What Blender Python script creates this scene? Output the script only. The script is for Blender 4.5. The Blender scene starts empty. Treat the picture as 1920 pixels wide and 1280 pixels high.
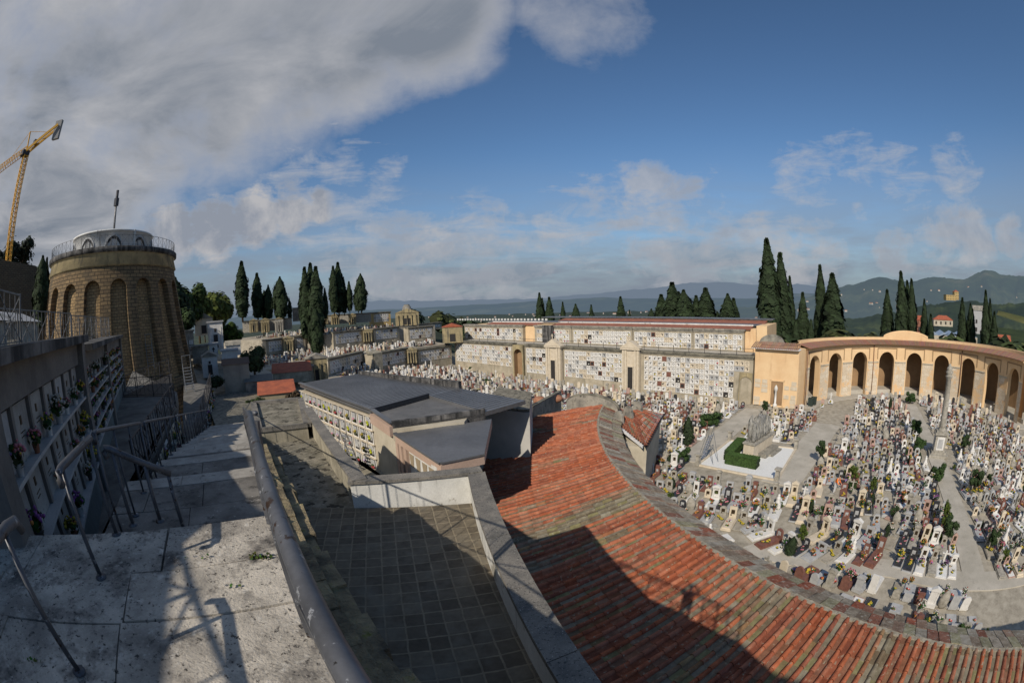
import bpy, bmesh, math, random
from mathutils import Vector, Matrix, noise
random.seed(7)
rnd=random.random
def ru(a,b): return a+(b-a)*random.random()
sc=bpy.context.scene
col=sc.collection
R_=math.radians
# ------------------------------------------------------------------ camera: diagonal fisheye lens on a hilltop landing
FPX=820.0; PITCH=R_(5.0); ROLL=R_(-2.0); CZ=10.0
cd=bpy.data.cameras.new('camera'); cam=bpy.data.objects.new('camera',cd); col.objects.link(cam); sc.camera=cam
cd.type='PANO'
cd.panorama_type='FISHEYE_EQUISOLID'
cd.sensor_width=36.0; cd.sensor_height=24.0; cd.sensor_fit='HORIZONTAL'
cd.fisheye_lens=FPX*36/1920
cd.fisheye_fov=R_(200)
cd.clip_start=0.02; cd.clip_end=60000
cam.matrix_world=Matrix.Translation((0,0,CZ))@Matrix.Rotation(-PITCH,4,'X')@Matrix.Rotation(R_(90),4,'X')@Matrix.Rotation(ROLL,4,'Z')
def ray(x,y):                     # direction seen through a point of the photograph (used to survey the place)
    u=x-960;v=640-y;u,v=u*math.cos(ROLL)-v*math.sin(ROLL),u*math.sin(ROLL)+v*math.cos(ROLL)
    r=max(math.hypot(u,v),1e-6);t=2*math.asin(r/2/FPX);a=math.sin(t)/r
    X=a*u;U=a*v;Fw=math.cos(t);c,s=math.cos(PITCH),math.sin(PITCH)
    return (X,Fw*c+U*s,U*c-Fw*s)
def at(x,y,z):
    d=ray(x,y);k=(z-CZ)/d[2];return Vector((k*d[0],k*d[1],z))
def atd(x,y,D):
    d=ray(x,y);h=math.hypot(d[0],d[1]);return Vector((D*d[0]/h,D*d[1]/h,CZ+D*d[2]/h))
def az2(azd,D,z=0): a=R_(azd);return Vector((D*math.sin(a),D*math.cos(a),z))
# ------------------------------------------------------------------ materials
MATS={}
def newmat(name):
    m=bpy.data.materials.new(name);m.use_nodes=True;nt=m.node_tree;b=nt.nodes['Principled BSDF'];MATS[name]=m
    b.inputs['Specular IOR Level'].default_value=0.25
    return m,nt,b
def N(nt,t,**k):
    n=nt.nodes.new(t)
    for a,v in k.items():
        if a.startswith('i_'): n.inputs[int(a[2:]) if a[2:].isdigit() else a[2:].replace('_',' ')].default_value=v
        else: setattr(n,a,v)
    return n
def L(nt,a,b): nt.links.new(a,b)
def ramp(nt,fac,stops):
    n=nt.nodes.new('ShaderNodeValToRGB');e=n.color_ramp.elements
    while len(e)<len(stops): e.new(.5)
    for q,(p,c) in zip(e,stops): q.position=p;q.color=(*c,1) if len(c)==3 else c
    L(nt,fac,n.inputs[0]);return n.outputs[0]
def noiz(nt,vec,scale,detail=6,rough=.6,dist=0):
    n=N(nt,'ShaderNodeTexNoise');n.inputs['Scale'].default_value=scale;n.inputs['Detail'].default_value=detail;n.inputs['Roughness'].default_value=rough;n.inputs['Distortion'].default_value=dist
    if vec is not None: L(nt,vec,n.inputs['Vector'])
    return n.outputs['Fac']
def mixc(nt,f,a,b,mode='MIX'):
    n=nt.nodes.new('ShaderNodeMix');n.data_type='RGBA';n.blend_type=mode
    def put(i,v):
        if isinstance(v,tuple): n.inputs[i].default_value=(*v,1) if len(v)==3 else v
        elif isinstance(v,(int,float)): n.inputs[i].default_value=v
        else: L(nt,v,n.inputs[i])
    put(0,f);put(6,a);put(7,b);return n.outputs[2]
def thr(nt,f,lo,hi):
    n=nt.nodes.new('ShaderNodeMapRange');n.inputs[1].default_value=lo;n.inputs[2].default_value=hi;n.clamp=True;L(nt,f,n.inputs[0]);return n.outputs[0]
def mul(nt,a,b,op='MULTIPLY'):
    n=nt.nodes.new('ShaderNodeMath');n.operation=op
    for i,v in ((0,a),(1,b)):
        if isinstance(v,(int,float)): n.inputs[i].default_value=v
        else: L(nt,v,n.inputs[i])
    return n.outputs[0]
def pos(nt): 
    return N(nt,'ShaderNodeNewGeometry').outputs['Position']
def bump(nt,b,h,strength,dist=.02):
    n=nt.nodes.new('ShaderNodeBump');n.inputs['Strength'].default_value=strength;n.inputs['Distance'].default_value=dist;L(nt,h,n.inputs['Height']);L(nt,n.outputs[0],b.inputs['Normal'])
def mat(name,base,dark=None,scale=2.0,rough=.85,bs=.3,bd=.02,spots=None,attr=False,obj=False,fine=30,streak=None,metal=0,lo=.35,hi=.65):
    """weathered surface: base and dark tone mixed by noise, optional spots (colour, scale, lo, hi), optional vertex colour, vertical streaks"""
    m,nt,b=newmat(name)
    if obj:
        tc=N(nt,'ShaderNodeTexCoord');P=tc.outputs['Object']
    else: P=pos(nt)
    dark=dark or tuple(c*.6 for c in base)
    f=noiz(nt,P,scale,8,.62);c=mixc(nt,thr(nt,f,lo,hi),dark,base)
    if attr:
        a=N(nt,'ShaderNodeVertexColor',layer_name='Col');c=mixc(nt,1.0,c,a.outputs[0],'MULTIPLY')
    g=noiz(nt,P,fine,4,.7)
    c=mixc(nt,.35,c,ramp(nt,g,[(.25,(.45,.45,.45)),(.7,(1.15,1.15,1.15))]),'MULTIPLY')
    if spots:
        for s in spots:
            sf=noiz(nt,P,s[1],6,.65);c=mixc(nt,thr(nt,sf,s[2],s[3]),c,s[0])
    if streak:
        mp=N(nt,'ShaderNodeMapping');mp.inputs['Scale'].default_value=(streak[1],streak[1],streak[1]*.12);L(nt,P,mp.inputs[0])
        sf=noiz(nt,mp.outputs[0],1,6,.6);c=mixc(nt,thr(nt,sf,streak[2],streak[3]),c,streak[0])
    L(nt,c,b.inputs['Base Color']);b.inputs['Roughness'].default_value=rough;b.inputs['Metallic'].default_value=metal
    if bs: bump(nt,b,g if fine>=scale else f,bs,bd)
    return m
def flat(name,c,rough=.7,metal=0,var=.25):
    m,nt,b=newmat(name);f=noiz(nt,N(nt,'ShaderNodeTexCoord').outputs['Object'],6,5,.6)
    L(nt,mixc(nt,f,tuple(x*(1-var) for x in c),tuple(min(1,x*(1+var)) for x in c)),b.inputs['Base Color'])
    b.inputs['Roughness'].default_value=rough;b.inputs['Metallic'].default_value=metal;return m
def attrmat(name,rough=.8,scale=8,amt=.4,bs=0,trans=0):
    m,nt,b=newmat(name);a=N(nt,'ShaderNodeVertexColor',layer_name='Col')
    f=noiz(nt,pos(nt),scale,5,.65)
    L(nt,mixc(nt,amt,a.outputs[0],ramp(nt,f,[(.3,(.4,.4,.4)),(.7,(1.25,1.25,1.25))]),'MULTIPLY'),b.inputs['Base Color'])
    b.inputs['Roughness'].default_value=rough
    if bs: bump(nt,b,f,bs,.02)
    return m
def brickmat(name,c1,c2,mortar,w,h,ms=.015,rot=0,bs=.4,vert=True,squash=1,weather=None,ax=None,off=.5,streak=None):
    """brick/tile pattern; vert: laid on walls (angle-along, z), else on the floor in a rotated frame"""
    m,nt,b=newmat(name);P=pos(nt)
    if vert=='cyl':      # around an axis at ax
        sx=N(nt,'ShaderNodeVectorMath',operation='SUBTRACT');L(nt,P,sx.inputs[0]);sx.inputs[1].default_value=(ax[0],ax[1],0)
        s=N(nt,'ShaderNodeSeparateXYZ');L(nt,sx.outputs[0],s.inputs[0])
        at2=mul(nt,s.outputs[1],s.outputs[0],'ARCTAN2');u=mul(nt,at2,ax[2]);v=s.outputs[2]
    elif vert:
        s=N(nt,'ShaderNodeSeparateXYZ');L(nt,P,s.inputs[0]);cr,sr=math.cos(rot),math.sin(rot)
        u=mul(nt,mul(nt,s.outputs[0],cr),mul(nt,s.outputs[1],sr),'ADD');v=s.outputs[2]
    else:
        s=N(nt,'ShaderNodeSeparateXYZ');L(nt,P,s.inputs[0]);cr,sr=math.cos(rot),math.sin(rot)
        u=mul(nt,mul(nt,s.outputs[0],cr),mul(nt,s.outputs[1],sr),'ADD');v=mul(nt,mul(nt,s.outputs[0],-sr),mul(nt,s.outputs[1],cr),'ADD')
    c=N(nt,'ShaderNodeCombineXYZ');L(nt,u,c.inputs[0]);L(nt,v,c.inputs[1])
    wob=N(nt,'ShaderNodeTexNoise');wob.inputs['Scale'].default_value=1.5/w;L(nt,P,wob.inputs['Vector'])
    wv=N(nt,'ShaderNodeVectorMath',operation='MULTIPLY_ADD');L(nt,wob.outputs['Color'],wv.inputs[0]);wv.inputs[1].default_value=(w*.12,h*.12,0);L(nt,c.outputs[0],wv.inputs[2])
    br=N(nt,'ShaderNodeTexBrick',offset=off);L(nt,wv.outputs[0],br.inputs['Vector'])
    br.inputs['Color1'].default_value=(*c1,1);br.inputs['Color2'].default_value=(*c2,1);br.inputs['Mortar'].default_value=(*mortar,1)
    br.inputs['Scale'].default_value=1;br.inputs['Mortar Size'].default_value=ms;br.inputs['Brick Width'].default_value=w;br.inputs['Row Height'].default_value=h;br.inputs['Mortar Smooth'].default_value=.3
    g=noiz(nt,P,6,8,.7)
    cc=mixc(nt,.6,br.outputs['Color'],ramp(nt,g,[(.3,(.4,.4,.4)),(.7,(1.2,1.2,1.2))]),'MULTIPLY')
    if weather:
        sf=noiz(nt,P,weather[1],7,.65);cc=mixc(nt,thr(nt,sf,weather[2],weather[3]),cc,weather[0])
    if streak:
        mp=N(nt,'ShaderNodeMapping');mp.inputs['Scale'].default_value=(streak[1],streak[1],streak[1]*.12);L(nt,P,mp.inputs[0])
        sf=noiz(nt,mp.outputs[0],1,6,.6);cc=mixc(nt,thr(nt,sf,streak[2],streak[3]),cc,streak[0])
    L(nt,cc,b.inputs['Base Color']);b.inputs['Roughness'].default_value=.9
    hh=mul(nt,br.outputs['Fac'],-1);hh=mul(nt,hh,mul(nt,g,.8),'ADD');bump(nt,b,hh,bs,.03)
    return m
# ------------------------------------------------------------------ mesh builder
class MB:
    def __init__(s): s.v=[];s.f=[];s.m=[];s.c=[];s.sm=[]
    def add(s,vs,fs,mi=0,c=None,smooth=False):
        o=len(s.v);s.v+=[tuple(p) for p in vs]
        for f in fs: s.f.append([i+o for i in f]);s.m.append(mi);s.c.append(c or (1,1,1));s.sm.append(smooth)
        return s
    def box(s,c,d,rz=0,mi=0,col=None,taper=1,tilt=None):
        hx,hy,hz=d[0]/2,d[1]/2,d[2]/2;cr,sr=math.cos(rz),math.sin(rz);vs=[]
        for z,t in ((-hz,1),(hz,taper)):
            for x,y in ((-hx,-hy),(hx,-hy),(hx,hy),(-hx,hy)):
                x,y=x*t,y*t;p=Vector((x,y,z))
                if tilt: p=Matrix.Rotation(tilt,3,'X')@p
                vs.append((c[0]+p.x*cr-p.y*sr,c[1]+p.x*sr+p.y*cr,c[2]+p.z))
        return s.add(vs,[(3,2,1,0),(4,5,6,7),(0,1,5,4),(1,2,6,5),(2,3,7,6),(3,0,4,7)],mi,col)
    def seg(s,a,b,w,h,mi=0,col=None,up=0):
        """box bar from a to b, width w (horizontal), height h"""
        a=Vector(a);b=Vector(b);d=(b-a)
        if d.length<1e-6:return s
        d.normalize();z=Vector((0,0,1))
        if abs(d.z)>.95: z=Vector((0,1,0))
        x=d.cross(z).normalized();y=x.cross(d).normalized()
        vs=[p+x*i*w/2+y*j*h/2 for p in (a,b) for i,j in ((-1,-1),(1,-1),(1,1),(-1,1))]
        return s.add(vs,[(3,2,1,0),(4,5,6,7),(0,1,5,4),(1,2,6,5),(2,3,7,6),(3,0,4,7)],mi,col)
    def tube(s,pts,r,n=8,mi=0,col=None,cap=True):
        pts=[Vector(p) for p in pts];rings=[]
        rs=r if isinstance(r,(list,tuple)) else [r]*len(pts)
        for i,p in enumerate(pts):
            d=(pts[min(i+1,len(pts)-1)]-pts[max(i-1,0)]).normalized()
            z=Vector((0,0,1)) if abs(d.z)<.9 else Vector((0,1,0));x=d.cross(z).normalized();y=x.cross(d)
            rings.append([p+(x*math.cos(2*math.pi*k/n)+y*math.sin(2*math.pi*k/n))*rs[i] for k in range(n)])
        vs=[q for g in rings for q in g];fs=[(i*n+k,i*n+(k+1)%n,(i+1)*n+(k+1)%n,(i+1)*n+k) for i in range(len(pts)-1) for k in range(n)]
        if cap: fs+=[tuple(range(n))[::-1],tuple(range((len(pts)-1)*n,len(pts)*n))]
        return s.add(vs,fs,mi,col,True)
    def prism(s,poly,z0,z1,mi=0,mt=None,col=None):
        n=len(poly);A=sum(poly[i][0]*poly[(i+1)%n][1]-poly[(i+1)%n][0]*poly[i][1] for i in range(n))
        if A<0: poly=list(poly)[::-1]
        zz=lambda z,p:z(p) if callable(z) else z
        vs=[(p[0],p[1],zz(z0,p)) for p in poly]+[(p[0],p[1],zz(z1,p)) for p in poly]
        s.add(vs,[(i,(i+1)%n,n+(i+1)%n,n+i) for i in range(n)]+[tuple(range(n))[::-1]],mi,col)
        s.add(vs[n:],[tuple(range(n))],mi if mt is None else mt,col);return s
    def lathe(s,c,prof,n=16,mi=0,col=None,smooth=True):
        vs=[(c[0]+r*math.cos(2*math.pi*k/n),c[1]+r*math.sin(2*math.pi*k/n),c[2]+z) for r,z in prof for k in range(n)]
        fs=[(i*n+k,i*n+(k+1)%n,(i+1)*n+(k+1)%n,(i+1)*n+k) for i in range(len(prof)-1) for k in range(n)]
        s.add(vs,fs,mi,col,smooth)
        s.add(vs[-n:],[tuple(range(n))],mi,col);return s
    def blob(s,c,r,sub=2,amp=.2,fr=1.0,mi=0,col=None,seed=0):
        bm=bmesh.new();bmesh.ops.create_icosphere(bm,subdivisions=sub,radius=1);rr=r if isinstance(r,(tuple,list)) else (r,r,r)
        vs=[]
        for v in bm.verts:
            k=1+amp*noise.noise(Vector(v.co)*fr*2+Vector((seed*7.1,seed*3.3,0)));vs.append((c[0]+v.co.x*rr[0]*k,c[1]+v.co.y*rr[1]*k,c[2]+v.co.z*rr[2]*k))
        fs=[[v.index for v in f.verts] for f in bm.faces];bm.free();return s.add(vs,fs,mi,col,True)
    def join(s,o,M=None,col=None):
        b=len(s.v);s.v+=[tuple(M@Vector(p)) if M else p for p in o.v]
        for f,m,c,q in zip(o.f,o.m,o.c,o.sm): s.f.append([i+b for i in f]);s.m.append(m);s.c.append(col or c);s.sm.append(q)
    def mesh(s,name,mats,attr=True):
        me=bpy.data.meshes.new(name);me.from_pydata(s.v,[],s.f)
        for m in (mats if isinstance(mats,(list,tuple)) else [mats]): me.materials.append(m)
        me.polygons.foreach_set('material_index',s.m);me.polygons.foreach_set('use_smooth',s.sm)
        if any(c!=(1,1,1) for c in s.c):
            a=me.color_attributes.new('Col','FLOAT_COLOR','CORNER');buf=[]
            for f,c in zip(s.f,s.c): buf+=[c[0],c[1],c[2],1.0]*len(f)
            a.data.foreach_set('color',buf)
        else:
            a=me.color_attributes.new('Col','FLOAT_COLOR','CORNER');a.data.foreach_set('color',[1.0]*(4*len(me.loops)))
        me.update();return me
    def build(s,name,mats,parent=None,loc=None):
        o=bpy.data.objects.new(name,s.mesh(name,mats));col.objects.link(o)
        if parent is not None: o.parent=parent; o.matrix_parent_inverse=Matrix.Identity(4); 
        if parent is not None and loc is None:
            # part meshes are written in world coordinates: bring them into the parent's frame
            M=wm(parent).inverted();o.data.transform(M)
        if loc is not None: o.location=loc
        return o
def islands(mb):
    key={};par=[]
    def find(i):
        while par[i]!=i: par[i]=par[par[i]];i=par[i]
        return i
    ids=[]
    for p in mb.v:
        k=(round(p[0],3),round(p[1],3),round(p[2],3))
        if k not in key: key[k]=len(par);par.append(len(par))
        ids.append(key[k])
    for f in mb.f:
        a=find(ids[f[0]])
        for i in f[1:]: par[find(ids[i])]=a
    out={}
    for n,f in enumerate(mb.f): out.setdefault(find(ids[f[0]]),[]).append(n)
    res=[]
    for fs in out.values():
        m=MB();mp={}
        for n in fs:
            nf=[]
            for i in mb.f[n]:
                if i not in mp: mp[i]=len(m.v);m.v.append(mb.v[i])
                nf.append(mp[i])
            m.f.append(nf);m.m.append(mb.m[n]);m.c.append(mb.c[n]);m.sm.append(mb.sm[n])
        res.append(m)
    return res
def build_each(mb,name,mats,parent): return [m.build(name,mats,parent) for m in islands(mb)]
ORD=['leftmost','second from left','third from left','fourth from left','fifth from left','sixth from left','seventh from left','eighth from left','ninth from left','tenth from left']
def ordw(i,n):
    if i<10: return ORD[i]
    j=n-1-i
    if j<10: return ORD[j].replace('left','right')
    return 'number %d from left'%(i+1)
def single_out():
    """things whose look and place read the same are told apart by their order in the photo"""
    d={}
    for o in col.objects:
        if o.parent is None and 'label' in o and o.get('group') in ORDG: d.setdefault(o['label'],[]).append(o)
    for lab,os_ in d.items():
        if len(os_)<2: continue
        os_.sort(key=lambda o:math.atan2(o.location.x,o.location.y))
        for i,o in enumerate(os_): o['label']=lab+', '+ordw(i,len(os_))
ORDG=['graves of the round cemetery','flower vases on the graves','flower vases on the shaded niche walls','flower vases on the lower niche tiers','small shrubs between the graves']
def wm(o):
    M=o.matrix_basis.copy();p=o.parent
    while p: M=p.matrix_basis@M;p=p.parent
    return M
def tag(o,label=None,cat=None,group=None,kind=None):
    if label:o['label']=label
    if cat:o['category']=cat
    if group:o['group']=group
    if kind:o['kind']=kind
    return o
def thing(name,label,cat,loc=(0,0,0),rz=0,group=None):
    o=bpy.data.objects.new(name,None);col.objects.link(o);o.location=loc;o.rotation_euler=(0,0,rz);o.empty_display_size=.3
    return tag(o,label,cat,group)
def struct(name,mb,m):
    o=mb.build(name,m);o['kind']='structure';return o
def kids(o): return [c for c in col.objects if c.parent==o]
def tree_of(o): return (o,[tree_of(c) for c in kids(o)])
def dup(t,loc=None,rz=None,scale=None,label=None,group=None,parent=None):
    src,ch=t;o=src.copy();col.objects.link(o);o.parent=parent
    if parent is None:
        if loc is not None:o.location=loc
        if rz is not None:o.rotation_euler=(0,0,rz)
        if scale is not None:o.scale=scale if isinstance(scale,tuple) else (scale,)*3
        if label:o['label']=label
        if group:o['group']=group
    for c in ch: dup(c,parent=o)
    return o
def part(name,me,parent,loc=(0,0,0),rz=0,scale=None):
    o=bpy.data.objects.new(name,me);col.objects.link(o);o.parent=parent;o.location=loc;o.rotation_euler=(0,0,rz)
    if scale:o.scale=scale
    return o
# ------------------------------------------------------------------ material library
travertine=mat('travertine slab',(.62,.56,.47),(.27,.245,.21),1.3,.9,1.0,.014,spots=[((.09,.082,.075),3.6,.50,.68),((.60,.56,.49),9,.58,.70),((.055,.05,.045),26,.57,.66),((.56,.53,.47),34,.64,.70)],fine=48,lo=.38,hi=.6)
joint=mat('dark joint soil',(.07,.06,.045),(.03,.028,.02),5)
rocky=mat('rough mossy masonry',(.42,.34,.20),(.12,.10,.07),3,.95,1.0,.06,spots=[((.20,.19,.06),6,.58,.68)],fine=14)
terr=brickmat('terrace tiles',(.12,.098,.07),(.20,.168,.12),(.27,.225,.155),.29,.29,.017,rot=R_(16),bs=.5,vert=False,off=0,weather=((.20,.18,.14),.9,.52,.72),streak=None)
terr_old=mat('cracked terrace screed',(.30,.27,.21),(.13,.12,.09),2.2,.95,.8,.03,spots=[((.05,.045,.035),3.2,.55,.60),((.36,.34,.29),9,.6,.7)],fine=18)
coping=mat('speckled concrete coping',(.26,.235,.20),(.12,.115,.105),2,.95,.5,.01,spots=[((.05,.05,.05),30,.56,.64),((.42,.40,.36),45,.6,.68)],fine=60)
shademarble=mat('marble slab darkened for shade',(.38,.37,.345),(.22,.21,.195),2,.6,.1,obj=True,spots=[((.16,.15,.13),4,.60,.72)])  # marble toned down to stand for the shade on the near niche walls
shadepath=mat('paving darkened for shade',(.20,.19,.17),(.10,.095,.085),1.2,.95,.3,.02,fine=18)  # paving colour darkened so the left walkways read as shaded
whitewall=mat('peeling white plaster',(.72,.71,.67),(.56,.55,.51),1.2,.9,.3,.01,spots=[((.33,.31,.26),1.3,.60,.63),((.16,.15,.13),4,.66,.74)],streak=((.30,.29,.27),6,.60,.75))
oldplaster=mat('stained ochre plaster',(.42,.38,.29),(.22,.20,.15),1.3,.95,.3,.02,spots=[((.14,.13,.11),2.5,.60,.72)],streak=((.20,.18,.14),3,.52,.7))
cream=mat('cream plaster',(.56,.50,.39),(.42,.37,.28),.8,.92,.2,.01,streak=((.30,.27,.21),2.5,.58,.75))
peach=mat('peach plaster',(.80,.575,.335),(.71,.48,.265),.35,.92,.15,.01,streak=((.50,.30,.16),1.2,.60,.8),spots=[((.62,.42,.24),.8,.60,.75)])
peachin=mat('shaded peach plaster',(.36,.23,.125),(.26,.165,.09),.5,.92,.1)  # darker copy of peach; the gallery's shade is put into its colour
pier_stone=brickmat('travertine cladding on piers',(.70,.61,.48),(.62,.51,.37),(.55,.42,.28),1.1,.62,.02,bs=.2,vert='cyl',ax=(48,31,19),weather=((.66,.44,.24),.5,.52,.60))
sandstone=mat('weathered sandstone',(.42,.34,.19),(.24,.20,.12),.8,.95,.4,.03,streak=((.12,.11,.085),1.6,.52,.66),fine=8)
greystone=mat('weathered grey stone',(.36,.33,.27),(.17,.16,.14),1.1,.95,.5,.03,spots=[((.09,.085,.07),2.6,.56,.68)],fine=9)
cornice_m=mat('blackened cornice stone',(.24,.22,.17),(.09,.085,.07),1.2,.95,.5,.04,fine=6)
wallfill=mat('niche wall plaster',(.46,.40,.30),(.30,.26,.19),.7,.95,.2,.02,streak=((.20,.18,.13),1.4,.55,.72))
marble=mat('white marble slab',(.74,.72,.68),(.60,.58,.54),2,.5,.05,obj=True)
marble_g=mat('grey marble slab',(.46,.46,.45),(.34,.34,.34),2,.5,.05,obj=True)
marble_c=mat('cream travertine slab',(.66,.57,.44),(.54,.46,.34),2,.6,.05,obj=True)
granite_r=mat('red brown granite',(.24,.11,.08),(.15,.07,.055),4,.35,.03,obj=True)
granite_k=mat('black granite',(.05,.05,.055),(.03,.03,.032),5,.25,.02,obj=True)
granite_p=mat('pink granite',(.48,.33,.27),(.36,.24,.20),3,.45,.03,obj=True)
oldstone=mat('lichened grave stone',(.44,.41,.35),(.24,.22,.18),3,.9,.4,.02,obj=True,spots=[((.12,.11,.09),4,.6,.7)])
darkpane=flat('dark recess',(.035,.032,.03),.6)
bronze=flat('bronze lettering',(.07,.05,.03),.45,.6)
concrete=mat('pale concrete path',(.50,.46,.39),(.38,.35,.29),.6,.92,.25,.01,spots=[((.24,.22,.19),1.3,.6,.75)],fine=20)
gravel_w=mat('white marble gravel',(.82,.82,.80),(.66,.66,.63),14,.95,.6,.02,fine=60)
soil=mat('grave plot ground',(.44,.39,.31),(.28,.245,.19),1.5,.95,.5,.03,fine=22)
greymetal=mat('painted grey railing metal',(.125,.13,.145),(.08,.083,.092),4,.45,.15,.004,spots=[((.045,.028,.02),9,.60,.63),((.30,.31,.33),15,.63,.66),((.02,.018,.016),22,.64,.67)],metal=.3,fine=30)
galv=mat('galvanised railing',(.22,.22,.22),(.12,.115,.11),5,.5,.1,.004,metal=.5)
darkmetal=flat('dark painted iron',(.055,.055,.06),.55,.4)
alum=flat('aluminium ladder',(.55,.56,.58),.35,.8)
seam=mat('grey standing seam roofing',(.175,.175,.178),(.12,.12,.122),.35,.42,.06,.01,metal=.25,spots=[((.10,.10,.10),.9,.6,.8)],fine=6)
flatroof=mat('bitumen flat roof',(.17,.165,.16),(.10,.10,.10),.5,.7,.15,.02,spots=[((.07,.065,.06),1.5,.6,.7)],fine=9)
blackedge=mat('rain blackened concrete',(.20,.19,.18),(.035,.035,.035),1.4,.95,.3,.02,fine=12,streak=((.03,.03,.03),3,.45,.6))
pinkband=mat('pale pink rendered band',(.50,.36,.28),(.42,.30,.23),.6,.9,.1,.01,fine=14)
shadewall=mat('pale grey render',(.52,.50,.46),(.40,.39,.36),.6,.92,.15,.01,streak=((.28,.27,.25),2,.6,.8))
tealpanel=mat('grey green marble base',(.16,.19,.19),(.10,.12,.12),1.1,.6,.1,.01,fine=9)
nichestone=mat('brown grey pilaster stone',(.21,.19,.17),(.13,.12,.11),1.3,.9,.3,.01,fine=15)
towerstone=brickmat('tower sandstone blocks',(.27,.185,.095),(.165,.115,.065),(.085,.065,.042),.62,.30,.035,bs=.9,vert='cyl',ax=(-37.0,26.6,7.0),weather=((.10,.08,.05),.35,.52,.74),streak=((.07,.06,.045),.8,.56,.75))
towerfill=brickmat('tower arch infill brick',(.40,.275,.14),(.29,.20,.10),(.17,.125,.075),.45,.24,.03,bs=.8,vert='cyl',ax=(-37.0,26.6,7.0),weather=((.24,.18,.10),.5,.60,.8))
oldbrick=brickmat('dark old brick wall',(.12,.10,.07),(.09,.075,.055),(.06,.05,.04),.5,.22,.03,bs=.6,rot=R_(40))
tilem=mat('terracotta roof tiles',(1.0,1.0,1.0),(.62,.60,.58),3.5,.92,.6,.02,attr=True,fine=26,spots=[((.30,.28,.20),7,.60,.68),((.44,.42,.32),30,.655,.70),((.06,.055,.05),11,.63,.72)])
leafm=attrmat('foliage',.85,2.5,.35)
flowm=attrmat('petals and leaves',.75,20,.2)
bark=mat('tree bark',(.12,.09,.06),(.06,.045,.03),3,.95,.5,.03)
yellowpaint=flat('yellow crane paint',(.62,.34,.05),.5)

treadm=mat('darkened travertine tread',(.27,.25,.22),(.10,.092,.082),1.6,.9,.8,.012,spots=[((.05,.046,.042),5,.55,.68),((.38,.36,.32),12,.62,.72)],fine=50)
nosing=mat('pale sunlit stair nosing',(.42,.395,.35),(.26,.24,.21),2.5,.9,.5,.01,spots=[((.14,.13,.12),9,.58,.68)],fine=50)  # paler stone colour paints the sunlit step edges
# ================================================================== foreground: stair landing, rails, terrace, curved tile roof
GZ=-4.5
CC=Vector((40.9,23.1,0))          # centre of the round part of the cemetery (column)
O=Vector((-2.0,2.75,0)); dd=Vector((-.605,.796,0)); uu=Vector((-.796,-.605,0))   # stair frame: dd runs down the stairs, uu to the left
def SF(u,d,z): return (O.x+uu.x*u+dd.x*d,O.y+uu.y*u+dd.y*d,z)
SR=math.atan2(dd.y,dd.x)
# --- landing body + slabs
mb=MB()
mb.prism([SF(-.02,-.02,0),SF(3.5,-.02,0),(-4.2,-5.2,0),(1.9,-5.2,0),(1.1,-1.5,0),(.28,-.25,0)],5.4,8.33)
struct('landing_floor',mb,rocky)
mb=MB()
rows=[(-.62,.07),(-1.22,-.62),(-1.95,-1.22),(-2.62,-1.95),(-3.3,-2.62),(-4.1,-3.3),(-5,-4.1),(-6,-5)]
random.seed(3)
for i,(d0,d1) in enumerate(rows):
    u=[-.03,-.05,-.03,-.04,-.05,.1,.3,.5][i];first=True
    while u<3.45:
        w=ru(.85,1.45);u1=min(u+w,3.5);g=.007
        dz=ru(-.006,.006);j=lambda:ru(-.012,.012)
        c=[SF(u+g+j(),d0+g+j(),0),SF(u1-g+j(),d0+g+j(),0),SF(u1-g+j(),d1-g+j(),0),SF(u+g+j(),d1-g+j(),0)]
        mb.prism(c,8.28,8.40+dz);u=u1
struct('landing_pavement',mb,travertine)
# --- steps going down
mb=MB();mj=MB()
z=8.4;d=0
STEPS=[]
spans=[2.0,1.35,1.0]+[.85]*13
mn=MB();d=.07
for i,w in enumerate(spans):
    z-=.165 if i else .25
    STEPS.append((d,d+w,z));uL=1.9 if i==0 else 1.62
    mj.prism([SF(0.0,d+.002,0),SF(uL,d+.002,0),SF(uL,d+w,0),SF(0,d+w,0)],z-1.6,z-.09)
    for r0,r1 in (((0,1.0),(1.0,w-.3)) if i==0 else ((0,w-.3),)):
        u=0
        while u<uL-.01:
            u1=min(u+ru(.7,1.1),uL)
            if uL-u1<.35:u1=uL
            mb.prism([SF(u+.005,d+r0+.01,0),SF(u1-.005,d+r0+.01,0),SF(u1-.005,d+r1-.004,0),SF(u+.005,d+r1-.004,0)],z-.10,z+ru(-.004,.004));u=u1
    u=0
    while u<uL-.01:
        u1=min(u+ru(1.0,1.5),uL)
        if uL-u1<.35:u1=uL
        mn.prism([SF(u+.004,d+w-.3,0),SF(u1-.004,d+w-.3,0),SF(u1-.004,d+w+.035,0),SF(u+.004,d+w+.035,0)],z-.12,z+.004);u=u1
    d+=w
ZL=z;DL=d
struct('stair_floor',mj,joint);struct('stair_tread_slab',mb,treadm);struct('stair_edge_slab',mn,nosing)
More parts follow.
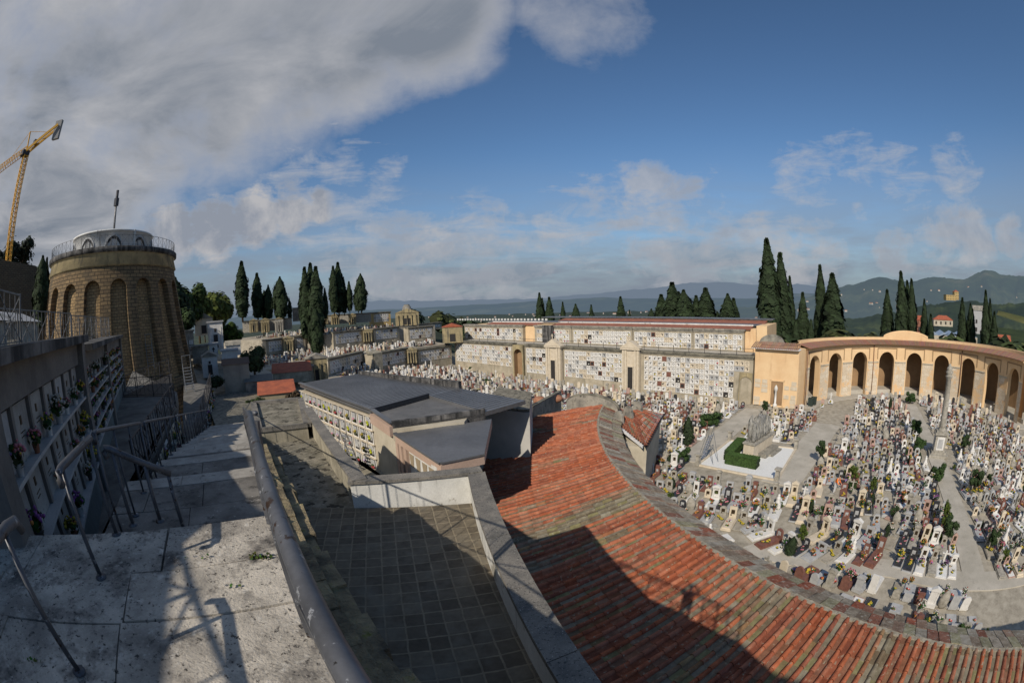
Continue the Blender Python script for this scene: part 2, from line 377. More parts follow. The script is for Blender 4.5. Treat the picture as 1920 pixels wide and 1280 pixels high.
# --- handrails of the stairs
def rail(name,label,pts,post_us,mid=None,r=.024,grp=None):
    """pts: polyline of the top tube (world); posts: list of (top, foot)"""
    t=thing(name,label,'handrail',tuple(Vector(post_us[0][1])),0,grp)
    MB().tube(pts,r*1.25,10).build('top_rail',greymetal,t)
    for a,b in post_us:
        m=MB();m.tube([b,a],r*.8,8);m.lathe((b[0],b[1],b[2]),[(.05,0),(.05,.012),(.02,.02)],10);m.build('post',greymetal,t)
    return t
def curl(p,q,drop=.1,back=.05):
    p=Vector(p);q=Vector(q);d=(q-p).normalized()
    return [p-d*back*.6+Vector((0,0,-drop)),p-d*back+Vector((0,0,-drop*.5)),p-d*back*.7+Vector((0,0,-.015)),p+d*.02,q]
rl='centre handrails of the travertine stairs'
p0=SF(1.52,-3.3,9.22);p1=SF(1.52,-1.62,9.23)
rail('stair_handrail','grey tube handrail piece cut by the left edge of the photo, nearest to the viewer',[p0,SF(1.52,-1.66,9.23),SF(1.52,-1.54,9.21),SF(1.52,-1.50,9.15)],[(SF(1.52,-1.69,9.2),SF(1.52,-1.69,8.4)),(SF(1.52,-3,9.2),SF(1.52,-3,8.4))],grp=rl)
rail('stair_handrail','short level grey tube handrail with curled end on the landing by the niche wall',curl(SF(1.51,-.72,9.21),SF(1.5,.06,9.21)),[(SF(1.51,-.67,9.2),SF(1.51,-.67,8.4)),(SF(1.5,.03,9.2),SF(1.5,.03,8.4))],grp=rl)
a=Vector(at(205,838,9.1));
rail('stair_handrail','grey tube handrail sloping down at the head of the stairs, curled at its top end',
     curl((-3.22,2.06,9.09),(-2.82,2.46,8.80)),[((-3.19,2.09,9.07),(-3.19,2.09,8.4)),((-2.98,2.29,8.92),(-2.98,2.29,8.4)),((-2.84,2.44,8.82),(-2.84,2.44,8.23))],grp=rl)
def stz(d):
    for a_,b_,zz in STEPS:
        if d<b_: return zz
    return ZL
for k,(d0,d1,lab) in enumerate([(.35,2.3,'second flight'),(2.6,5.4,'third flight'),(5.7,9.2,'middle of the long stair'),(9.5,14.5,'lowest part of the long stair')]):
    pts=[];posts=[];n=max(3,int((d1-d0)/.55))
    for i in range(n+1):
        q=d0+(d1-d0)*i/n;f=stz(q);top=8.4+.86-.185*q
        pts.append(SF(1.56,q,top));posts.append((SF(1.56,q,top),SF(1.56,q,f)))
    rail('stair_handrail','grey tube handrail with many thin posts along the '+lab,curl(pts[0],pts[1])+pts[2:],posts,r=.017,grp=rl)
# --- big tube railing on the right edge of the landing
t=thing('landing_railing','thick grey tube railing running along the right edge of the landing beside the terrace','railing',SF(-.13,0,8.3))
def RR(d,z,u=.01): return SF(u,d,z)
MB().tube([RR(-4.4,9.3),RR(-3,9.3),RR(-1.6,9.3),RR(-.1,9.3)],.034,16).build('top_rail',greymetal,t)
MB().tube([RR(-4.4,8.62),RR(-.1,8.62)],.014,8).build('bottom_rail',greymetal,t)
MB().tube([RR(-4.4,9.17),RR(-.1,9.17)],.014,8).build('middle_rail',greymetal,t)
for q in (-.1,-1.55,-3.0,-4.35):
    m=MB();m.seg(RR(q,7.95),RR(q,9.29),.05,.05);m.build('post',greymetal,t)
for a_,b_ in ((-.1,-1.55),(-1.55,-3.0),(-3.0,-4.35)):
    MB().tube([RR(a_,8.62,.022),RR(b_,9.17,.022)],.010,6).build('brace',greymetal,t)
    MB().tube([RR(a_,9.17,-.002),RR(b_,8.62,-.002)],.010,6).build('brace',greymetal,t)
t=thing('stair_railing','thin grey railing descending along the right edge of the stairs, seen nearly end on','railing',SF(-.05,0,8.2))
def RS(d,h,u=-.05): return SF(u,d,8.40-.185*d+h)
MB().tube([RS(0,.88),RS(4,.80),RS(9,.80),RS(14,.80)],.022,8).build('top_rail',greymetal,t)
MB().tube([RS(0,.1),RS(14,.1)],.012,6).build('bottom_rail',greymetal,t)
m=MB()
for i in range(60): m.tube([RS(i*.24,.1),RS(i*.24,.8)],.007,4)
tag(m.build('balusters',greymetal,t),kind='stuff')
for i in range(8): MB().seg(RS(i*2,-.25),RS(i*2,.82),.035,.035).build('post',greymetal,t)
# --- rails along the platform edge behind the camera (they throw the crossed shadows on the roof and the landing)
def xfence(name,label,p,q,h=.95,z0=None,mt=galv,n=None,grp=None,bars=True,cat='railing',th=.014):
    p=Vector(p);q=Vector(q);Ln=(q-p).length;n=n or max(1,round(Ln/1.5))
    t=thing(name,label,cat,tuple(p),0,grp);up=Vector((0,0,1))
    MB().seg(p+up*h,q+up*h,.035,.03).build('top_rail',mt,t);MB().seg(p+up*.1,q+up*.1,.025,.025).build('bottom_rail',mt,t)
    for i in range(n+1):
        a=p.lerp(q,i/n);MB().seg(a-up*.05,a+up*(h+.03),.04,.04).build('post',mt,t)
    for i in range(n):
        a=p.lerp(q,i/n);b=p.lerp(q,(i+1)/n);m=MB();nv=(b-a).normalized().cross(up)*.012
        m.seg(a+up*.1+nv,b+up*h+nv,th,th);m.seg(b+up*.1-nv,a+up*h-nv,th,th)
        if bars:
            for k in (.25,.5,.75): c=a.lerp(b,k);m.seg(c+up*.1,c+up*h,th*.8,th*.8)
        m.build('lattice',mt,t)
    return t
xfence('platform_railing','cross braced grey railing at the edge behind the photographer',(.30,-.25,8.35),(1.1,-1.5,8.35),bars=False,mt=greymetal)
xfence('platform_railing','cross braced grey railing standing across the landing behind the photographer',SF(3.0,-3.7,8.4),SF(.3,-4.9,8.4),h=1.0,bars=False,mt=greymetal)
# building on the hill behind the landing; its shadow falls over the stairs, the terrace and part of the tiled roof
t=thing('hilltop_building','plain plastered building on the hill behind the landing','building',(-8,-8,6))
m=MB();m.prism([(-8.6,-.7),(-5.5,-2.6),(-5.45,-3.5),(-4.6,-4.8),(-3.8,-5.9),(-.4,-10.4),(-2,-16),(-18,-14),(-18,-.9)],5,12.8);m.build('wall',mat('shaded building plaster',(.45,.38,.28),(.3,.26,.2),1,.9,.2),t)
m=MB();m.prism([(-8.6,-.75),(-5.5,-2.65),(-5.45,-3.55),(-4.6,-4.85),(-3.8,-5.95),(-.45,-10.4),(-2,-16),(-18,-14),(-18,-.95)],12.8,13.0);m.build('roof',coping,t)
m=MB();m.prism([(-5.6,-1.8),(-5.7,.3),(-6.3,1.0),(-7.2,1.35),(-9.4,1.9),(-10.0,1.0),(-8.9,-.6),(-7.0,-1.6)],5,11.5);m.build('added_shade_block',oldplaster,t)  # unseen block added to throw shade on the lower stairs
# --- rough masonry ledge under the landing
random.seed(11)
m=MB()
q=-4.4
while q<3.4:
    w=ru(.25,.5);o=ru(-.03,.03)
    m.box(SF(-.24+o*.3,q+w/2,7.86),(w*.97,.10+ru(0,.03),.2+ru(-.02,.03)),SR)
    m.box(SF(-.36+o,q+w/2,7.62+ru(-.03,.02)),(w*1.02,.15+ru(-.03,.04),.5),SR+ru(-.06,.06));q+=w
tag(m.build('masonry_ledge',rocky),'rough mossy masonry ledge running just outside the thick tube railing','wall')
m=MB();m.prism([SF(-.28,-5.6,0),SF(-.02,-5.6,0),SF(-.02,3.4,0),SF(-.28,3.4,0)],2.5,7.75);m.prism([SF(-.22,3.4,0),SF(-.02,3.4,0),SF(-.02,14.4,0),SF(-.22,14.4,0)],2.5,5.55)
tag(m.build('retaining_wall',rocky),'rough retaining wall dropping from the landing down to the tiled terrace','wall')
m=MB();n=22
for i in range(n):
    a=3.4+11*i/n;b=3.4+11*(i+1)/n;m.prism([SF(-.22,a,0),SF(-.0,a,0),SF(0,b,0),SF(-.22,b,0)],5.4,8.28-.185*a)
tag(m.build('stair_side_wall',oldplaster),'low stained side wall sloping down beside the long stair','wall')
# --- terrace (5.6) with curved parapet on the roof side
def ringp(R,deg,z=0): a=R_(deg);return (CC.x+R*math.cos(a),CC.y+R*math.sin(a),z)
TZ=5.6
A0=at(870,945,TZ);degA=math.degrees(math.atan2(A0.y-CC.y,A0.x-CC.x))%360
B0=at(672,952,TZ)
def RP(a): return 44.42+.125*(min(a,216)-200)
arc=[ringp(RP(a_),a_) for a_ in [degA+(232-degA)*i/24 for i in range(25)]]
left=[SF(-.25,q,0) for q in (-6.5,0,3,6)]
strip_l=[tuple(at(497,835,TZ)),tuple(at(580,822,TZ))]
terr_poly=[tuple(B0)]+arc+[(10,-12,0)]+left[::1]+[(-4.6,6.9,0)]
m=MB();m.prism(arc+[(10,-17,0)]+[SF(-.25,-7,0),SF(-.25,3.2,0),(-4.75,8.35,0),tuple(B0)],TZ-.5,TZ)
struct('terrace_floor',m,terr)
m=MB();m.prism([tuple(B0+Vector((0,0,0))),(-4.75,8.35,0),SF(-.25,3.2,0),SF(-.2,14.4,0),tuple(at(560,760,TZ)),tuple(at(575,797,TZ))],TZ-.55,TZ-.012)
struct('terrace_strip_floor',m,terr_old)
# parapet: curved part
t=thing('terrace_parapet','low white plastered parapet curving beside the tiled roof with a broad speckled coping','parapet',tuple(A0))
m=MB();mc=MB();n=40;PT=6.24
for i in range(n):
    a=degA-.35+(233-degA)*i/n;b=degA-.35+(233-degA)*(i+1)/n
    m.prism([ringp(RP(a),a),ringp(RP(b),b),ringp(RP(b)-.31,b),ringp(RP(a)-.31,a)],-1.5,PT-.09)
g=0
k=degA-.35
while k<233:
    w=1.9;k2=k+w
    for j in range(3):
        a=k+w*j/3+(.02 if j==0 else 0);b=k+w*(j+1)/3
        mc.prism([ringp(RP(a)+.03,a),ringp(RP(b)+.03,b),ringp(RP(b)-.37,b),ringp(RP(a)-.37,a)],PT-.09,PT)
    k=k2
m.build('parapet_wall',whitewall,t);mc.build('coping',coping,t)
A1=Vector(ringp(RP(degA),degA-.35))
def wallseg(name,label,p,q,z0,z1,th,m1,m2,cop=.05,ch=.07,cat='wall'):
    p=Vector((p[0],p[1],0));q=Vector((q[0],q[1],0));d=(q-p).normalized();nn=Vector((-d.y,d.x,0))*th/2
    t=thing(name,label,cat,(p.x,p.y,z0));m=MB();m.prism([p-nn,q-nn,q+nn,p+nn],z0,z1-ch);m.build('wall_face',m1,t)
    nn=nn.normalized()*(th/2+cop);m=MB();e=d*cop;m.prism([p-nn-e,q-nn+e,q+nn+e,p+nn-e],z1-ch,z1);m.build('coping',m2,t);return t
dA=(A1-B0);dA.z=0;dA.normalize();nA=Vector((-dA.y,dA.x,0))
wallseg('terrace_end_wall','low white peeling wall closing the terrace end in full sun',B0+nA*.14-dA*.1,A1+nA*.14+dA*.3,1.0,6.27,.24,whitewall,coping)
P1=at(575,797,TZ)
dl=(P1-B0);dl.z=0;dl.normalize();nl=Vector((dl.y,-dl.x,0))
wallseg('terrace_side_wall','stained ochre side wall with grey coping running away along the narrow terrace strip',B0+nl*.13+dl*.05,P1+nl*.13,1.0,6.3,.26,oldplaster,coping)
# far planter/roof block of the strip
q0=at(490,832,TZ);q1=at(580,822,TZ);q2=at(566,768,TZ);q3=at(478,776,TZ)
t=thing('roof_light_box','low kerbed flat roof block with cracked screed at the end of the narrow terrace strip','roof block',tuple(q0))
m=MB();m.prism([q0,q1,q2,q3],2.0,6.05);m.build('block',oldplaster,t)
m=MB();m.prism([q0,q1,q2,q3],6.05,6.06);m.build('screed',terr_old,t)
m=MB()
for a,b in ((q0,q1),(q1,q2),(q2,q3),(q3,q0)): m.seg((a.x,a.y,6.11),(b.x,b.y,6.11),.28 if a is not q0 else .1,.16)
m.build('kerb',coping,t)
# --- curved tiled roof
random.seed(21)
RI,RRi,RO=33.85,35.55,43.4
ZI,ZR,ZO=.45,1.12,-.80
D0,D1=157.5,236
t=thing('curved_portico','long curved portico building with lichen spotted terracotta tile roof in the foreground','building',ringp(38,190,GZ))
m=MB()
for i in range(80):
    a=D0+(D1-D0)*i/80;b=D0+(D1-D0)*(i+1)/80
    m.prism([ringp(RO-.6,a),ringp(RO-.6,b),ringp(RI+.35,b),ringp(RI+.35,a)],GZ,-1.25)
m.build('wall',cream,t)
m=MB()
for i in range(90):
    a=D0+(D1-D0)*i/90;b=D0+(D1-D0)*(i+1)/90
    for (r0,z0,r1,z1) in ((RO,ZO,RRi,ZR),(RRi,ZR,RI,ZI)):
        m.add([ringp(r0,a,z0),ringp(r0,b,z0),ringp(r1,b,z1),ringp(r1,a,z1)],[(3,2,1,0)])
        m.add([ringp(r0,a,z0-.28),ringp(r0,b,z0-.28),ringp(r1,b,z1-.28),ringp(r1,a,z1-.28)],[(0,1,2,3)])
    for r0,z0 in ((RO,ZO),(RI,ZI)): m.add([ringp(r0,a,z0-.28),ringp(r0,b,z0-.28),ringp(r0,b,z0),ringp(r0,a,z0)],[(0,1,2,3)])
m.build('roof_deck',mat('lime mortar roof bed',(.38,.34,.26),(.20,.17,.12),4,.95,.6,.02),t)
ORA=[(.44,.125,.055),(.50,.16,.075),(.38,.11,.055),(.47,.20,.12),(.31,.105,.065),(.42,.15,.085)]
LIC=[(.26,.235,.17),(.22,.20,.14),(.30,.28,.21),(.19,.155,.10),(.25,.24,.12)]
def tcol(ang,r,pan):
    n1=noise.noise(Vector((ang*.55,r*.10,0)));n2=noise.noise(Vector((ang*2.6,r*.7,5)));n3=noise.noise(Vector((ang*.9,r*.45,9)))
    band=max(0,1-abs(ang-188.4)/2.1)*.9+max(0,1-abs(ang-167)/4.5)*.45
    row=noise.noise(Vector((ang*7.3,0,3)))*.5
    w=n1*.7+n2*.35+n3*.4+row+band+(.26 if pan else -.27)+ru(-.12,.12)
    rr=random.Random(int(ang*21));o=rr.choice(ORA);o=tuple((a+b)/2 for a,b in zip(o,random.choice(ORA)));l=random.choice(LIC)
    if pan: o=tuple(x*.72 for x in o)
    k=min(.95,max(0,(w-.02)*2.6))
    f=ru(.88,1.1)
    return tuple((o[i]*(1-k)+l[i]*k)*f for i in range(3))
def roof_tiles(D0,D1,r_lo,z_lo,r_hi,z_hi,pitch,tl,coppo=True,wob=1):
    mc=MB();mp=MB();rm=(r_lo+r_hi)/2;n=int(R_(D1-D0)*rm/pitch);slope=abs(r_lo-r_hi);nt=int(slope/tl);sl=(z_hi-z_lo)/(r_hi-r_lo)
    for i in range(n):
        a=D0+(D1-D0)*(i+.5)/n;offs=ru(0,tl)*.7
        da=math.degrees(pitch/rm)
        for j in range(nt+1):
            ra=r_lo+(r_hi-r_lo)*(j*tl/slope);rb=r_lo+(r_hi-r_lo)*min(1.0,((j+1)*tl+.05)/slope)
            if (j*tl)/slope>=1: continue
            # flat pan tile
            c=tcol(a,ra,True);am=a+da/2;hw=pitch*.45
            def pt(rad,ang,off,h):
                x,y,_=ringp(rad,ang);s=R_(ang+90);return (x+math.cos(s)*off,y+math.sin(s)*off,z_lo+(rad-r_lo)*sl+h)
            j1=ru(-.005,.005);h0=.034+j1;h1=.018
            mp.add([pt(ra,am,-hw,h0),pt(ra,am,hw,h0),pt(rb,am,hw*.92,h1),pt(rb,am,-hw*.92,h1),pt(ra,am,-hw,0),pt(ra,am,hw,0)],[(0,1,2,3),(4,5,1,0)],0,c)
            if not coppo: continue
            c=tcol(a,ra,False);r0=.097;r1=.078;k=6;vs=[];wob_=ru(-.010,.010)*wob
            for (rad,rr,hh) in ((ra,r0,.030),(rb,r1,.020)):
                for q in range(k+1):
                    th=math.pi*q/k;vs.append(pt(rad,a,-rr*math.cos(th)+wob_,hh+rr*1.15*math.sin(th)))
            nn=k+1
            mc.add(vs,[(q,q+1,nn+q+1,nn+q) for q in range(k)],0,c,True)
            mc.add([vs[q] for q in range(nn)]+[pt(ra,a,0,0)],[tuple(range(nn))],0,tuple(x*.35 for x in c))
    return mc,mp
mc,mp=roof_tiles(D0,D1,RO,ZO,RRi+.10,ZR-.02,.385,.47)
mc.build('barrel_tiles',tilem,t);mp.build('pan_tiles',tilem,t)
# ridge mortar strip and the broad flat tiles of the short inner slope
m=MB()
for i in range(300):
    a=D0+(D1-D0)*i/300;b=D0+(D1-D0)*(i+1)/300;r=RRi+ru(-.03,.03)
    m.prism([ringp(r+.13,a),ringp(r+.13,b),ringp(r-.03,b),ringp(r-.03,a)],ZR-.1,ZR+.045+ru(-.012,.012))
m.build('ridge_mortar',mat('ridge mortar',(.42,.38,.30),(.22,.19,.14),5,.95,.7,.03),t)
VL=[(.42,.36,.28),(.36,.30,.225),(.46,.41,.33),(.33,.255,.185),(.38,.35,.22),(.36,.24,.17)]
m=MB();pw=.47;n=int(R_(D1-D0)*34.7/pw)
for i in range(n):
    a=D0+(D1-D0)*(i+.02)/n;b=D0+(D1-D0)*(i+.98)/n
    for j,(ra,rb) in enumerate(((RI-.05,RI+.85),(RI+.72,RRi-.02))):
        k=rnd();w=noise.noise(Vector((a*.4,j,2)))+.25
        c=random.choice(VL)
        if rnd()<.20-w*.2: c=random.choice([(.36,.11,.06),(.30,.12,.075),(.33,.15,.10)])
        f_=ru(.9,1.2);c=tuple(x*f_ for x in c)
        z0=ZI+(ra-RI)*(ZR-ZI)/(RRi-RI);z1=ZI+(rb-RI)*(ZR-ZI)/(RRi-RI);o=ru(-.02,.02);h=.06+ru(-.012,.012);ja=ru(-.12,.12)*.4;jr=ru(-.04,.04)
        vs=[ringp(ra+jr,a+ja,z0+h+.015),ringp(ra+jr,b+ja,z0+h+.015),ringp(rb+jr,b+ja,z1+h-.01),ringp(rb+jr,a+ja,z1+h-.01)]
        vs+=[(x,y,z-.045) for x,y,z in vs]
        m.add(vs,[(3,2,1,0),(0,1,5,4),(1,2,6,5),(2,3,7,6),(3,0,4,7)],0,c)
m.build('verge_tiles',mat('lichened flat tiles',(1.0,1.0,1.0),(.55,.53,.50),3,.95,1.0,.03,attr=True,fine=30,spots=[((.42,.39,.32),6,.56,.66),((.50,.48,.42),19,.62,.69),((.055,.05,.045),13,.60,.68)]),t)
# ================================================================== ground, niche walls, arcade, grey roofed block
def ccz(x,y):
    """height of the ground around the cemeteries"""
    z=GZ
    if x<-8: z+=min(1.0,max(0,(-x-8)/23))*3.7
    return z
# --- slab prototypes (grave niche fronts)
def slabmesh(kind,arch=False,flower=None,w=1,h=1):
    m=MB();m.box((0,-.02,0),(w*.92,.04,h*.92),0,0)
    if kind=='dark': m.box((0,-.05,0),(w*.62,.03,h*.62),0,1);
    if arch:
        p=[(w*.27*math.cos(a),-.048,h*.05+h*.27*math.sin(a)) for a in [math.pi*k/6 for k in range(7)]]
        q=[(x*.7,y,h*.05+(z-h*.05)*.7) for x,y,z in p]
        m.add(p+q,[(k,k+1,8+k,7+k) for k in range(6)],1)  # dark half ring paints the shadow of an arched frame
        m.box((0,-.05,-h*.12),(w*.36,.02,h*.07),0,1)
    elif kind!='dark':
        m.box((ru(-.1,.1),-.05,h*.22),(w*.5,.03,h*.10),0,1);m.box((w*.12,-.05,-h*.02),(w*.22,.03,h*.22),0,1)
    if flower: m.blob((w*.15,-.11,-h*.18),(.16*w,.09,.17*h),1,.5,2,2,flower)
    return m
SL=[]
base3=[marble,bronze,flowm]
for mats_,k,ar,fl in [((marble),'w',False,None),((marble),'w',True,None),((marble),'w',False,(.5,.4,.03)),((marble_c),'w',True,None),((marble_c),'w',False,None),((granite_r),'dark',False,None),((marble),'w',True,(.45,.05,.06)),((granite_k),'dark',False,(.6,.58,.5)),((marble_g),'w',False,None)]:
    SL.append(slabmesh(k,ar,fl).mesh('niche_slab',[mats_,darkpane,flowm]))
SLW=[7,8,1.6,3,3,.8,.8,.6,2.2]
def niche_wall(label,p,q,z0,z1,rows,pitch,rowh,th=1.2,marg=.5,topgap=.45,face=wallfill,cor=cornice_m,skip=None,grp=None,cn='niche_wall',cth=.5,cat='burial niche wall',grid=None):
    """wall from p to q (front line, seen from the side of the camera); slabs in rows on the front"""
    p=Vector((p[0],p[1],0));q=Vector((q[0],q[1],0));d=q-p;Ln=d.length;d.normalize();n=Vector((d.y,-d.x,0))   # n: outward normal
    if n.dot(-p)<0: n=-n
    b=-n
    t=thing(cn,label,cat,(p.x,p.y,z0),0,grp)
    m=MB();m.prism([p,q,q+b*th,p+b*th],z0,z1-.25);m.build('wall_face',face,t)
    m=MB();m.prism([p+n*.22-d*.15,q+n*.22+d*.15,q+b*(min(th,1.2)+.1)+d*.15,p+b*(min(th,1.2)+.1)-d*.15],z1-.25,z1);m.prism([p+n*.10,q+n*.10,q+b*.1,p+b*.1],z1-.25-cth*.5,z1-.252);m.build('cornice',cor,t)
    nc=int((Ln-2*marg)/pitch);sx=(Ln-nc*pitch)/2;rz=math.atan2(d.y,d.x) 
    if Vector((math.sin(rz),-math.cos(rz),0)).dot(n)<0: rz+=math.pi
    cnt=0;rest=MB();inv=wm(t).inverted()
    top=z1-.25-cth*.5-topgap
    cells=[(r,c) for r in range(rows) for c in range(nc) if not(skip and skip(r,c,nc))]
    cells.sort(key=lambda k:-k[1] if q.length<p.length else k[1])
    for (r,c) in cells:
        pos_=p+d*(sx+(c+.5)*pitch)+n*.012;zc=top-(r+.5)*rowh
        if cnt<100:
            me=random.choices(SL,SLW)[0]
            o=part('niche_slab',me,t,inv@Vector((pos_.x,pos_.y,zc)),rz,(pitch,1,rowh));cnt+=1
        else:
            k_=random.choices((0,1,2),(8,3,.5))[0];rest.box((pos_.x,pos_.y,zc),(pitch*.92,.05,rowh*.92),rz,k_)
            q_=pos_+n*.03+d*ru(-.06,.06)
            if k_<2: rest.box((q_.x,q_.y,zc+rowh*ru(.1,.25)),(pitch*ru(.3,.6),.03,rowh*.09),rz,3);rest.box((q_.x+d.x*.12,q_.y+d.y*.12,zc-rowh*.05),(pitch*ru(.15,.35),.03,rowh*ru(.15,.3)),rz,3)
            if rnd()<.15: rest.blob((q_.x+n.x*.05,q_.y+n.y*.05,zc-.15),(.13,.1,.13),1,.5,2,4,random.choice([(.5,.4,.03),(.45,.06,.06),(.5,.5,.45),(.06,.1,.03)]))
    if rest.v: tag(rest.build('niche_slabs',[marble,marble_c,granite_r,darkpane,flowm],t),kind='stuff')
    return t,p,q,d,n
def low_rail(name,label,pts,h=.9,mt=darkmetal,step=2.2,grp=None):
    t=thing(name,label,'railing',tuple(pts[0]),0,grp)
    for k in range(len(pts)-1):
        a=Vector(pts[k]);b=Vector(pts[k+1]);n=max(1,round((b-a).length/step))
        m=MB()
        for hh in (h,h*.5): m.seg(a+Vector((0,0,hh)),b+Vector((0,0,hh)),.05,.05)
        m.build('rail',mt,t)
        for i in range(n+1): c=a.lerp(b,i/n);MB().seg(c,c+Vector((0,0,h+.05)),.06,.06).build('post',mt,t)
    return t
W0=Vector((33.0,52.5,0));W1=Vector((-10.5,94.6,0));wd=(W1-W0).normalized();wn=Vector((-wd.y,wd.x,0))
if wn.dot(W0)<0: wn=-wn         # away from camera
WL=(W1-W0).length
def WP(s,off=0): return W0+wd*s+wn*off
def s_at(px,D): q=atd(px,660,D);return (Vector((q.x,q.y,0))-W0).dot(wd)
def s_px(px):
    a=ray(px,660);  # intersection of the viewing azimuth with the wall line
    det=a[0]*(-wd.y)+wd.x*a[1];k=(W0.x*(-wd.y)+wd.x*W0.y)/det;q=Vector((a[0]*k,a[1]*k,0));return (q-W0).dot(wd)
WT=2.25
random.seed(5)
g='bays of the long lower burial niche wall'
def bay(px0,px1,rows,lab,skip=None): 
    return niche_wall(lab,WP(s_px(px1)),WP(s_px(px0)),GZ-.3,WT,rows,.78,.77,skip=skip,grp=g,marg=.25,topgap=.25)
bay(1202,1413,7,'longest lower bay of white niches ending at the peach corner block',skip=lambda r,c,nc:(c<3 and r>1))
bay(1056,1170,6,'lower bay of white niches between the two pale temple fronts')
bay(984,1032,6,'short lower bay of niches between the arched gateway and a temple front')
bay(853,962,5,'far left lower bay of small white niches before the wall turns')
# arched gateway between bays, and arched recess at the right end
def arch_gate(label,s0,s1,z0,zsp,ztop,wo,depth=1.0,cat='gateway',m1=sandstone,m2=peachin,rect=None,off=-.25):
    c=(s0+s1)/2;t=thing('arched_gateway',label,cat,tuple(WP(c,0))[:2]+(z0,));m=MB();r=wo/2
    def Q(s,z,o=0): q=WP(s,off+o);return (q.x,q.y,z)
    F=[(Q(s0,z0),Q(s0,ztop),Q(c-r,ztop),Q(c-r,z0)),(Q(c+r,z0),Q(c+r,ztop),Q(s1,ztop),Q(s1,z0))]
    for f in F: m.add(f,[(0,1,2,3)])
    k=10
    for i in range(k):
        a=math.pi*i/k;b=math.pi*(i+1)/k
        m.add([Q(c-r*math.cos(a),zsp+r*math.sin(a)),Q(c-r*math.cos(a),ztop),Q(c-r*math.cos(b),ztop),Q(c-r*math.cos(b),zsp+r*math.sin(b))],[(0,1,2,3)])
        m.add([Q(c-r*math.cos(a),zsp+r*math.sin(a)),Q(c-r*math.cos(b),zsp+r*math.sin(b)),Q(c-r*math.cos(b),zsp+r*math.sin(b),depth),Q(c-r*math.cos(a),zsp+r*math.sin(a),depth)],[(0,1,2,3)],1)
    for s in (c-r,c+r): m.add([Q(s,z0),Q(s,zsp),Q(s,zsp,depth),Q(s,z0,depth)],[(0,1,2,3)],1)
    m.add([Q(c-r,z0,depth),Q(c+r,z0,depth),Q(c+r,zsp+r,depth),Q(c-r,zsp+r,depth)],[(0,1,2,3)],1)
    m.add([Q(s0,ztop),Q(s1,ztop),Q(s1,ztop,1.2),Q(s0,ztop,1.2)],[(0,1,2,3)])
    for s in (s0,s1): m.add([Q(s,z0),Q(s,ztop),Q(s,ztop,1.2),Q(s,z0,1.2)],[(0,1,2,3)])
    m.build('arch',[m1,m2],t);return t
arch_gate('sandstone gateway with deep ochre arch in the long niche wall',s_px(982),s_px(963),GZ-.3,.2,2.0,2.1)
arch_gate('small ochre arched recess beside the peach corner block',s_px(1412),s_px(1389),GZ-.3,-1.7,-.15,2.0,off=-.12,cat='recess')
# pale temple fronts
def temple(label,px0,px1,zt,m1=marble_c,door=darkpane,h0=GZ-.3,proud=.8,cross=True,dz=(0,3.4)):
    s1,s0=s_px(px0),s_px(px1);c=(s0+s1)/2;w=(s1-s0)
    t=thing('tomb_facade',label,'mausoleum',tuple(WP(c,-proud))[:2]+(h0,))
    def Q(s,o): q=WP(s,o);return (q.x,q.y)
    m=MB();m.prism([Q(s0+.1,-proud+.15),Q(s1-.1,-proud+.15),Q(s1-.1,0),Q(s0+.1,0)],h0,zt);m.build('wall',m1,t)
    for s in (s0+w*.10,s0+w*.24,s0+w*.76,s0+w*.90):
        mm=MB();mm.prism([Q(s-w*.055,-proud),Q(s+w*.055,-proud),Q(s+w*.055,-proud+.2),Q(s-w*.055,-proud+.2)],h0,zt-.4);mm.build('pilaster',m1,t)
    m=MB();m.prism([Q(s0-.1,-proud-.15),Q(s1+.1,-proud-.15),Q(s1+.1,.1),Q(s0-.1,.1)],zt-.3,zt)
    m.build('entablature',m1,t)
    m=MB();A=[Q(s0-.15,-proud-.2),Q(s1+.15,-proud-.2),Q(c,-proud-.2)];B=[Q(s0-.15,.2),Q(s1+.15,.2),Q(c,.2)]
    zz=(zt,zt,zt+w*.34);m.add([(x,y,z) for (x,y),z in zip(A,zz)]+[(x,y,z) for (x,y),z in zip(B,zz)],[(0,1,2),(3,5,4),(0,3,4,1),(1,4,5,2),(2,5,3,0)]);m.build('pediment',m1,t)
    m=MB();m.prism([Q(c-w*.14,-proud+.05),Q(c+w*.14,-proud+.05),Q(c+w*.14,-proud+.25),Q(c-w*.14,-proud+.25)],h0+.9,h0+.9+dz[1]);dr_=m.build('door',door,t)
    m=MB();e=w*.05
    for a,b,z0,z1 in ((c-w*.14-e,c-w*.14,h0+.9,h0+.9+dz[1]),(c+w*.14,c+w*.14+e,h0+.9,h0+.9+dz[1]),(c-w*.14-e,c+w*.14+e,h0+.9+dz[1],h0+1.1+dz[1])):
        m.prism([Q(a,-proud-.02),Q(b,-proud-.02),Q(b,-proud+.2),Q(a,-proud+.2)],z0,z1)
    fr_=m.build('door_frame',m1,dr_)
    if cross:
        q=WP(c,-proud);m=MB();m.box((q.x,q.y,zt+w*.34+.45),(.13,.13,.9),0);m.box((q.x,q.y,zt+w*.34+.6),(.5,.1,.1),math.atan2(wd.y,wd.x));m.build('cross',m1,t)
    return t
temple('pale temple front with pediment and cross, left of the two on the long niche wall',1027,1056,2.3,dz=(0,3.6))
temple('pale temple front without a cross, right of the two on the long niche wall',1169,1203,2.6,cross=False,dz=(0,3.5))
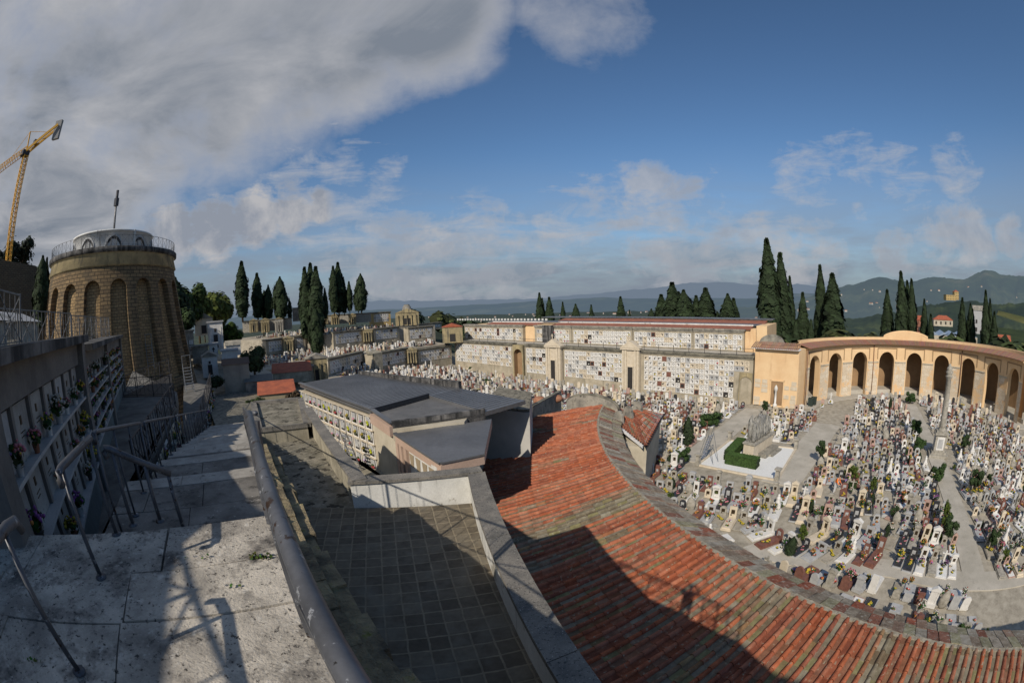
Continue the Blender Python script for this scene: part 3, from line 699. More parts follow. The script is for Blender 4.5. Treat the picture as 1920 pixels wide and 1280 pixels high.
# walkway on top and upper niche building
m=MB();m.prism([WP(-1,1.0),WP(WL+2,1.0),WP(WL+2,4.4),WP(-1,4.4)],GZ,WT-.02);struct('upper_walkway',m,concrete)
low_rail('walkway_railing','thin iron railing along the top of the long lower niche wall',[tuple(WP(s,.1))[:2]+(WT,) for s in (0,WL*.5,WL)],h=.95,step=2.6)
UT=5.55
def ubay(px0,px1,lab,cols=None):
    def sp(px): 
        a=ray(px,640);det=a[0]*(-wd.y)+wd.x*a[1];U0=WP(0,4.4);k=(U0.x*(-wd.y)+wd.x*U0.y)/det;q=Vector((a[0]*k,a[1]*k,0));return (q-W0).dot(wd)
    a,b=sp(px1),sp(px0)
    return niche_wall(lab,WP(a,4.4),WP(b,4.4),WT-.1,UT,3,.80,.78,grp='bays of the upper burial niche building',marg=.2,topgap=.28,cth=.55,cor=greystone)
ubay(1300,1395,'right end bay of the upper niche building, nearest the peach wall')
ubay(1187,1299,'upper bay of niches just right of the right temple front')
ubay(1073,1186,'upper bay of niches above the stretch between the temple fronts')
ubay(1003,1072,'upper bay of niches above the left temple front')
ubay(872,981,'far left upper bay of niches next to the sandstone chapel')
m=MB();sa=s_px(1003)-1.2;sb=s_px(982)
q0_=WP(sa,4.2);q1_=WP(sa+2.4,4.2)
m.prism([WP(sa,3.9),WP(sa+2.6,3.9),WP(sa+2.6,5),WP(sa,5)],WT,UT);tag(m.build('stained_pier',blackedge),'grey rain stained pier between two upper niche bays','pier')
t=thing('long_roof_building','long low building with red tile strip roof and white gutter above the upper niches','building',tuple(WP(20,7))[:2]+(WT,))
m=MB();m.prism([WP(-1.2,5.2),WP(WL+1,5.2),WP(WL+1,14),WP(-1.2,14)],GZ,UT+.05);m.build('wall',peach,t)
redroof=mat('red corrugated tile roof',(.34,.13,.08),(.22,.09,.06),.8,.8,.3,.02,fine=9)
def strip(o0,z0,o1,z1,m1,name,sa=0,sb=WL,th=.12):
    m=MB();P=[WP(sa,o0),WP(sb,o0),WP(sb,o1),WP(sa,o1)];Z=(z0,z0,z1,z1)
    m.add([(p.x,p.y,z) for p,z in zip(P,Z)]+[(p.x,p.y,z-th) for p,z in zip(P,Z)],[(0,1,2,3),(7,6,5,4),(0,4,5,1),(1,5,6,2),(2,6,7,3),(3,7,4,0)]);m.build(name,m1,t)
sm=s_px(1005)
strip(4.9,UT+.03,7.0,UT+.34,redroof,'roof',1.5,sm);strip(4.9,UT+.03,7.0,UT+.34,redroof,'roof',sm+4,WL-2)
strip(7.0,UT+.56,7.25,UT+.56,whitewall,'gutter',1.5,sm,.2);strip(7.0,UT+.54,7.25,UT+.54,whitewall,'gutter',sm+4,WL-2,.2)
strip(7.3,UT+.45,9.5,UT+.62,seam,'roof',0,WL);strip(9.5,UT+.66,12,UT+1.0,redroof,'roof',0,sm+2,.15)
strip(12,UT+1.25,14.5,UT+1.3,seam,'roof',-1,WL*.8,.14)
m=MB()
for i in range(30): q=WP(sm+5+i*1.0,9.4);m.box((q.x,q.y,UT+.85),(.45,.3,.4),math.atan2(wd.y,wd.x))
build_each(m,'clerestory_window',whitewall,t)
m=MB()
for i in range(42): q=WP(-.5+i*1.0,12.1);m.box((q.x,q.y,UT+1.06),(.5,.2,.2),math.atan2(wd.y,wd.x))
build_each(m,'eave_block',darkmetal,t)
m=MB();m.prism([WP(-1.3,4.3),WP(.4,4.3),WP(.4,14),WP(-1.3,14)],GZ,UT+.6);m.build('end_wall',peach,t)
# --- peach corner block + curved arcade
AC=Vector((48,31,0));AR=19.0
def AP(R,deg,z=0): a=R_(deg);return (AC.x+R*math.cos(a),AC.y+R*math.sin(a),z)
t=thing('curved_arcade','peach plastered curved arcade with nine round arches and stone clad piers','arcade',AP(AR,60,GZ))
bayw=16.55;c0=107.1;spr=.72;rad=1.5;ET=3.45
fm=MB();inner=MB();pm=MB();panel=MB();imp=MB()
def wallquad(mb,s0,s1,z0,z1,R=AR,mi=0,k=3):
    for i in range(k):
        a=s0+(s1-s0)*i/k;b=s0+(s1-s0)*(i+1)/k
        mb.add([AP(R,a,z0),AP(R,b,z0),AP(R,b,z1),AP(R,a,z1)],[(0,1,2,3)],mi)
dgm=lambda m_:math.degrees(m_/AR)
angs=[c0-bayw*i for i in range(9)]
th=1.0
for a in angs:
    h=bayw/2;r=dgm(rad)
    wallquad(fm,a+h,a+r,GZ,ET);wallquad(fm,a-r,a-h,GZ,ET)
    k=14
    for i in range(k):
        t0=math.pi*i/k;t1=math.pi*(i+1)/k;x0,x1=a+r*math.cos(t0),a+r*math.cos(t1);y0,y1=spr+rad*math.sin(t0),spr+rad*math.sin(t1)
        fm.add([AP(AR,x0,y0),AP(AR,x1,y1),AP(AR,x1,ET),AP(AR,x0,ET)],[(0,1,2,3)])
        fm.add([AP(AR,x0,y0),AP(AR,x1,y1),AP(AR+th,x1,y1),AP(AR+th,x0,y0)],[(0,1,2,3)])
        inner.add([AP(AR+th,x0,y0),AP(AR+th,x1,y1),AP(AR+th,x1,ET-.5),AP(AR+th,x0,ET-.5)],[(0,1,2,3)])
    for s in (a+r,a-r): fm.add([AP(AR,s,GZ),AP(AR,s,spr),AP(AR+th,s,spr),AP(AR+th,s,GZ)],[(0,1,2,3)])
    wallquad(inner,a+h,a+r,GZ,ET-.5,AR+th);wallquad(inner,a-r,a-h,GZ,ET-.5,AR+th)
    wallquad(inner,a+h,a-h,GZ,ET-.5,AR+4.2,0,5)
    # stone cladding of the piers, impost band, recessed panel outline above each arch
    for s0,s1 in ((a+h,a+r+.5),(a-r-.5,a-h)):
        for i in range(2):
            u=s0+(s1-s0)*i/2;v=s0+(s1-s0)*(i+1)/2;pm.add([AP(AR-.06,u,GZ),AP(AR-.06,v,GZ),AP(AR-.06,v,spr-.15),AP(AR-.06,u,spr-.15)],[(0,1,2,3)])
        u,v=s0,s1;imp.add([AP(AR-.16,u,spr-.15),AP(AR-.16,v,spr-.15),AP(AR-.16,v,spr+.02),AP(AR-.16,u,spr+.02),AP(AR,u,spr-.15),AP(AR,v,spr-.15),AP(AR,v,spr+.02),AP(AR,u,spr+.02)],[(0,1,2,3),(3,2,6,7),(0,4,5,1)])
    wallquad(panel,a+dgm(1.9),a-dgm(1.9),2.72,2.86,AR-.07,0,5)
    for s in (a+dgm(1.9),a-dgm(1.9)): wallquad(panel,s+.25,s-.25,1.1,2.86,AR-.05,0,1)
    for i in range(5): pass
aS,aE=c0+bayw/2,c0-bayw*8.5
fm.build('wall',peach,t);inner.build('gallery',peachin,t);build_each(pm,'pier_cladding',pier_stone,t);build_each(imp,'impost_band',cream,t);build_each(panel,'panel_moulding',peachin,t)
m=MB();n=60
for i in range(n):
    a=aS+3+(aE-aS-5)*i/n;b=aS+3+(aE-aS-5)*(i+1)/n
    m.prism([AP(AR+.9,a),AP(AR+.9,b),AP(AR+4.2,b),AP(AR+4.2,a)],GZ,-3.9)
m.build('gallery_floor',concrete,t)
m=MB();mt=MB()
tileb=attrmat('weathered brown eave tiles',.9,5,.5,.5)
for i in range(n):
    a=aS+(aE-aS)*i/n;b=aS+(aE-aS)*(i+1)/n
    m.prism([AP(AR-.28,a),AP(AR-.28,b),AP(AR+.3,b),AP(AR+.3,a)],ET-.18,ET)
    m.prism([AP(AR+4.3,a),AP(AR+4.3,b),AP(AR+4.9,b),AP(AR+4.9,a)],GZ,ET-.2)
    m.prism([AP(AR+1.15,a),AP(AR+1.15,b),AP(AR+1.5,b),AP(AR+1.5,a)],ET,ET+.92);m.prism([AP(AR+1.0,a),AP(AR+1.0,b),AP(AR+4.3,b),AP(AR+4.3,a)],ET-.5,ET-.3)
m.build('cornice',peach,t)
random.seed(9);nt=260
for i in range(nt):
    a=aS+1+(aE-aS-1)*i/nt;b=aS+1+(aE-aS-1)*(i+.72)/nt;c=(ru(.26,.36),ru(.15,.2),ru(.10,.14))
    r0,z0,r1,z1=AR-.75,ET-.02,AR+1.2,ET+.50
    mt.add([AP(r0,a,z0+.1),AP(r0,b,z0+.1),AP(r1,b,z1+.1),AP(r1,a,z1+.1),AP(r0,a,z0),AP(r0,b,z0),AP(r1,b,z1),AP(r1,a,z1)],[(0,1,2,3),(4,5,1,0),(4,0,3,7),(1,5,6,2)],0,c)
    # ridge knobs
    mt.lathe(AP(AR+1.35,(a+b)/2,ET+.88),[(.13,0),(.13,.08),(.06,.14)],5,0,(.42,.30,.18))
mt.build('roof_tiles',tileb,t)
m=MB()
for i in range(n):
    a=aS+1+(aE-aS-1)*i/n;b=aS+1+(aE-aS-1)*(i+1)/n
    m.add([AP(AR-.7,a,ET-.01),AP(AR-.7,b,ET-.01),AP(AR+1.2,b,ET+.52),AP(AR+1.2,a,ET+.52)],[(0,1,2,3)])
    m.add([AP(AR+1.5,a,ET+.9),AP(AR+1.5,b,ET+.9),AP(AR+5,b,ET+.2),AP(AR+5,a,ET+.2)],[(0,1,2,3)])
m.build('roof_deck',mat('brown tile bed',(.22,.14,.09),(.12,.08,.06),2),t)
m=MB();k=20;ga0,ga1=58.5,33.5
for i in range(k):
    a=ga0+(ga1-ga0)*i/k;b=ga0+(ga1-ga0)*(i+1)/k
    f=lambda q:ET+.9+1.02*max(0,math.sin(math.pi*min(1,max(0,q))))**.55
    m.prism([AP(AR+1.2,a),AP(AR+1.2,b),AP(AR+1.7,b),AP(AR+1.7,a)],ET+.8,f((i+.5)/k))
m.build('curved_gable',peach,t)
m=MB()
for i in range(nt//6):
    a=ga0+(ga1-ga0)*i/(nt//6);q=i/(nt/6);m.lathe(AP(AR+1.45,a,ET+.88+1.02*math.sin(math.pi*q)**.55),[(.2,0),(.2,.12),(.05,.2)],6)
m.build('gable_coping',peach,t)
m=MB()
for a in (aS-.3,c0-bayw*2.5,c0-bayw*5.5-4): m.tube([AP(AR-.15,a,GZ),AP(AR-.15,a,ET-.1)],.07,6)
build_each(m,'downpipe',flat('rusty downpipe',(.20,.10,.06),.6),t)
# corner block
BL=Vector((33.2,52.2,0));BR=Vector((37.4,46.9,0));
e_=Vector(AP(AR,aS));bd_=(BR-BL).normalized();bn=Vector((bd_.y,-bd_.x,0))
if bn.dot(-BL)<0:bn=-bn
t=thing('corner_block','flat peach plastered corner block with stone patches and a shrine niche','building',(BL.x,BL.y,GZ))
bb=-bn*6
m=MB();m.prism([BL,BR,e_+bb*.2,BR+bb,BL+bb],GZ,ET);m.build('wall',peach,t)
m=MB()
BRT=Vector((BR.x,BR.y,0));W_=(BR-BL).length
for i in range(26):
    q=BL+bd_*(-.4+i*(W_+.5)/26);r=q+bd_*((W_+.5)/26*.75);c=(ru(.26,.36),ru(.15,.2),ru(.10,.14))
    a=q+bn*.7;b=r+bn*.7;c2=r-bn*1.4;d2=q-bn*1.4
    m.add([(a.x,a.y,ET+.12),(b.x,b.y,ET+.12),(c2.x,c2.y,ET+.75),(d2.x,d2.y,ET+.75),(a.x,a.y,ET),(b.x,b.y,ET)],[(0,1,2,3),(4,5,1,0)],0,c)
m.build('roof_tiles',tileb,t)
m=MB();a=BL+bn*.65-bd_*.4;b=BR+bn*.65+bd_*.1;m.prism([a,b,b-bn*1.5,a-bn*1.5],ET-.06,ET+.02)
m.build('roof_deck',tileb,t)
m=MB();cq=BL-bn*2.6+bd_*1.7;
pts=[]
for i in range(15):
    th_=math.pi*i/14;pts.append((2.0*math.cos(th_),1.35*math.sin(th_)))
vs=[];
for o_ in (0,.5): vs+=[(cq.x+bd_.x*x-bn.x*o_,cq.y+bd_.y*x-bn.y*o_,ET+.3+z) for x,z in pts]
m.add(vs,[tuple(range(15)),tuple(range(29,14,-1))]+[(i,i+1,16+i,15+i) for i in range(14)]);m.build('lunette',greystone,t)
m=MB();c=BL+bd_*(W_*.54);
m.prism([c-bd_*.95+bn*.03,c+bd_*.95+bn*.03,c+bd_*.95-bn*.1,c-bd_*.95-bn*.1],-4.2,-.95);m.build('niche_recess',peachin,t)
m=MB()
for a_,b_,z0,z1 in ((-1.1,-.93,-4.3,-.8),(.93,1.1,-4.3,-.8),(-1.1,1.1,-.95,-.8)): m.prism([c+bd_*a_+bn*.12,c+bd_*b_+bn*.12,c+bd_*b_-bn*.05,c+bd_*a_-bn*.05],z0,z1)
m.build('niche_frame',peach,t)
random.seed(4);m=MB()
for r in range(6):
    for k in range(6):
        x=-2.2+W_/2+ (k-2.5)*.62+2.2;  x=(k+.5)*W_/6
        if 1.9<x-.0<4.6 and abs(x-W_*.54)<1.25: continue
        if rnd()<.62:
            q=BL+bd_*x+bn*ru(.012,.03);z=GZ+.3+r*.62
            m.box((q.x,q.y,z),(ru(.7,1.0),.05,ru(.5,.6)),math.atan2(bd_.y,bd_.x))
build_each(m,'cladding_stone',marble_c,t)
c2=c+bn*.55
m=MB();m.lathe((c2.x,c2.y,GZ+.2),[(.30,0),(.30,.35),(.16,.4),(.15,2.1),(.24,2.2),(.27,2.5),(.2,2.7),(.05,2.95)],12)
tag(m.build('shrine_pillar',marble),'small white pillar standing in the recess of the peach corner block','pillar')
# bins at the re-entrant corner
for i in range(2):
    q=Vector(AP(AR-1.0,aS-1.5-i*3.2));m=MB();m.box((q.x,q.y,GZ+.55),(.6,.7,1.0),.6,0,None,1.12);m.box((q.x,q.y,GZ+1.1),(.72,.82,.1),.6)
    tag(m.build('waste_bin',flat('dark green plastic bin' if i else 'dark grey plastic bin',(.03,.045,.04),.5)),['dark grey wheeled bin against the peach corner of the arcade','dark bin standing right of another bin at the arcade corner'][i],'bin')
# --- grey roofed niche block
t=thing('grey_roof_block','large niche building with grey standing seam roof behind the terrace','building',tuple(at(735,892,1.0)))
z1=4.3
a1=at(562,718,4.45);a7=at(697,767,4.3);b1=at(735,793,4.15);c1=at(740,812,3.7);c2=at(826,868,3.45);c3=at(908,851,3.45);c4=at(922,785,3.75);b3=at(910,770,4.1);a4=at(985,749,4.1);a3=at(860,727,4.1);a2=at(672,700,4.35);a6=at(805,741,4.2)
gb=0.0
m=MB();m.prism([a1,a7,b1,at(870,782,4.1),at(900,745,4.1),a3,a2],gb-3,3.85);
cc1=at(745,818,3.6);cc2=at(826,876,3.3)
m.prism([b1,c1+Vector((.1,.3,0)),at(818,866,3.4),at(858,856,3.4),at(868,800,3.6)],gb-3,3.15);m.build('wall',cream,t)
def slab(poly,zs,th,m1,name,t=t):
    m=MB();n=len(poly);vs=[(p[0],p[1],z) for p,z in zip(poly,zs)]+[(p[0],p[1],z-th) for p,z in zip(poly,zs)]
    A=sum(poly[i][0]*poly[(i+1)%n][1]-poly[(i+1)%n][0]*poly[i][1] for i in range(n));o=list(range(n))
    top=o if A>0 else o[::-1];m.add(vs,[tuple(top),tuple([n+i for i in top[::-1]])]+[(i,(i+1)%n,n+(i+1)%n,n+i) if A<0 else ((i+1)%n,i,n+i,n+(i+1)%n) for i in range(n)]);return m.build(name,m1,t)
slab([a1,a7,a6,a3,a2],[4.42,4.25,4.2,4.1,4.32],.28,seam,'roof')
slab([a6,a3,a4,b3],[4.19,4.09,4.05,4.05],.25,seam,'roof')
slab([a7,b1,b3,a6],[3.99,3.97,3.97,3.99],.2,flatroof,'roof')
slab([c1,c2,c3,c4],[3.70,3.45,3.45,3.75],.06,seam,'roof')
slab([p-Vector((0,0,0)) for p in (c1,c2,c3,c4)],[3.64,3.39,3.39,3.69],.42,pinkband,'fascia')
# seams
m=MB()
d_=(a2-a1)
for i in range(1,34):
    f=i/34
    p=a1.lerp(a7,f);q=a2.lerp(a3,f)
    m.seg((p.x,p.y,4.42-.17*f+.012),(q.x,q.y,4.32-.22*f+.012),.025,.02)
for i in range(1,16):
    f=i/16;p=a6.lerp(b3,f);q=a3.lerp(a4,f);m.seg((p.x,p.y,4.2-.15*f+.01),(q.x,q.y,4.1-.05*f+.01),.025,.02)
m.build('roof_seams',seam,t)
def edge(p,q,z0,z1,th,m1,name,off=0):
    m=MB();d=(q-p);d.z=0;d.normalize();n=Vector((-d.y,d.x,0))*th;m.prism([p,q,q+n,p+n],z0,z1);return m.build(name,m1,t)
edge(b1,b3,3.2,4.22,.25,blackedge,'parapet')
edge(a7,a6,3.9,4.33,.12,darkmetal,'parapet');edge(a2,a3,3.9,4.55,.35,blackedge,'parapet')
m=MB();m.seg(a1+Vector((0,0,.02)),a7+Vector((0,0,.02)),.30,.10);m.seg(a7+Vector((0,0,.0)),b1,.30,.08);m.seg(c1,c2,.2,.1);m.seg(c2,c3,.12,.08);m.build('gutter',seam,t)
m=MB();m.seg((a7.x,a7.y,3.78),(b1.x,b1.y,3.70),.34,.55);m.build('pink_band',pinkband,t)
# niches on the long face (five rows)
fd=(a7-a1);fd.z=0;FL=fd.length;fd.normalize();fn=Vector((fd.y,-fd.x,0))
if fn.dot(-a1)<0: fn=-fn
m=MB()
rz=math.atan2(fd.y,fd.x)
if Vector((math.sin(rz),-math.cos(rz),0)).dot(fn)<0: rz+=math.pi
inv=wm(t).inverted();cnt=0
random.seed(8)
nicheS=[]
for (ar,fl) in [(True,(.5,.38,.03)),(False,(.45,.06,.1)),(False,(.45,.42,.4)),(True,None),(False,(.30,.28,.06)),(False,(.35,.06,.05)),(False,(.5,.2,.3))]:
    mm=MB();mm.box((0,-.01,0),(.80,.03,.84),0,0);mm.box((0,-.028,0),(.60,.02,.68),0,1)
    mm.box((-.02,-.04,.05),(.50,.02,.5),0,2)
    for k in range(3):
        if fl: mm.blob((ru(-.12,.15),-.1,-.2+ru(0,.22)),(.12,.08,.11),1,.5,2,3,tuple(c*ru(.7,1.2) for c in (fl if k else (.06,.10,.03))))
    if ar:
        p=[(.33*math.cos(a),-.05,.05+.33*math.sin(a)) for a in [math.pi*k/6 for k in range(7)]];q=[(x*.8,y,.05+(z-.05)*.8) for x,y,z in p];mm.add(p+q,[(k,k+1,8+k,7+k) for k in range(6)],0)
    nicheS.append(mm.mesh('niche_slab',[marble,darkpane,marble_g,flowm]))
rest=MB();NC=int(FL/.92)
for c in range(NC-1,-1,-1):
    for r in range(5):
        p=a1+fd*((c+.5)*FL/NC)+fn*.03;zc=3.42-r*.88
        if cnt<100:part('niche_slab',random.choice(nicheS),t,inv@Vector((p.x,p.y,zc)),rz,(FL/NC,1,1));cnt+=1
        else:
            rest.box((p.x,p.y,zc),(.84,.04,.82),rz);q=p+fn*.03;rest.box((q.x+ru(-.05,.05),q.y,zc),(.55,.03,.6),rz,1,None);
            if rnd()<.7: rest.blob((q.x,q.y,zc-.15),(.16,.16,.16),1,.4,2,2,random.choice([(.5,.38,.03),(.45,.06,.1),(.5,.48,.4),(.08,.12,.03)]))
tag(rest.build('niche_slabs',[marble,darkpane,flowm],t),kind='stuff')
m=MB()
for r in range(6):
    p=a1+fn*.08;q=a7+fn*.08;z=3.86-r*.88;m.seg((p.x,p.y,z),(q.x,q.y,z),.16,.05)
m.build('shelf',marble_c,t)
# white wall with trapezoid openings under the low roof
w0,w1=c1+Vector((.1,.3,0)),at(818,866,3.4);wdr=(w1-w0);wdr.z=0;wdr.normalize();wnn=Vector((wdr.y,-wdr.x,0))
if wnn.dot(-w0)<0:wnn=-wnn
m=MB();m.prism([w0+wnn*.02,w1+wnn*.02,w1-wnn*.1,w0-wnn*.1],-2,3.14);m.build('white_wall',whitewall,t)
Lw=(w1-w0).length
for f in (.38,.55,.72,.88):
    m=MB();c=w0+wdr*Lw*f+wnn*.03;vs=[(c.x+wdr.x*x+wnn.x*o,c.y+wdr.y*x+wnn.y*o,z) for o in (0,.02) for x,z in ((-.26,2.95),(.26,2.95),(.17,2.3),(-.17,2.3))];m.add(vs,[(0,1,2,3),(4,5,6,7),(0,1,5,4),(1,2,6,5),(2,3,7,6),(3,0,4,7)]);m.build('window',flat('ochre reveal',(.30,.24,.16),.9),t)
for f in (.02,.13,.27): 
    m=MB();c=w0+wdr*Lw*f+wnn*.08;m.box((c.x,c.y,.6),(.32,.22,5.1),math.atan2(wdr.y,wdr.x));m.build('pilaster',pinkband,t)
m=MB();c=w0+wdr*Lw*.2+wnn*.05;m.box((c.x,c.y,.3),(.7,.1,3.6),math.atan2(wdr.y,wdr.x));m.build('door',darkpane,t)
# light walls stepping beside the tiled roof
t=thing('stepped_side_walls','pale rendered walls stepping back between the grey roof and the red tiled roof','wall',tuple(c4)[:2]+(0,))
w_=[at(921,824,-.55),at(962,806,-.5),at(963,799,-.5),at(994,787,-.5)]
wt_=[(920,773),(962,753),(962,749),(993,741)]
for k in (0,2):
    a_,b_=w_[k],w_[k+1];zt=(atd(*wt_[k],math.hypot(a_.x,a_.y)).z+atd(*wt_[k+1],math.hypot(b_.x,b_.y)).z)/2
    dv_=(b_-a_);dv_.z=0;nv_=Vector((-dv_.y,dv_.x,0)).normalized()*.5
    MB().prism([a_,b_,b_+nv_,a_+nv_],-4,zt).build('wall',shadewall,t);MB().prism([a_-nv_*.2,b_-nv_*.2,b_+nv_*1.2,a_+nv_*1.2],zt,zt+.15).build('coping',blackedge,t)
# ditch floor between terrace side wall and the block
m=MB();m.prism([at(575,800,1.0),at(560,760,1.0),a1+Vector((0,0,0)),a7,b1,c1,c2,at(868,890,1.0),B0+Vector((.1,.3,0))],-.5,.55);struct('sunken_passage',m,oldplaster)
# small brown shed and mossy roof beyond
t=thing('small_shed','small brown shed with a grey lean-to lid behind the grey seam roof','shed',tuple(atd(895,745,34)))
p=[atd(862,742,34),atd(903,752,31),atd(913,742,34),atd(875,733,37)];MB().prism(p,-3,2.15).build('wall',flat('brown boards',(.13,.075,.06),.8),t)
slab([p[0]-Vector((.3,.3,0)),p[1]-Vector((0,.3,0)),p[2],p[3]],[2.32,2.25,2.30,2.38],.1,seam,'roof',t)
t=thing('mossy_flat_roof','low building with lichened gravel roof between the grey roof and the red tiles','building',tuple(atd(960,745,30)))
p=[atd(905,747,29),atd(992,745,27),atd(997,730,33),atd(935,728,36)];MB().prism(p,-3,3.05).build('wall',shadewall,t);slab(p,[3.2,3.25,3.15,3.1],.12,terr_old,'roof',t)
# ================================================================== pavilion end of the near portico
random.seed(31)
t=thing('portico_end_pavilion','red tiled end pavilion with cream wall where the portico meets the graves','building',tuple(at(1215,830,-1)))
def P3(px,py,z): return at(px,py,z)
ea=P3(1160,795,.2);eb=P3(1238,770,.0);ec=P3(1262,778,.0)
p=[ringp(33.2,160),ringp(33.4,167),P3(1216,838,-.2),P3(1240,778,-.2)]
w0_=P3(1213,838,-.6);w1_=P3(1238,782,-.6)
MB().prism([w0_,w1_,ringp(36,158),ringp(36,168)],GZ,-.55).build('wall',cream,t)
slab([P3(1160,800,.25),P3(1205,835,-.25),P3(1243,776,-.25),P3(1205,768,.35),P3(1150,772,.35)],[.25,-.3,-.3,.35,.4],.18,tilem,'roof_deck',t)
# tile rows on the pavilion roof, running down to its eave
m=MB();A_=P3(1150,772,.35);B_=P3(1160,808,.2);C_=P3(1208,840,-.25);D_=P3(1243,776,-.28);E_=P3(1205,768,.35)
def tiles_quad(m,a,b,c,d,n,nt):
    """rows between edge a-b (top) and d-c (eave)"""
    for i in range(n):
        f=(i+.5)/n;p=a.lerp(b,f);q=d.lerp(c,f);ax=(q-p).normalized();sd=ax.cross(Vector((0,0,1))).normalized()
        for j in range(nt):
            s0=p.lerp(q,j/nt);s1=p.lerp(q,min(1,(j+1.12)/nt));cc=tcol(i*.7,j,rnd()<.3);r=.09;vs=[]
            for o,rr,hh in ((s0,.07,.03),(s1,.09,.05)):
                for k in range(5):
                    th=math.pi*k/4;vs.append(o+sd*(-rr*math.cos(th))+Vector((0,0,hh+rr*.9*math.sin(th))))
            m.add(vs,[(k,k+1,6+k,5+k) for k in range(4)],0,cc,True);m.add(vs[5:],[(0,1,2,3,4)],0,tuple(x*.3 for x in cc))
tiles_quad(m,P3(1150,775,.40),P3(1195,790,.40),P3(1212,838,-.25),P3(1165,800,.2),12,6)
tiles_quad(m,P3(1165,772,.45),P3(1205,768,.42),P3(1243,777,-.25),P3(1212,838,-.25),16,7)
m.build('roof_tiles',tilem,t)
m=MB();m.seg(P3(1212,838,-.42),P3(1243,777,-.42),.22,.14);m.build('eave',darkmetal,t)
# scalloped buttresses and lunette on the portico head
for i,(px,py,h) in enumerate([(1160,778,1.0),(1178,768,1.0),(1196,757,.95)]):
    q=P3(px,py+12,.4);m=MB();pts=[]
    for k in range(9): a=math.pi*k/8;pts.append((.45*math.cos(a),h*.35+.55*h*math.sin(a)))
    pts=[(-.62,-.5)]+[(-x,z) for x,z in pts][0:0]+[(-.45,.35*h)]+[(x,z) for x,z in reversed(pts)]+[(.62,-.5)]
    dv=Vector((.55,-.83,0));nv=Vector((.83,.55,0));vs=[q+dv*x+nv*o+Vector((0,0,z)) for o in (-.12,.12) for x,z in pts];n=len(pts)
    m.add(vs,[tuple(range(n))[::-1],tuple(range(n,2*n))]+[(i_,(i_+1)%n,n+(i_+1)%n,n+i_) for i_ in range(n)])
    tag(m.build('scalloped_buttress',greystone),['nearest grey stone buttress with rounded top at the head of the tiled roof','middle grey rounded buttress at the head of the tiled roof','farthest grey rounded buttress at the head of the tiled roof'][i],'buttress')
q=P3(1110,752,1.0);m=MB();pts=[(2.35*math.cos(math.pi*k/16),1.25*math.sin(math.pi*k/16)) for k in range(17)]
q0=P3(1062,755,.9);q1=P3(1158,771,.75);dv=(q1-q0);dv.z=0;hw=dv.length/2;dv.normalize();nv=Vector((-dv.y,dv.x,0));qc=(q0+q1)/2
pts=[(hw*math.cos(math.pi*k/16),1.0*math.sin(math.pi*k/16)) for k in range(17)]
pts=[(hw,-.8)]+pts+[(-hw,-.8)];n=len(pts)
vs=[qc+dv*x+nv*o+Vector((0,0,z)) for o in (0,.5) for x,z in pts];m.add(vs,[tuple(range(n)),tuple(range(2*n-1,n-1,-1))]+[(i,n+i,n+(i+1)%n,(i+1)%n) for i in range(n)])
t=thing('portico_lunette','rounded grey gable closing the top of the tiled portico roof','gable',tuple(qc));m.build('gable_wall',greystone,t)
m=MB();rim=[qc+dv*(hw+.05)*math.cos(math.pi*k/16)+nv*.2+Vector((0,0,1.05*math.sin(math.pi*k/16))) for k in range(17)];m.tube(rim,.14,6);m.build('coping',cornice_m,t)
# parapet returning left of the gable, two small tiled domes
wallseg('portico_side_parapet','low stained parapet slanting up to the rounded gable beside the red tiles',P3(996,785,-.45),P3(1050,750,-.3),-3,.75,.3,greystone,cornice_m)
for (px,py,s,lab) in ((1012,745,.62,'larger rounded red tiled dome left of the rounded gable'),(1045,741,.52,'smaller rounded red tiled dome next to the rounded gable')):
    q=atd(px,py+6,44);m=MB();m.blob((q.x,q.y,q.z),(1.15*s,1.15*s,.8*s),2,.1,1.5,0,(.42,.20,.12));tag(m.build('tiled_dome',tilem),lab,'dome')
# ================================================================== terrain
random.seed(1)
def hterr(x,y):
    D=math.hypot(x,y);az=math.degrees(math.atan2(x,y))
    z=GZ-.05
    # plateau of the cemeteries: inside distance ~105 (left) / wall+16
    # distance beyond the back wall line
    s=(Vector((x,y,0))-W0).dot(wn)
    arc_=math.hypot(x-AC.x,y-AC.y)-25
    if x<-8: z+=min(1.0,(-x-8)/23)*3.7
    out=0
    if az>-9 and az<=31: out=max(0,s-14)
    elif az>31: out=max(0,min(s-6 if x<36 else 1e9,arc_)) if x>20 else 0
    elif az<=-9: out=max(0,D-150)
    if az<-9 and D>95: z+=min(1,(D-95)/20)*3.0
    if out>0: z-=min(62,out*.085+max(0,out-140)*.28)
    k=min(1,max(0,(D-900)/2500));z-=k*55
    return z+ (noise.noise(Vector((x*.004,y*.004,0)))*8*min(1,max(0,(D-250)/400)))
m=MB();radii=[0,6,12,20,28,36,44,52,60,68,76,84,92,100,108,116,126,138,152,170,195,230,280,350,450,600,800,1100,1500,2100,3000,4500,7000,11000,18000,30000]
na=120;vs=[];fs=[]
for r in radii:
    for k in range(na):
        a=2*math.pi*k/na;x,y=r*math.sin(a),r*math.cos(a);vs.append((x,y,hterr(x,y) if (y>-300 or r<100) else GZ-30))
for i in range(len(radii)-1):
    for k in range(na): fs.append((i*na+k,i*na+(k+1)%na,(i+1)*na+(k+1)%na,(i+1)*na+k)[::-1])
m.add(vs,fs,0,None,True)
gm,nt,b=newmat('terrain of woods, groves and fields');P_=pos(nt)
f1=noiz(nt,P_,.012,8,.65);f2=noiz(nt,P_,.0016,6,.6);f3=noiz(nt,P_,.08,6,.7)
c=ramp(nt,f1,[(.36,(.018,.028,.014)),(.50,(.030,.042,.020)),(.60,(.055,.07,.028)),(.70,(.11,.115,.05))])
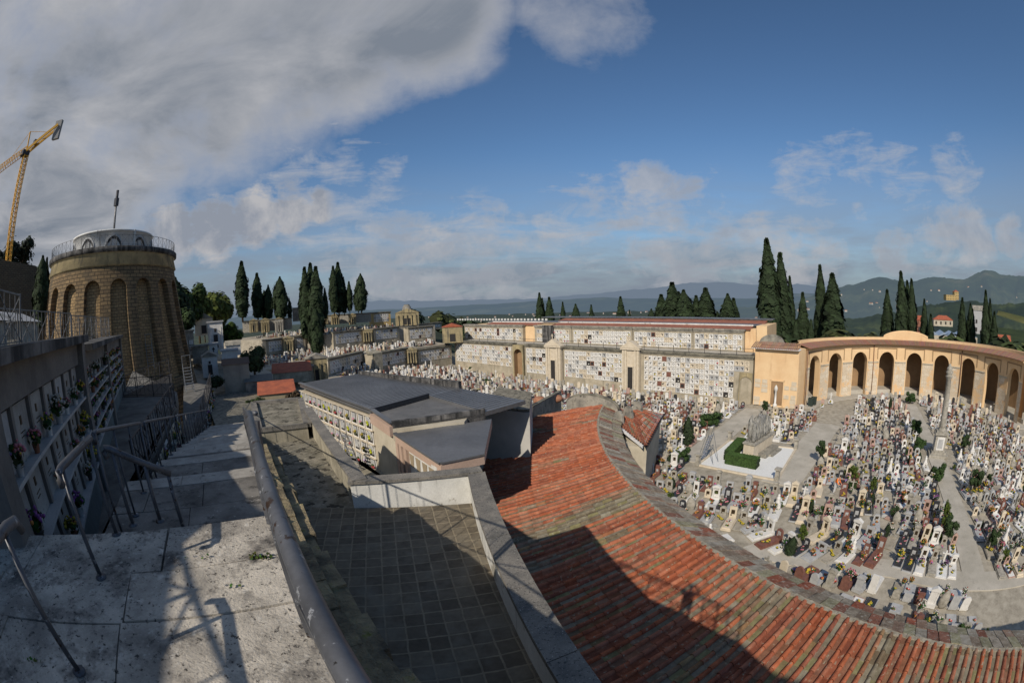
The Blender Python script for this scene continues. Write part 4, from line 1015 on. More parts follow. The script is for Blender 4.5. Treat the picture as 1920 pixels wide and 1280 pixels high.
c=mixc(nt,thr(nt,f2,.52,.62),c,(.035,.05,.03));c=mixc(nt,.6,c,ramp(nt,f3,[(.3,(.5,.5,.5)),(.7,(1.3,1.3,1.3))]),'MULTIPLY')
# plot ground near the graves
vl=N(nt,'ShaderNodeVectorMath',operation='LENGTH');L(nt,P_,vl.inputs[0])
g2=noiz(nt,P_,1.6,8,.7);cs=ramp(nt,g2,[(.3,(.22,.195,.15)),(.55,(.38,.34,.27)),(.75,(.47,.43,.35))])
c=mixc(nt,thr(nt,vl.outputs['Value'],112,104),c,cs)
L(nt,c,b.inputs['Base Color']);b.inputs['Roughness'].default_value=.95
# aerial perspective: blue haze painted into distant land as emission, growing with distance
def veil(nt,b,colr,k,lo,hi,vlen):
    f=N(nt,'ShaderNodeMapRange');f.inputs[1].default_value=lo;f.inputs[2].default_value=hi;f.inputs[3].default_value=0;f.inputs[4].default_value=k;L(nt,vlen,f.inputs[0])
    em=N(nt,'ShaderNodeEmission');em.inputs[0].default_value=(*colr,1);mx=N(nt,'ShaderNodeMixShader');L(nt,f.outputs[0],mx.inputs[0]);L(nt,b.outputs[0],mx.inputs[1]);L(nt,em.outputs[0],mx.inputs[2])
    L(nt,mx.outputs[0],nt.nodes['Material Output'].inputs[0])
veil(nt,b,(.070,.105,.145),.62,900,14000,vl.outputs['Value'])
struct('terrain',m,gm)
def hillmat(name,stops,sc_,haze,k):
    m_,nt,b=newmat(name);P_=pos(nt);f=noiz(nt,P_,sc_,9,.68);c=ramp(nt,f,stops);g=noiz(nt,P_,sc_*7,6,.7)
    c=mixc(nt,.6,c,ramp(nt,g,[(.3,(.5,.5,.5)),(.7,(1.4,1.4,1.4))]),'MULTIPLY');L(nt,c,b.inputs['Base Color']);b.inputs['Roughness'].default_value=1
    em=N(nt,'ShaderNodeEmission');em.inputs[0].default_value=(*haze,1);mx=N(nt,'ShaderNodeMixShader');mx.inputs[0].default_value=k  # haze colour painted over the hills as a fixed share of emission
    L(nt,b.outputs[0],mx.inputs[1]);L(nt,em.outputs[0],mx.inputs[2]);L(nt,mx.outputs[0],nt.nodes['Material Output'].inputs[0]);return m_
def ridge(name,D,prof,zb,m_,depth=.45,amp=.1,n=260,seed=0,rows=14):
    """range of hills: prof = (azimuth, skyline elevation in degrees) pairs"""
    mb=MB();vs=[];az0,az1=prof[0][0],prof[-1][0]
    def el(a):
        for (x0,e0),(x1,e1) in zip(prof,prof[1:]):
            if a<=x1:
                t_=(a-x0)/(x1-x0);t_=t_*t_*(3-2*t_);return e0+(e1-e0)*t_
        return prof[-1][1]
    for i in range(n+1):
        a=az0+(az1-az0)*i/n;e=el(a)+amp*(noise.noise(Vector((a*.9,seed,0)))+.5*noise.noise(Vector((a*3.1,seed,0)))+.25*noise.noise(Vector((a*9,seed,0))))
        top=CZ+D*math.tan(R_(e))
        for j in range(rows+1):
            f=j/rows;dd_=D*(1-depth+depth*f);z=zb+(top-zb)*(f**1.25)
            z+=(top-zb)*.16*noise.noise(Vector((a*.55,f*3,seed+3)))*math.sin(math.pi*f)
            z+=(top-zb)*.07*noise.noise(Vector((a*1.9,f*8,seed+5)))*math.sin(math.pi*f)
            vs.append(tuple(az2(a,dd_,z)))
    fs=[(i*(rows+1)+j,(i+1)*(rows+1)+j,(i+1)*(rows+1)+j+1,i*(rows+1)+j+1) for i in range(n) for j in range(rows)]
    mb.add(vs,fs,0,None,True);return struct(name,mb,m_)
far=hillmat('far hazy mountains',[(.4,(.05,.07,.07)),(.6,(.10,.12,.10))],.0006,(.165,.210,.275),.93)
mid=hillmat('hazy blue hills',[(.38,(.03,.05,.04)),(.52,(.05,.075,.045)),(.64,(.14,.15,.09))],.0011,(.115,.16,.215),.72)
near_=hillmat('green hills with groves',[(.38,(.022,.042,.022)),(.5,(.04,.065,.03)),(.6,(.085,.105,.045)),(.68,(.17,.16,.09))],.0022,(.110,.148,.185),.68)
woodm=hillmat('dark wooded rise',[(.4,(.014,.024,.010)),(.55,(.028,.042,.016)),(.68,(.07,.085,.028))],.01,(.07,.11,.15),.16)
ridge('far_mountains',16000,[(-50,.6),(-35,.9),(-18,1.1),(-8,.7),(3,.5),(10,.9),(17,1.4),(24,2.1),(28,2.2),(33,1.8),(38,1.9),(45,1.5),(55,1.6),(90,1.6)],-140,far,amp=.12)
ridge('blue_hills',8500,[(-60,.2),(-30,.2),(-12,-.1),(-3,.0),(6,.25),(12,.45),(16,.2),(25,.2),(31,.1),(38,.8),(46,.9),(60,.6),(90,.6)],-140,mid,amp=.13,seed=4)
ridge('green_hills',4200,[(24,-1.6),(30,-1.0),(37,-.5),(42,.9),(46,2.0),(50,2.9),(54,2.4),(58,3.05),(62,2.85),(66,4.0),(69,3.5),(73,3.5),(78,3.0),(95,3.2)],-110,near_,amp=.16,seed=9)
ridge('wooded_hill',900,[(38,-3.0),(46,-2.1),(52,-1.3),(57,-.2),(61,.35),(64,.5),(67,.3),(72,.6),(80,.6),(100,.8)],-60,woodm,depth=.6,amp=.2,seed=13)
# ------------------------------------------------------------------ foliage helpers
def leafcards(m,pt,nrm,size,c):
    a=Vector((ru(-1,1),ru(-1,1),ru(-1,1))).normalized();x=nrm.cross(a)
    if x.length<.1: return
    x.normalize();y=nrm.cross(x)*ru(.7,1.3);x*=size;y*=size
    m.add([pt-x-y*.3,pt+x*.3-y,pt+x+y*.4,pt-x*.2+y],[(0,1,2,3)],0,c)
def cypress(h,r,n,seed,size=.35,spread=1.0,dark=1.0,tips=1,lean=0):
    random.seed(seed);m=MB();core=MB()
    prof=lambda f:(max(0,math.sin(math.pi*min(1,(f*.92+.10))))**.50)*(1-.50*f**2.6)
    lobes=[(ru(0,6.28),ru(.12,.22),ru(.2,.95)) for _ in range(9)]
    for i in range(n):
        f=ru(0,1)**.85;a=ru(0,6.283);rr=r*prof(f)
        for la,lw,lf in lobes:
            da=abs((a-la+math.pi)%(2*math.pi)-math.pi)
            if da<.7 and abs(f-lf)<.2: rr*=1+lw*(1-da/.7)*(1-abs(f-lf)/.2)
        rr*=1+.42*noise.noise(Vector((a*1.3,f*h*.75,seed)));rr*=ru(.70,1.08)*spread*(ru(1.05,1.3) if rnd()<.07 else 1)
        p=Vector((rr*math.cos(a)+lean*f*h,rr*math.sin(a),h*.06+f*h*.94));g=ru(.55,1.35)*dark*(.75+.5*(noise.noise(Vector((a*2,f*h*.8,seed+9)))+.5))
        nn=Vector((math.cos(a),math.sin(a),ru(.1,.9))).normalized()
        leafcards(m,p,nn,size*ru(.5,1.1),(.022*g,.036*g,.014*g))
    for q in range(tips):
        pass
    cr=[(r*prof(k/12)*.60+.01,h*.06+h*.90*k/12) for k in range(13)]
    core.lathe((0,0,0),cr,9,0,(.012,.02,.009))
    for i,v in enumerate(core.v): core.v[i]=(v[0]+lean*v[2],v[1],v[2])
    core.join(m);tr=MB();tr.tube([(0,0,-.3),(0,0,h*.5)],[r*.16,.03],6)
    return core.mesh('crown',leafm),tr.mesh('trunk',bark)
def broad(h,r,n,seed,size=.4,tone=(.05,.075,.02),trunk=.35,flat_=.8):
    random.seed(seed);m=MB();cl=[]
    for _ in range(16): a=ru(0,6.28);q=ru(.15,.85)*r;cl.append((Vector((q*math.cos(a),q*math.sin(a),h*(trunk+ru(.12,.58)))),ru(.28,.5)*r))
    for i in range(n):
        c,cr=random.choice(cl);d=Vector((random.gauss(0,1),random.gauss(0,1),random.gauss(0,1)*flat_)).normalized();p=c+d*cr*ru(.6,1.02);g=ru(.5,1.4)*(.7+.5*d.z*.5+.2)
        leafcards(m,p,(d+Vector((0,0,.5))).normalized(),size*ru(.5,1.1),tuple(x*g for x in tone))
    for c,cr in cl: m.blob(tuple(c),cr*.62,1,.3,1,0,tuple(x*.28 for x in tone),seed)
    tr=MB();tr.tube([(0,0,-.3),(ru(-.1,.1)*h*.3,0,h*.35),(0,ru(-.1,.1)*h*.3,h*.62)],[h*.035,h*.028,.03],7)
    for c,cr in cl[:7]: tr.tube([(0,0,h*trunk*.7),tuple(c)],[h*.014,.01],5)
    return m.mesh('crown',leafm),tr.mesh('trunk',bark)
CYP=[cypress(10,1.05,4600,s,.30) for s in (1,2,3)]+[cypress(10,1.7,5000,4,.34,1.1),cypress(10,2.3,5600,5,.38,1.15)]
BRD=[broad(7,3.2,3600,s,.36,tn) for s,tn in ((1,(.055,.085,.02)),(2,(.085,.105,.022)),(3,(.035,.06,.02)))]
def put_tree(kind,pair,base,h,h0,label,cat,group,wid=1,rz=None,scz=None):
    t=thing(kind,label,cat,tuple(base),ru(0,6.28) if rz is None else rz,group);s=h/h0;t.scale=(s*wid,s*wid,s)
    part('crown',pair[0],t);part('trunk',pair[1],t);return t
def tree_px(px,ytop,ybase,D,pair,h0,kind,label,cat,group,wid=1,sink=0):
    b=atd(px,ybase,D);tp=atd(px,ytop,D);return put_tree(kind,pair,(b.x,b.y,b.z-sink),tp.z-b.z+sink,h0,label,cat,group,wid)
g='cypresses behind the peach arcade'
i=0
for px,yt,yb,D,k,w,lab in [(1441,451,690,112,0,1.25,'tallest cypress behind the left end of the peach arcade'),(1464,478,690,114,1,1.2,'second tallest cypress, just right of the tallest one'),(1452,560,690,110,2,1.3,'shorter cypress in front of the tall pair behind the arcade'),
    (1503,550,690,118,2,1.25,'short dark cypress between the tall pair and the next pair'),(1537,500,690,118,1,1.0,'slender cypress, left of the middle pair behind the arcade'),(1559,515,690,112,0,1.7,'broad cypress, right of the middle pair behind the arcade'),
    (1490,600,690,115,3,1.0,'small bushy cypress at the foot of the tall pair'),(1660,545,690,125,0,1.25,'slim cypress left of the curved gable group'),(1687,512,690,122,1,1.15,'highest cypress behind the curved gable'),(1698,528,690,128,2,1.0,'cypress half hidden in the group behind the curved gable'),(1706,525,690,124,0,.95,'right cypress of the group behind the curved gable'),
    (1729,562,690,120,2,1.0,'short cypress right of the curved gable group'),(1741,590,690,118,1,1.3,'low cypress beside the long greenhouse roof'),(1800,560,690,118,1,1.2,'left cypress of the cluster before the white house'),(1815,570,690,122,3,.8,'dark bushy cypress in the cluster before the white house'),(1819,580,690,117,2,1.1,'right cypress of the cluster before the white house'),
    (1843,546,700,112,0,1.05,'tall cypress right of the white house'),(1851,562,700,116,1,.9,'slim cypress touching the tall one right of the white house'),(1859,585,700,112,2,1.3,'low dense cypress right of the white house'),(1518,600,690,108,3,.8,'rounded low cypress left of the bare trunk'),(1575,600,690,116,3,.9,'low bushy cypress right of the broad one'),(1480,520,690,125,2,.8,'thin cypress behind the tall pair')]:
    tree_px(px,yt,yb,D,CYP[k],10,'cypress_tree',lab,'cypress',g,w*.68)
g='cypresses beyond the long roofed building'
for px,yt,D,k,w,lab in [(1014,550,150,0,.8,'slim left cypress of the pair above the far end of the long roof'),(1019,560,155,1,.7,'thin cypress tucked behind the slim pair above the long roof'),(1032,558,150,2,1.0,'fuller right cypress of the pair above the long roof'),(1057,567,160,0,.7,'lone thin cypress above the long roof'),(1081,571,165,3,.8,'small pale cypress above the long roof'),(1110,572,165,2,.8,'small cypress left of the bigger lone one above the long roof'),
   (1165,557,150,0,1.0,'lone pointed cypress above the middle of the long roof'),(1181,582,160,1,.8,'very small cypress right of the lone pointed one'),(1241,553,140,2,1.5,'broad cypress at the left of the big clump above the long roof'),(1262,531,135,1,1.5,'tallest cypress of the big clump above the long roof'),(1283,545,132,3,1.1,'wide shaggy cypress right of the tallest in the clump'),(1273,548,138,0,1.5,'cypress in the middle of the big clump above the long roof'),(1306,555,136,2,1.3,'narrow cypress between the clump and the pointed one'),
   (1324,541,134,0,1.6,'sharply pointed cypress right of the big clump'),(1365,552,130,3,1.0,'shaggy cypress near the right end of the long roof'),(1376,560,132,1,1.3,'cypress leaning on the shaggy one near the end of the long roof'),(1222,580,150,3,.9,'small bushy cypress left of the big clump'),(1345,585,140,3,1.0,'low rounded cypress before the shaggy one')]:
    tree_px(px,yt,640,D,CYP[k],10,'cypress_tree',lab,'cypress',g,w)
g='dark cypresses on the upper left terraces'
for px,yt,yb,D,k,w,lab in [(455,491,600,108,0,1.15,'tall lone cypress furthest left above the old tombs'),(484,513,600,112,1,1.2,'second cypress from the left above the old tombs'),(505,535,600,112,3,.75,'small dark cypress left of the big rounded one'),(527,520,600,108,4,.72,'big rounded dark cypress above the three small temples'),(497,545,600,115,3,.8,'bushy dark cypress filling the gap above the tombs'),(544,560,600,110,3,.6,'low dark cypress at the right foot of the big rounded one'),
   (576,503,640,100,1,.85,'left cypress of the group of three in the middle left'),(587,495,640,102,0,.85,'highest cypress of the group of three in the middle left'),(597,501,640,98,2,1.0,'right cypress of the group of three in the middle left'),(611,541,600,104,1,.85,'small cypress right of the group of three'),(595,575,665,72,4,.62,'nearest dark cypress standing down among the lower graves'),(599,590,660,74,2,1.3,'cypress joined to the nearest dark one among the lower graves'),
   (627,500,590,110,1,.9,'left cypress of the second group on the terraces'),(636,493,590,112,0,1.0,'highest cypress of the second group on the terraces'),(646,520,590,113,2,.8,'cypress half hidden in the second group on the terraces'),(656,528,585,112,0,1.0,'small dark cypress left of the blunt one'),(678,514,585,108,4,.62,'blunt tall dark cypress at the right of the terraces'),(672,530,585,109,3,.8,'cypress behind the blunt tall one')]:
    tree_px(px,yt,yb,D,CYP[k],10,'cypress_tree',lab,'cypress',g,w)
# broadleaf trees at the left
g='leafy trees behind the tower'
spr=cypress(9,1.9,2600,17,.30,1.25,1.1)
tree_px(333,522,650,62,spr,9,'fir_tree','pointed fir beside the tower wall','tree',g,1)
for px,yt,yb,D,k,w,lab in [(352,538,650,66,0,.9,'leafy tree right of the pointed fir'),(375,548,640,72,1,.8,'pale green leafy tree behind the tombs'),(402,546,640,80,1,.9,'yellowish leafy tree, highest over the white tomb'),(422,560,630,90,2,.8,'dark leafy tree right of the yellowish one'),(342,580,660,58,2,.8,'dark leafy tree low beside the tower'),(385,590,640,85,0,.9,'low green tree behind the tombs')]:
    tree_px(px,yt,yb,D,BRD[k],7,'leafy_tree',lab,'tree',g,w)
rt=broad(5,1.9,3600,9,.20,(.05,.085,.012),.05,1.0)
tree_px(431,578,645,62,rt,5.6,'round_tree','dense round topped green tree beside the white tomb','tree',None,1.25)
tree_px(478,632,700,50,broad(5,2.4,2600,12,.22,(.045,.06,.02),.1,.9),5,'leafy_tree','dark olive green tree behind the brown roofed block','tree',None,1)
tree_px(482,735,768,36,broad(3,1.9,2400,14,.14,(.04,.06,.018),.0,.9),3,'bush','dark green bush below the small red roof','bush',None,1.1)
tree_px(556,715,765,37,broad(3,1.2,1600,15,.13,(.07,.05,.03),.0,.9),3,'bush','brownish bush at the corner of the niche building','bush',None,.9)
tree_px(405,700,725,44,broad(2,1.6,1400,16,.14,(.02,.035,.012),.0,.9),2,'bush','very dark low bush under the white chapel','bush',None,1.3)
# valley wood (one mass)
random.seed(77);m=MB()
def leafblob(m,p,r,tone,nb):
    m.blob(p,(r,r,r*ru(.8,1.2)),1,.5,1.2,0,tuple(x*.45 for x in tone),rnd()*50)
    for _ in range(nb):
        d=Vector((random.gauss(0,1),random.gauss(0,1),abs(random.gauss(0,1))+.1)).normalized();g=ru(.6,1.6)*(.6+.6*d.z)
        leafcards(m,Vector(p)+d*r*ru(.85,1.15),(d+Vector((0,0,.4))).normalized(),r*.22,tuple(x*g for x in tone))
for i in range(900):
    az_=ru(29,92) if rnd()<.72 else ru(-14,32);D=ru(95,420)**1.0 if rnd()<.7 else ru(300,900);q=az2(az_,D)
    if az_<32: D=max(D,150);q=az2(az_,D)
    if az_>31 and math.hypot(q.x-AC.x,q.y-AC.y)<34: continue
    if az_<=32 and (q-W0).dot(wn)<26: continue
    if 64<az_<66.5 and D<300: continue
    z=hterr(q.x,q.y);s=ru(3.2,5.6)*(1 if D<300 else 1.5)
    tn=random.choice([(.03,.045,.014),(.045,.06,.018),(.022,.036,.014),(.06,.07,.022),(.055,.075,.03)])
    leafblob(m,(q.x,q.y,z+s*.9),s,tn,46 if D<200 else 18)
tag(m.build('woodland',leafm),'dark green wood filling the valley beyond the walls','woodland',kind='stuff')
# distant houses
random.seed(5);hm=[flat('distant pale render',(.42,.40,.36),.9),flat('distant roof',(.30,.15,.10),.9)]
def housemesh(w,d,h):
    m=MB();m.box((0,0,h/2),(w,d,h),0,0);m.add([(-w/2-.3,-d/2-.3,h),(w/2+.3,-d/2-.3,h),(w/2+.3,d/2+.3,h),(-w/2-.3,d/2+.3,h),(-w/2,0,h+d*.3),(w/2,0,h+d*.3)],[(0,1,5,4),(2,3,4,5),(0,4,3),(1,2,5)],1);return m.mesh('distant_house',hm)
HM=[housemesh(14,9,6),housemesh(22,10,7),housemesh(10,9,8)]
cnt=0
while cnt<110:
    r_=rnd()
    if r_<.55: az_=ru(-12,40);el_=ru(-1.35,-.45);D=ru(2000,5000)
    else: az_=ru(20,72);el_=ru(-.9,1.4) if az_>40 else ru(-.9,-.2);D=ru(2300,3800)
    z=CZ+D*math.tan(R_(el_))
    q=az2(az_,D)
    if az_>38:
        # sit on the green hills: solve height roughly on the ridge face
        D=4200*(.55+.45*ru(.25,.8));f=(D/4200-.55)/.45
        prof=[(24,-1.6),(30,-1.0),(37,-.5),(42,.9),(46,2.0),(50,2.9),(54,2.4),(58,3.05),(62,2.85),(66,4.0),(69,3.5),(73,3.5),(95,3.2)]
        e=[e0+(e1-e0)*(az_-x0)/(x1-x0) for (x0,e0),(x1,e1) in zip(prof,prof[1:]) if x0<=az_<=x1][0]
        top=CZ+4200*math.tan(R_(e));z=-110+(top+110)*f**1.25+6;q=az2(az_,D);s=ru(.8,1.5)
    else:
        z=hterr(q.x,q.y);s=D/3000*ru(.7,1.3)
    o=bpy.data.objects.new('distant_house',random.choice(HM));col.objects.link(o);o.location=(q.x,q.y,z);o.rotation_euler=(0,0,ru(0,3));o.scale=(s,s,s)
    tag(o,'tiny pale house far off in the valley or on the hills','house','houses scattered over the far valley and hills');cnt+=1
def house(label,px,py,D,w,d,h,rz,wall,roof,kind='house',rise=.3,wins=0,hip=False,cat='house',group=None,zoff=0,name=None):
    b=atd(px,py,D);t=thing(name or kind,label,cat,(b.x,b.y,b.z+zoff),rz,group)
    def loc(m): return m
    m=MB();m.box((0,0,h/2),(w,d,h));o=part('wall',m.mesh('wall',wall),t)
    m=MB();e=.25;r=min(w,d)*rise;x=w/2+e;y=d/2+e
    if hip=='flat': m.box((0,0,h+.1),(w+.3,d+.3,.22))
    elif hip=='shed': m.add([(-x,-y,h),(x,-y,h),(x,y,h+r),(-x,y,h+r),(-x,-y,h+.2),(x,-y,h+.2),(x,y,h+r+.2),(-x,y,h+r+.2)],[(3,2,1,0),(4,5,6,7),(0,1,5,4),(1,2,6,5),(2,3,7,6),(3,0,4,7)])
    else:
        k=y*.0 if not hip else y
        m.add([(-x,-y,h),(x,-y,h),(x,y,h),(-x,y,h),(-x+k,0,h+r),(x-k,0,h+r)],[(0,1,5,4),(2,3,4,5),(0,4,3),(1,2,5),(3,2,1,0)])
    part('roof',m.mesh('roof',roof),t)
    if wins:
        for i in range(wins):
            for lv in range(max(1,int(h/3))):
                m=MB();m.box((-w/2+w*(i+.5)/wins,-d/2-.03,1.6+lv*2.9),(.9,.08,1.4));part('window',m.mesh('window',darkpane),t)
    return t
redt=mat('red tile roof far',(.42,.12,.06),(.26,.08,.05),1.5,.9,.5,.03,fine=9,obj=True)
yel=flat('ochre yellow villa render',(.44,.32,.14),.9)
house('large ochre yellow villa among dark trees on the hill at the right',1781,563,560,16,9,6,R_(-35),yel,flatroof,'villa',wins=6,hip='flat',cat='villa')
house('taller ochre wing of the yellow villa, right of the long wing',1792,562,566,7,7,9,R_(-35),yel,redt,'villa',wins=3,hip=True,cat='villa')
house('low white house with a red hipped roof above the greenhouse',1767,611,240,12,7,3.0,R_(-50),cream,redt,'house',wins=4,hip=True)
house('tall narrow white house between dark cypresses at the right',1834,625,190,6,6,8.5,R_(-55),marble_g,greystone,'house',wins=2)
house('small house with a red roof low behind the arcade, right side',1872,655,150,9,6,2.5,R_(-60),cream,redt,'house')
house('small brick coloured house left of the greenhouse',1722,640,170,5,5,7.5,R_(-50),mat('brick render',(.32,.14,.09),(.22,.10,.07),2),redt,'house',wins=1)
b=atd(1768,640,175);t=thing('greenhouse','long low greenhouse with blue grey glazed roof bays beyond the arcade','greenhouse',tuple(b),R_(-52));m=MB()
glass=flat('blue grey glazing',(.26,.32,.40),.25)
for i in range(7): m=MB();m.add([(-16+i*4.4,-7,2.5),(-16+i*4.4+2.2,-7,3.6),(-16+i*4.4+4.4,-7,2.5),(-16+i*4.4,9,2.5),(-16+i*4.4+2.2,9,3.6),(-16+i*4.4+4.4,9,2.5)],[(0,1,4,3),(1,2,5,4),(0,2,1)]);part('roof_bay',m.mesh('roof_bay',glass),t)
m=MB();m.box((-.6,1,1.2),(30.8,16,2.5));part('wall',m.mesh('wall',cream),t)
# mown fields
fieldm=hillmat('mown yellow green field',[(.4,(.13,.14,.04)),(.6,(.20,.19,.06))],.03,(.07,.11,.15),.05)
m=MB();Q=[at(1875,583,-12) for _ in (0,)];P4=[atd(1872,582,560),atd(1935,598,560),atd(1935,612,480),atd(1868,590,480)];m.add(P4+[p-Vector((0,0,4)) for p in P4],[(0,1,2,3),(0,3,2,1)]);struct('hay_field',m,fieldm)
m=MB();P4=[atd(1862,612,420),atd(1935,622,420),atd(1935,668,200),atd(1858,640,210)];m.add(P4+[p-Vector((0,0,4)) for p in P4],[(0,1,2,3),(0,3,2,1)]);struct('meadow_field',m,hillmat('green meadow',[(.4,(.05,.075,.022)),(.6,(.09,.12,.035))],.05,(.07,.11,.15),.05))
# ================================================================== left side: niche walls, walkways, tower, crane, chapels
random.seed(41)
WZ=6.7
# level walkway in front of the near niche wall
k0=at(185,980,WZ);nwd=Vector((-.655,.755,0)).normalized()
kk=Vector((at(245,722,WZ)-k0));kk.z=0;nwd=kk.normalized();nwn=Vector((nwd.y,-nwd.x,0))      # direction along the wall, normal to the visitors
if nwn.dot(-k0)<0:nwn=-nwn
def NW(s,o=0,z=0): return (k0.x+nwd.x*s+nwn.x*o,k0.y+nwd.y*s+nwn.y*o,z)
AE=[at(262,905,WZ),at(290,845,WZ),at(330,762,WZ)]
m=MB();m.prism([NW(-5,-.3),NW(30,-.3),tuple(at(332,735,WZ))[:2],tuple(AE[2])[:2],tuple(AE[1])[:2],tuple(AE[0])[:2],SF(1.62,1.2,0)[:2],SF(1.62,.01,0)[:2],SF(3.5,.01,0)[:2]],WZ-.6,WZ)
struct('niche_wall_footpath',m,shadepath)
names=['nearest section of the shaded niche wall with big slabs and vases','second section of the shaded niche wall with rows of flowers','third section of the shaded niche wall, farthest, next to the tower']
secs=[(-4.3,1.9,0,3,.74,.95),(2.4,8.6,-.15,5,.66,.74),(9.3,17.6,-.3,5,.66,.74)]
flowers=MB()
FC=[(.38,.05,.04),(.55,.52,.45),(.5,.38,.04),(.30,.10,.32),(.50,.18,.22),(.22,.15,.32),(.46,.19,.05)]
FW=[3,4,4,.8,2,.5,1.5]
POT=MB();POT.lathe((0,0,0),[(.06,0),(.085,.15),(.09,.16),(.07,.16)],10);potm=[POT.mesh('pot',marble),POT.mesh('pot',marble_g),POT.mesh('pot',flat('terracotta pot',(.22,.10,.06),.8)),POT.mesh('pot',flat('dark vase',(.05,.05,.05),.4))]
BQ=[]
for k in range(14):
    m=MB();c=random.choices(FC,FW)[0];rr=.16
    for _ in range(60):
        d=Vector((random.gauss(0,1),random.gauss(0,1),random.gauss(0,1))).normalized();p=Vector((0,0,.26))+d*rr*ru(.3,1.1)
        leafcards(m,p,d,.045*ru(.6,1.3),(.03*ru(.6,1.6),.07*ru(.6,1.5),.02))
    for _ in range(30):
        d=Vector((random.gauss(0,1),random.gauss(0,1),abs(random.gauss(0,.8)))).normalized();p=Vector((0,0,.28))+d*rr*ru(.6,1.15);f=ru(.6,1.2);c2=c if rnd()<.8 else random.choice(FC)
        m.blob(tuple(p),ru(.018,.036),1,.5,2,0,tuple(min(.7,x*f) for x in c2))
    BQ.append((m.mesh('bouquet',flowm),c))
def cname(c):
    return {0:'red',1:'white',2:'yellow',3:'purple',4:'pink',5:'violet',6:'orange'}[FC.index(c)]
def flowerpot(p,s,label=None,pot=None,bq=None,group='flower vases'):
    bq=bq or random.choice(BQ);t=thing('flower_vase',label or (cname(bq[1])+' flowers in a vase'),'flowers',tuple(p),ru(0,6),group);t.scale=(s,s,s)
    part('pot',pot or random.choice(potm),t);part('bouquet',bq[0],t,(0,0,0));return t
for i,(s0,s1,off,rows,pitch,rh) in enumerate(secs):
    t=thing('niche_wall',names[i],'burial niche wall',NW(s0,off,WZ),0,'sections of the shaded niche wall')
    top=[9.95,9.75,9.7][i];m=MB();m.prism([NW(s0,off-.35),NW(s1,off-.35),NW(s1,off-1.8),NW(s0,off-1.8)],WZ-1,top-.12);m.build('wall_face',nichestone,t)
    m=MB();ov=(.3,.45,.3)[i];m.prism([NW(s0,off+ov),NW(s1,off+ov),NW(s1,off-1.8),NW(s0,off-1.8)],top-.12,top+.02);m.build('roof_slab',blackedge,t)
    m=MB();m.prism([NW(s0,off+.02),NW(s1,off+.02),NW(s1,off-.36),NW(s0,off-.36)],WZ+.0,WZ+.62);m.build('base_panel',tealpanel,t)
    m=MB();m.prism([NW(s0,off+.0),NW(s1,off+.0),NW(s1,off-.36),NW(s0,off-.36)],top-.55,top-.121);m.build('frieze',nichestone,t)
    nC=int((s1-s0-.3)/pitch);pw=(s1-s0-.3)/nC;z0=WZ+.62;rh_=(top-.55-z0)/rows
    for r in range(rows+1):
        m=MB();z=z0+r*rh_
        if r<rows: m.prism([NW(s0,off+.10),NW(s1,off+.10),NW(s1,off-.36),NW(s0,off-.36)],z,z+.045);m.build('shelf',marble_g,t)
    m=MB()
    for c in range(nC+1): s=s0+.15+c*pw;m.prism([NW(s-.045,off-.04),NW(s+.045,off-.04),NW(s+.045,off-.36),NW(s-.045,off-.36)],z0,top-.55)
    m.build('dividers',nichestone,t)
    for s in (s0,s1): m=MB();m.prism([NW(s-.2,off+.14),NW(s+.2,off+.14),NW(s+.2,off-.36),NW(s-.2,off-.36)],WZ,top-.121);m.build('pilaster',nichestone,t)
    for r in range(rows):
        for c in range(nC):
            s=s0+.15+(c+.5)*pw;z=z0+r*rh_
            m=MB();w=pw*.5-.08;m.prism([NW(s-w,off-.09),NW(s+w,off-.09),NW(s+w,off-.13),NW(s-w,off-.13)],z+.05,z+rh_-.04);m.build('niche_slab',shademarble if rnd()<.85 else marble_g,t)
            m=MB();m.prism([NW(s-.05,off-.078),NW(s+.02,off-.078),NW(s+.02,off-.09),NW(s-.05,off-.09)],z+rh_*.60,z+rh_*.74)
            for q in range(2): m.prism([NW(s-.10,off-.078),NW(s+.10-.04*q,off-.078),NW(s+.10-.04*q,off-.09),NW(s-.10,off-.09)],z+rh_*(.48-.07*q),z+rh_*(.49-.07*q))
            m.build('inscription',bronze,t)
            if rnd()<(.72 if i else .9):
                q=NW(s+ru(-.15,.2),off+.02,z+.045);bq=random.choice(BQ);flowerpot(q,ru(.55,1.0),cname(bq[1])+' flowers on the '+['nearest','second','third'][i]+' shaded niche wall',bq=bq,group='flower vases on the shaded niche walls')
# upper terrace on top with railing
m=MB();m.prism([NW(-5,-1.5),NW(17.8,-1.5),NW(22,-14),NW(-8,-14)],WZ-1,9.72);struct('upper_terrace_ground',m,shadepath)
xfence('upper_terrace_railing','dark cross braced railing high at the left edge above the nearest niche section',NW(-8,-1.5,9.9),NW(1.5,-1.5,9.9),h=1.0,mt=galv,th=.02)
xfence('upper_terrace_railing','cross braced railing above the second niche section',NW(1.7,-2.3,9.78),NW(8.6,-1.6,9.78),h=.95,mt=galv,n=5,th=.018)
xfence('upper_terrace_railing','farthest cross braced railing ending at the round tower',NW(8.8,-1.6,9.72),NW(17.6,-.9,9.72),h=.95,mt=galv,n=7)
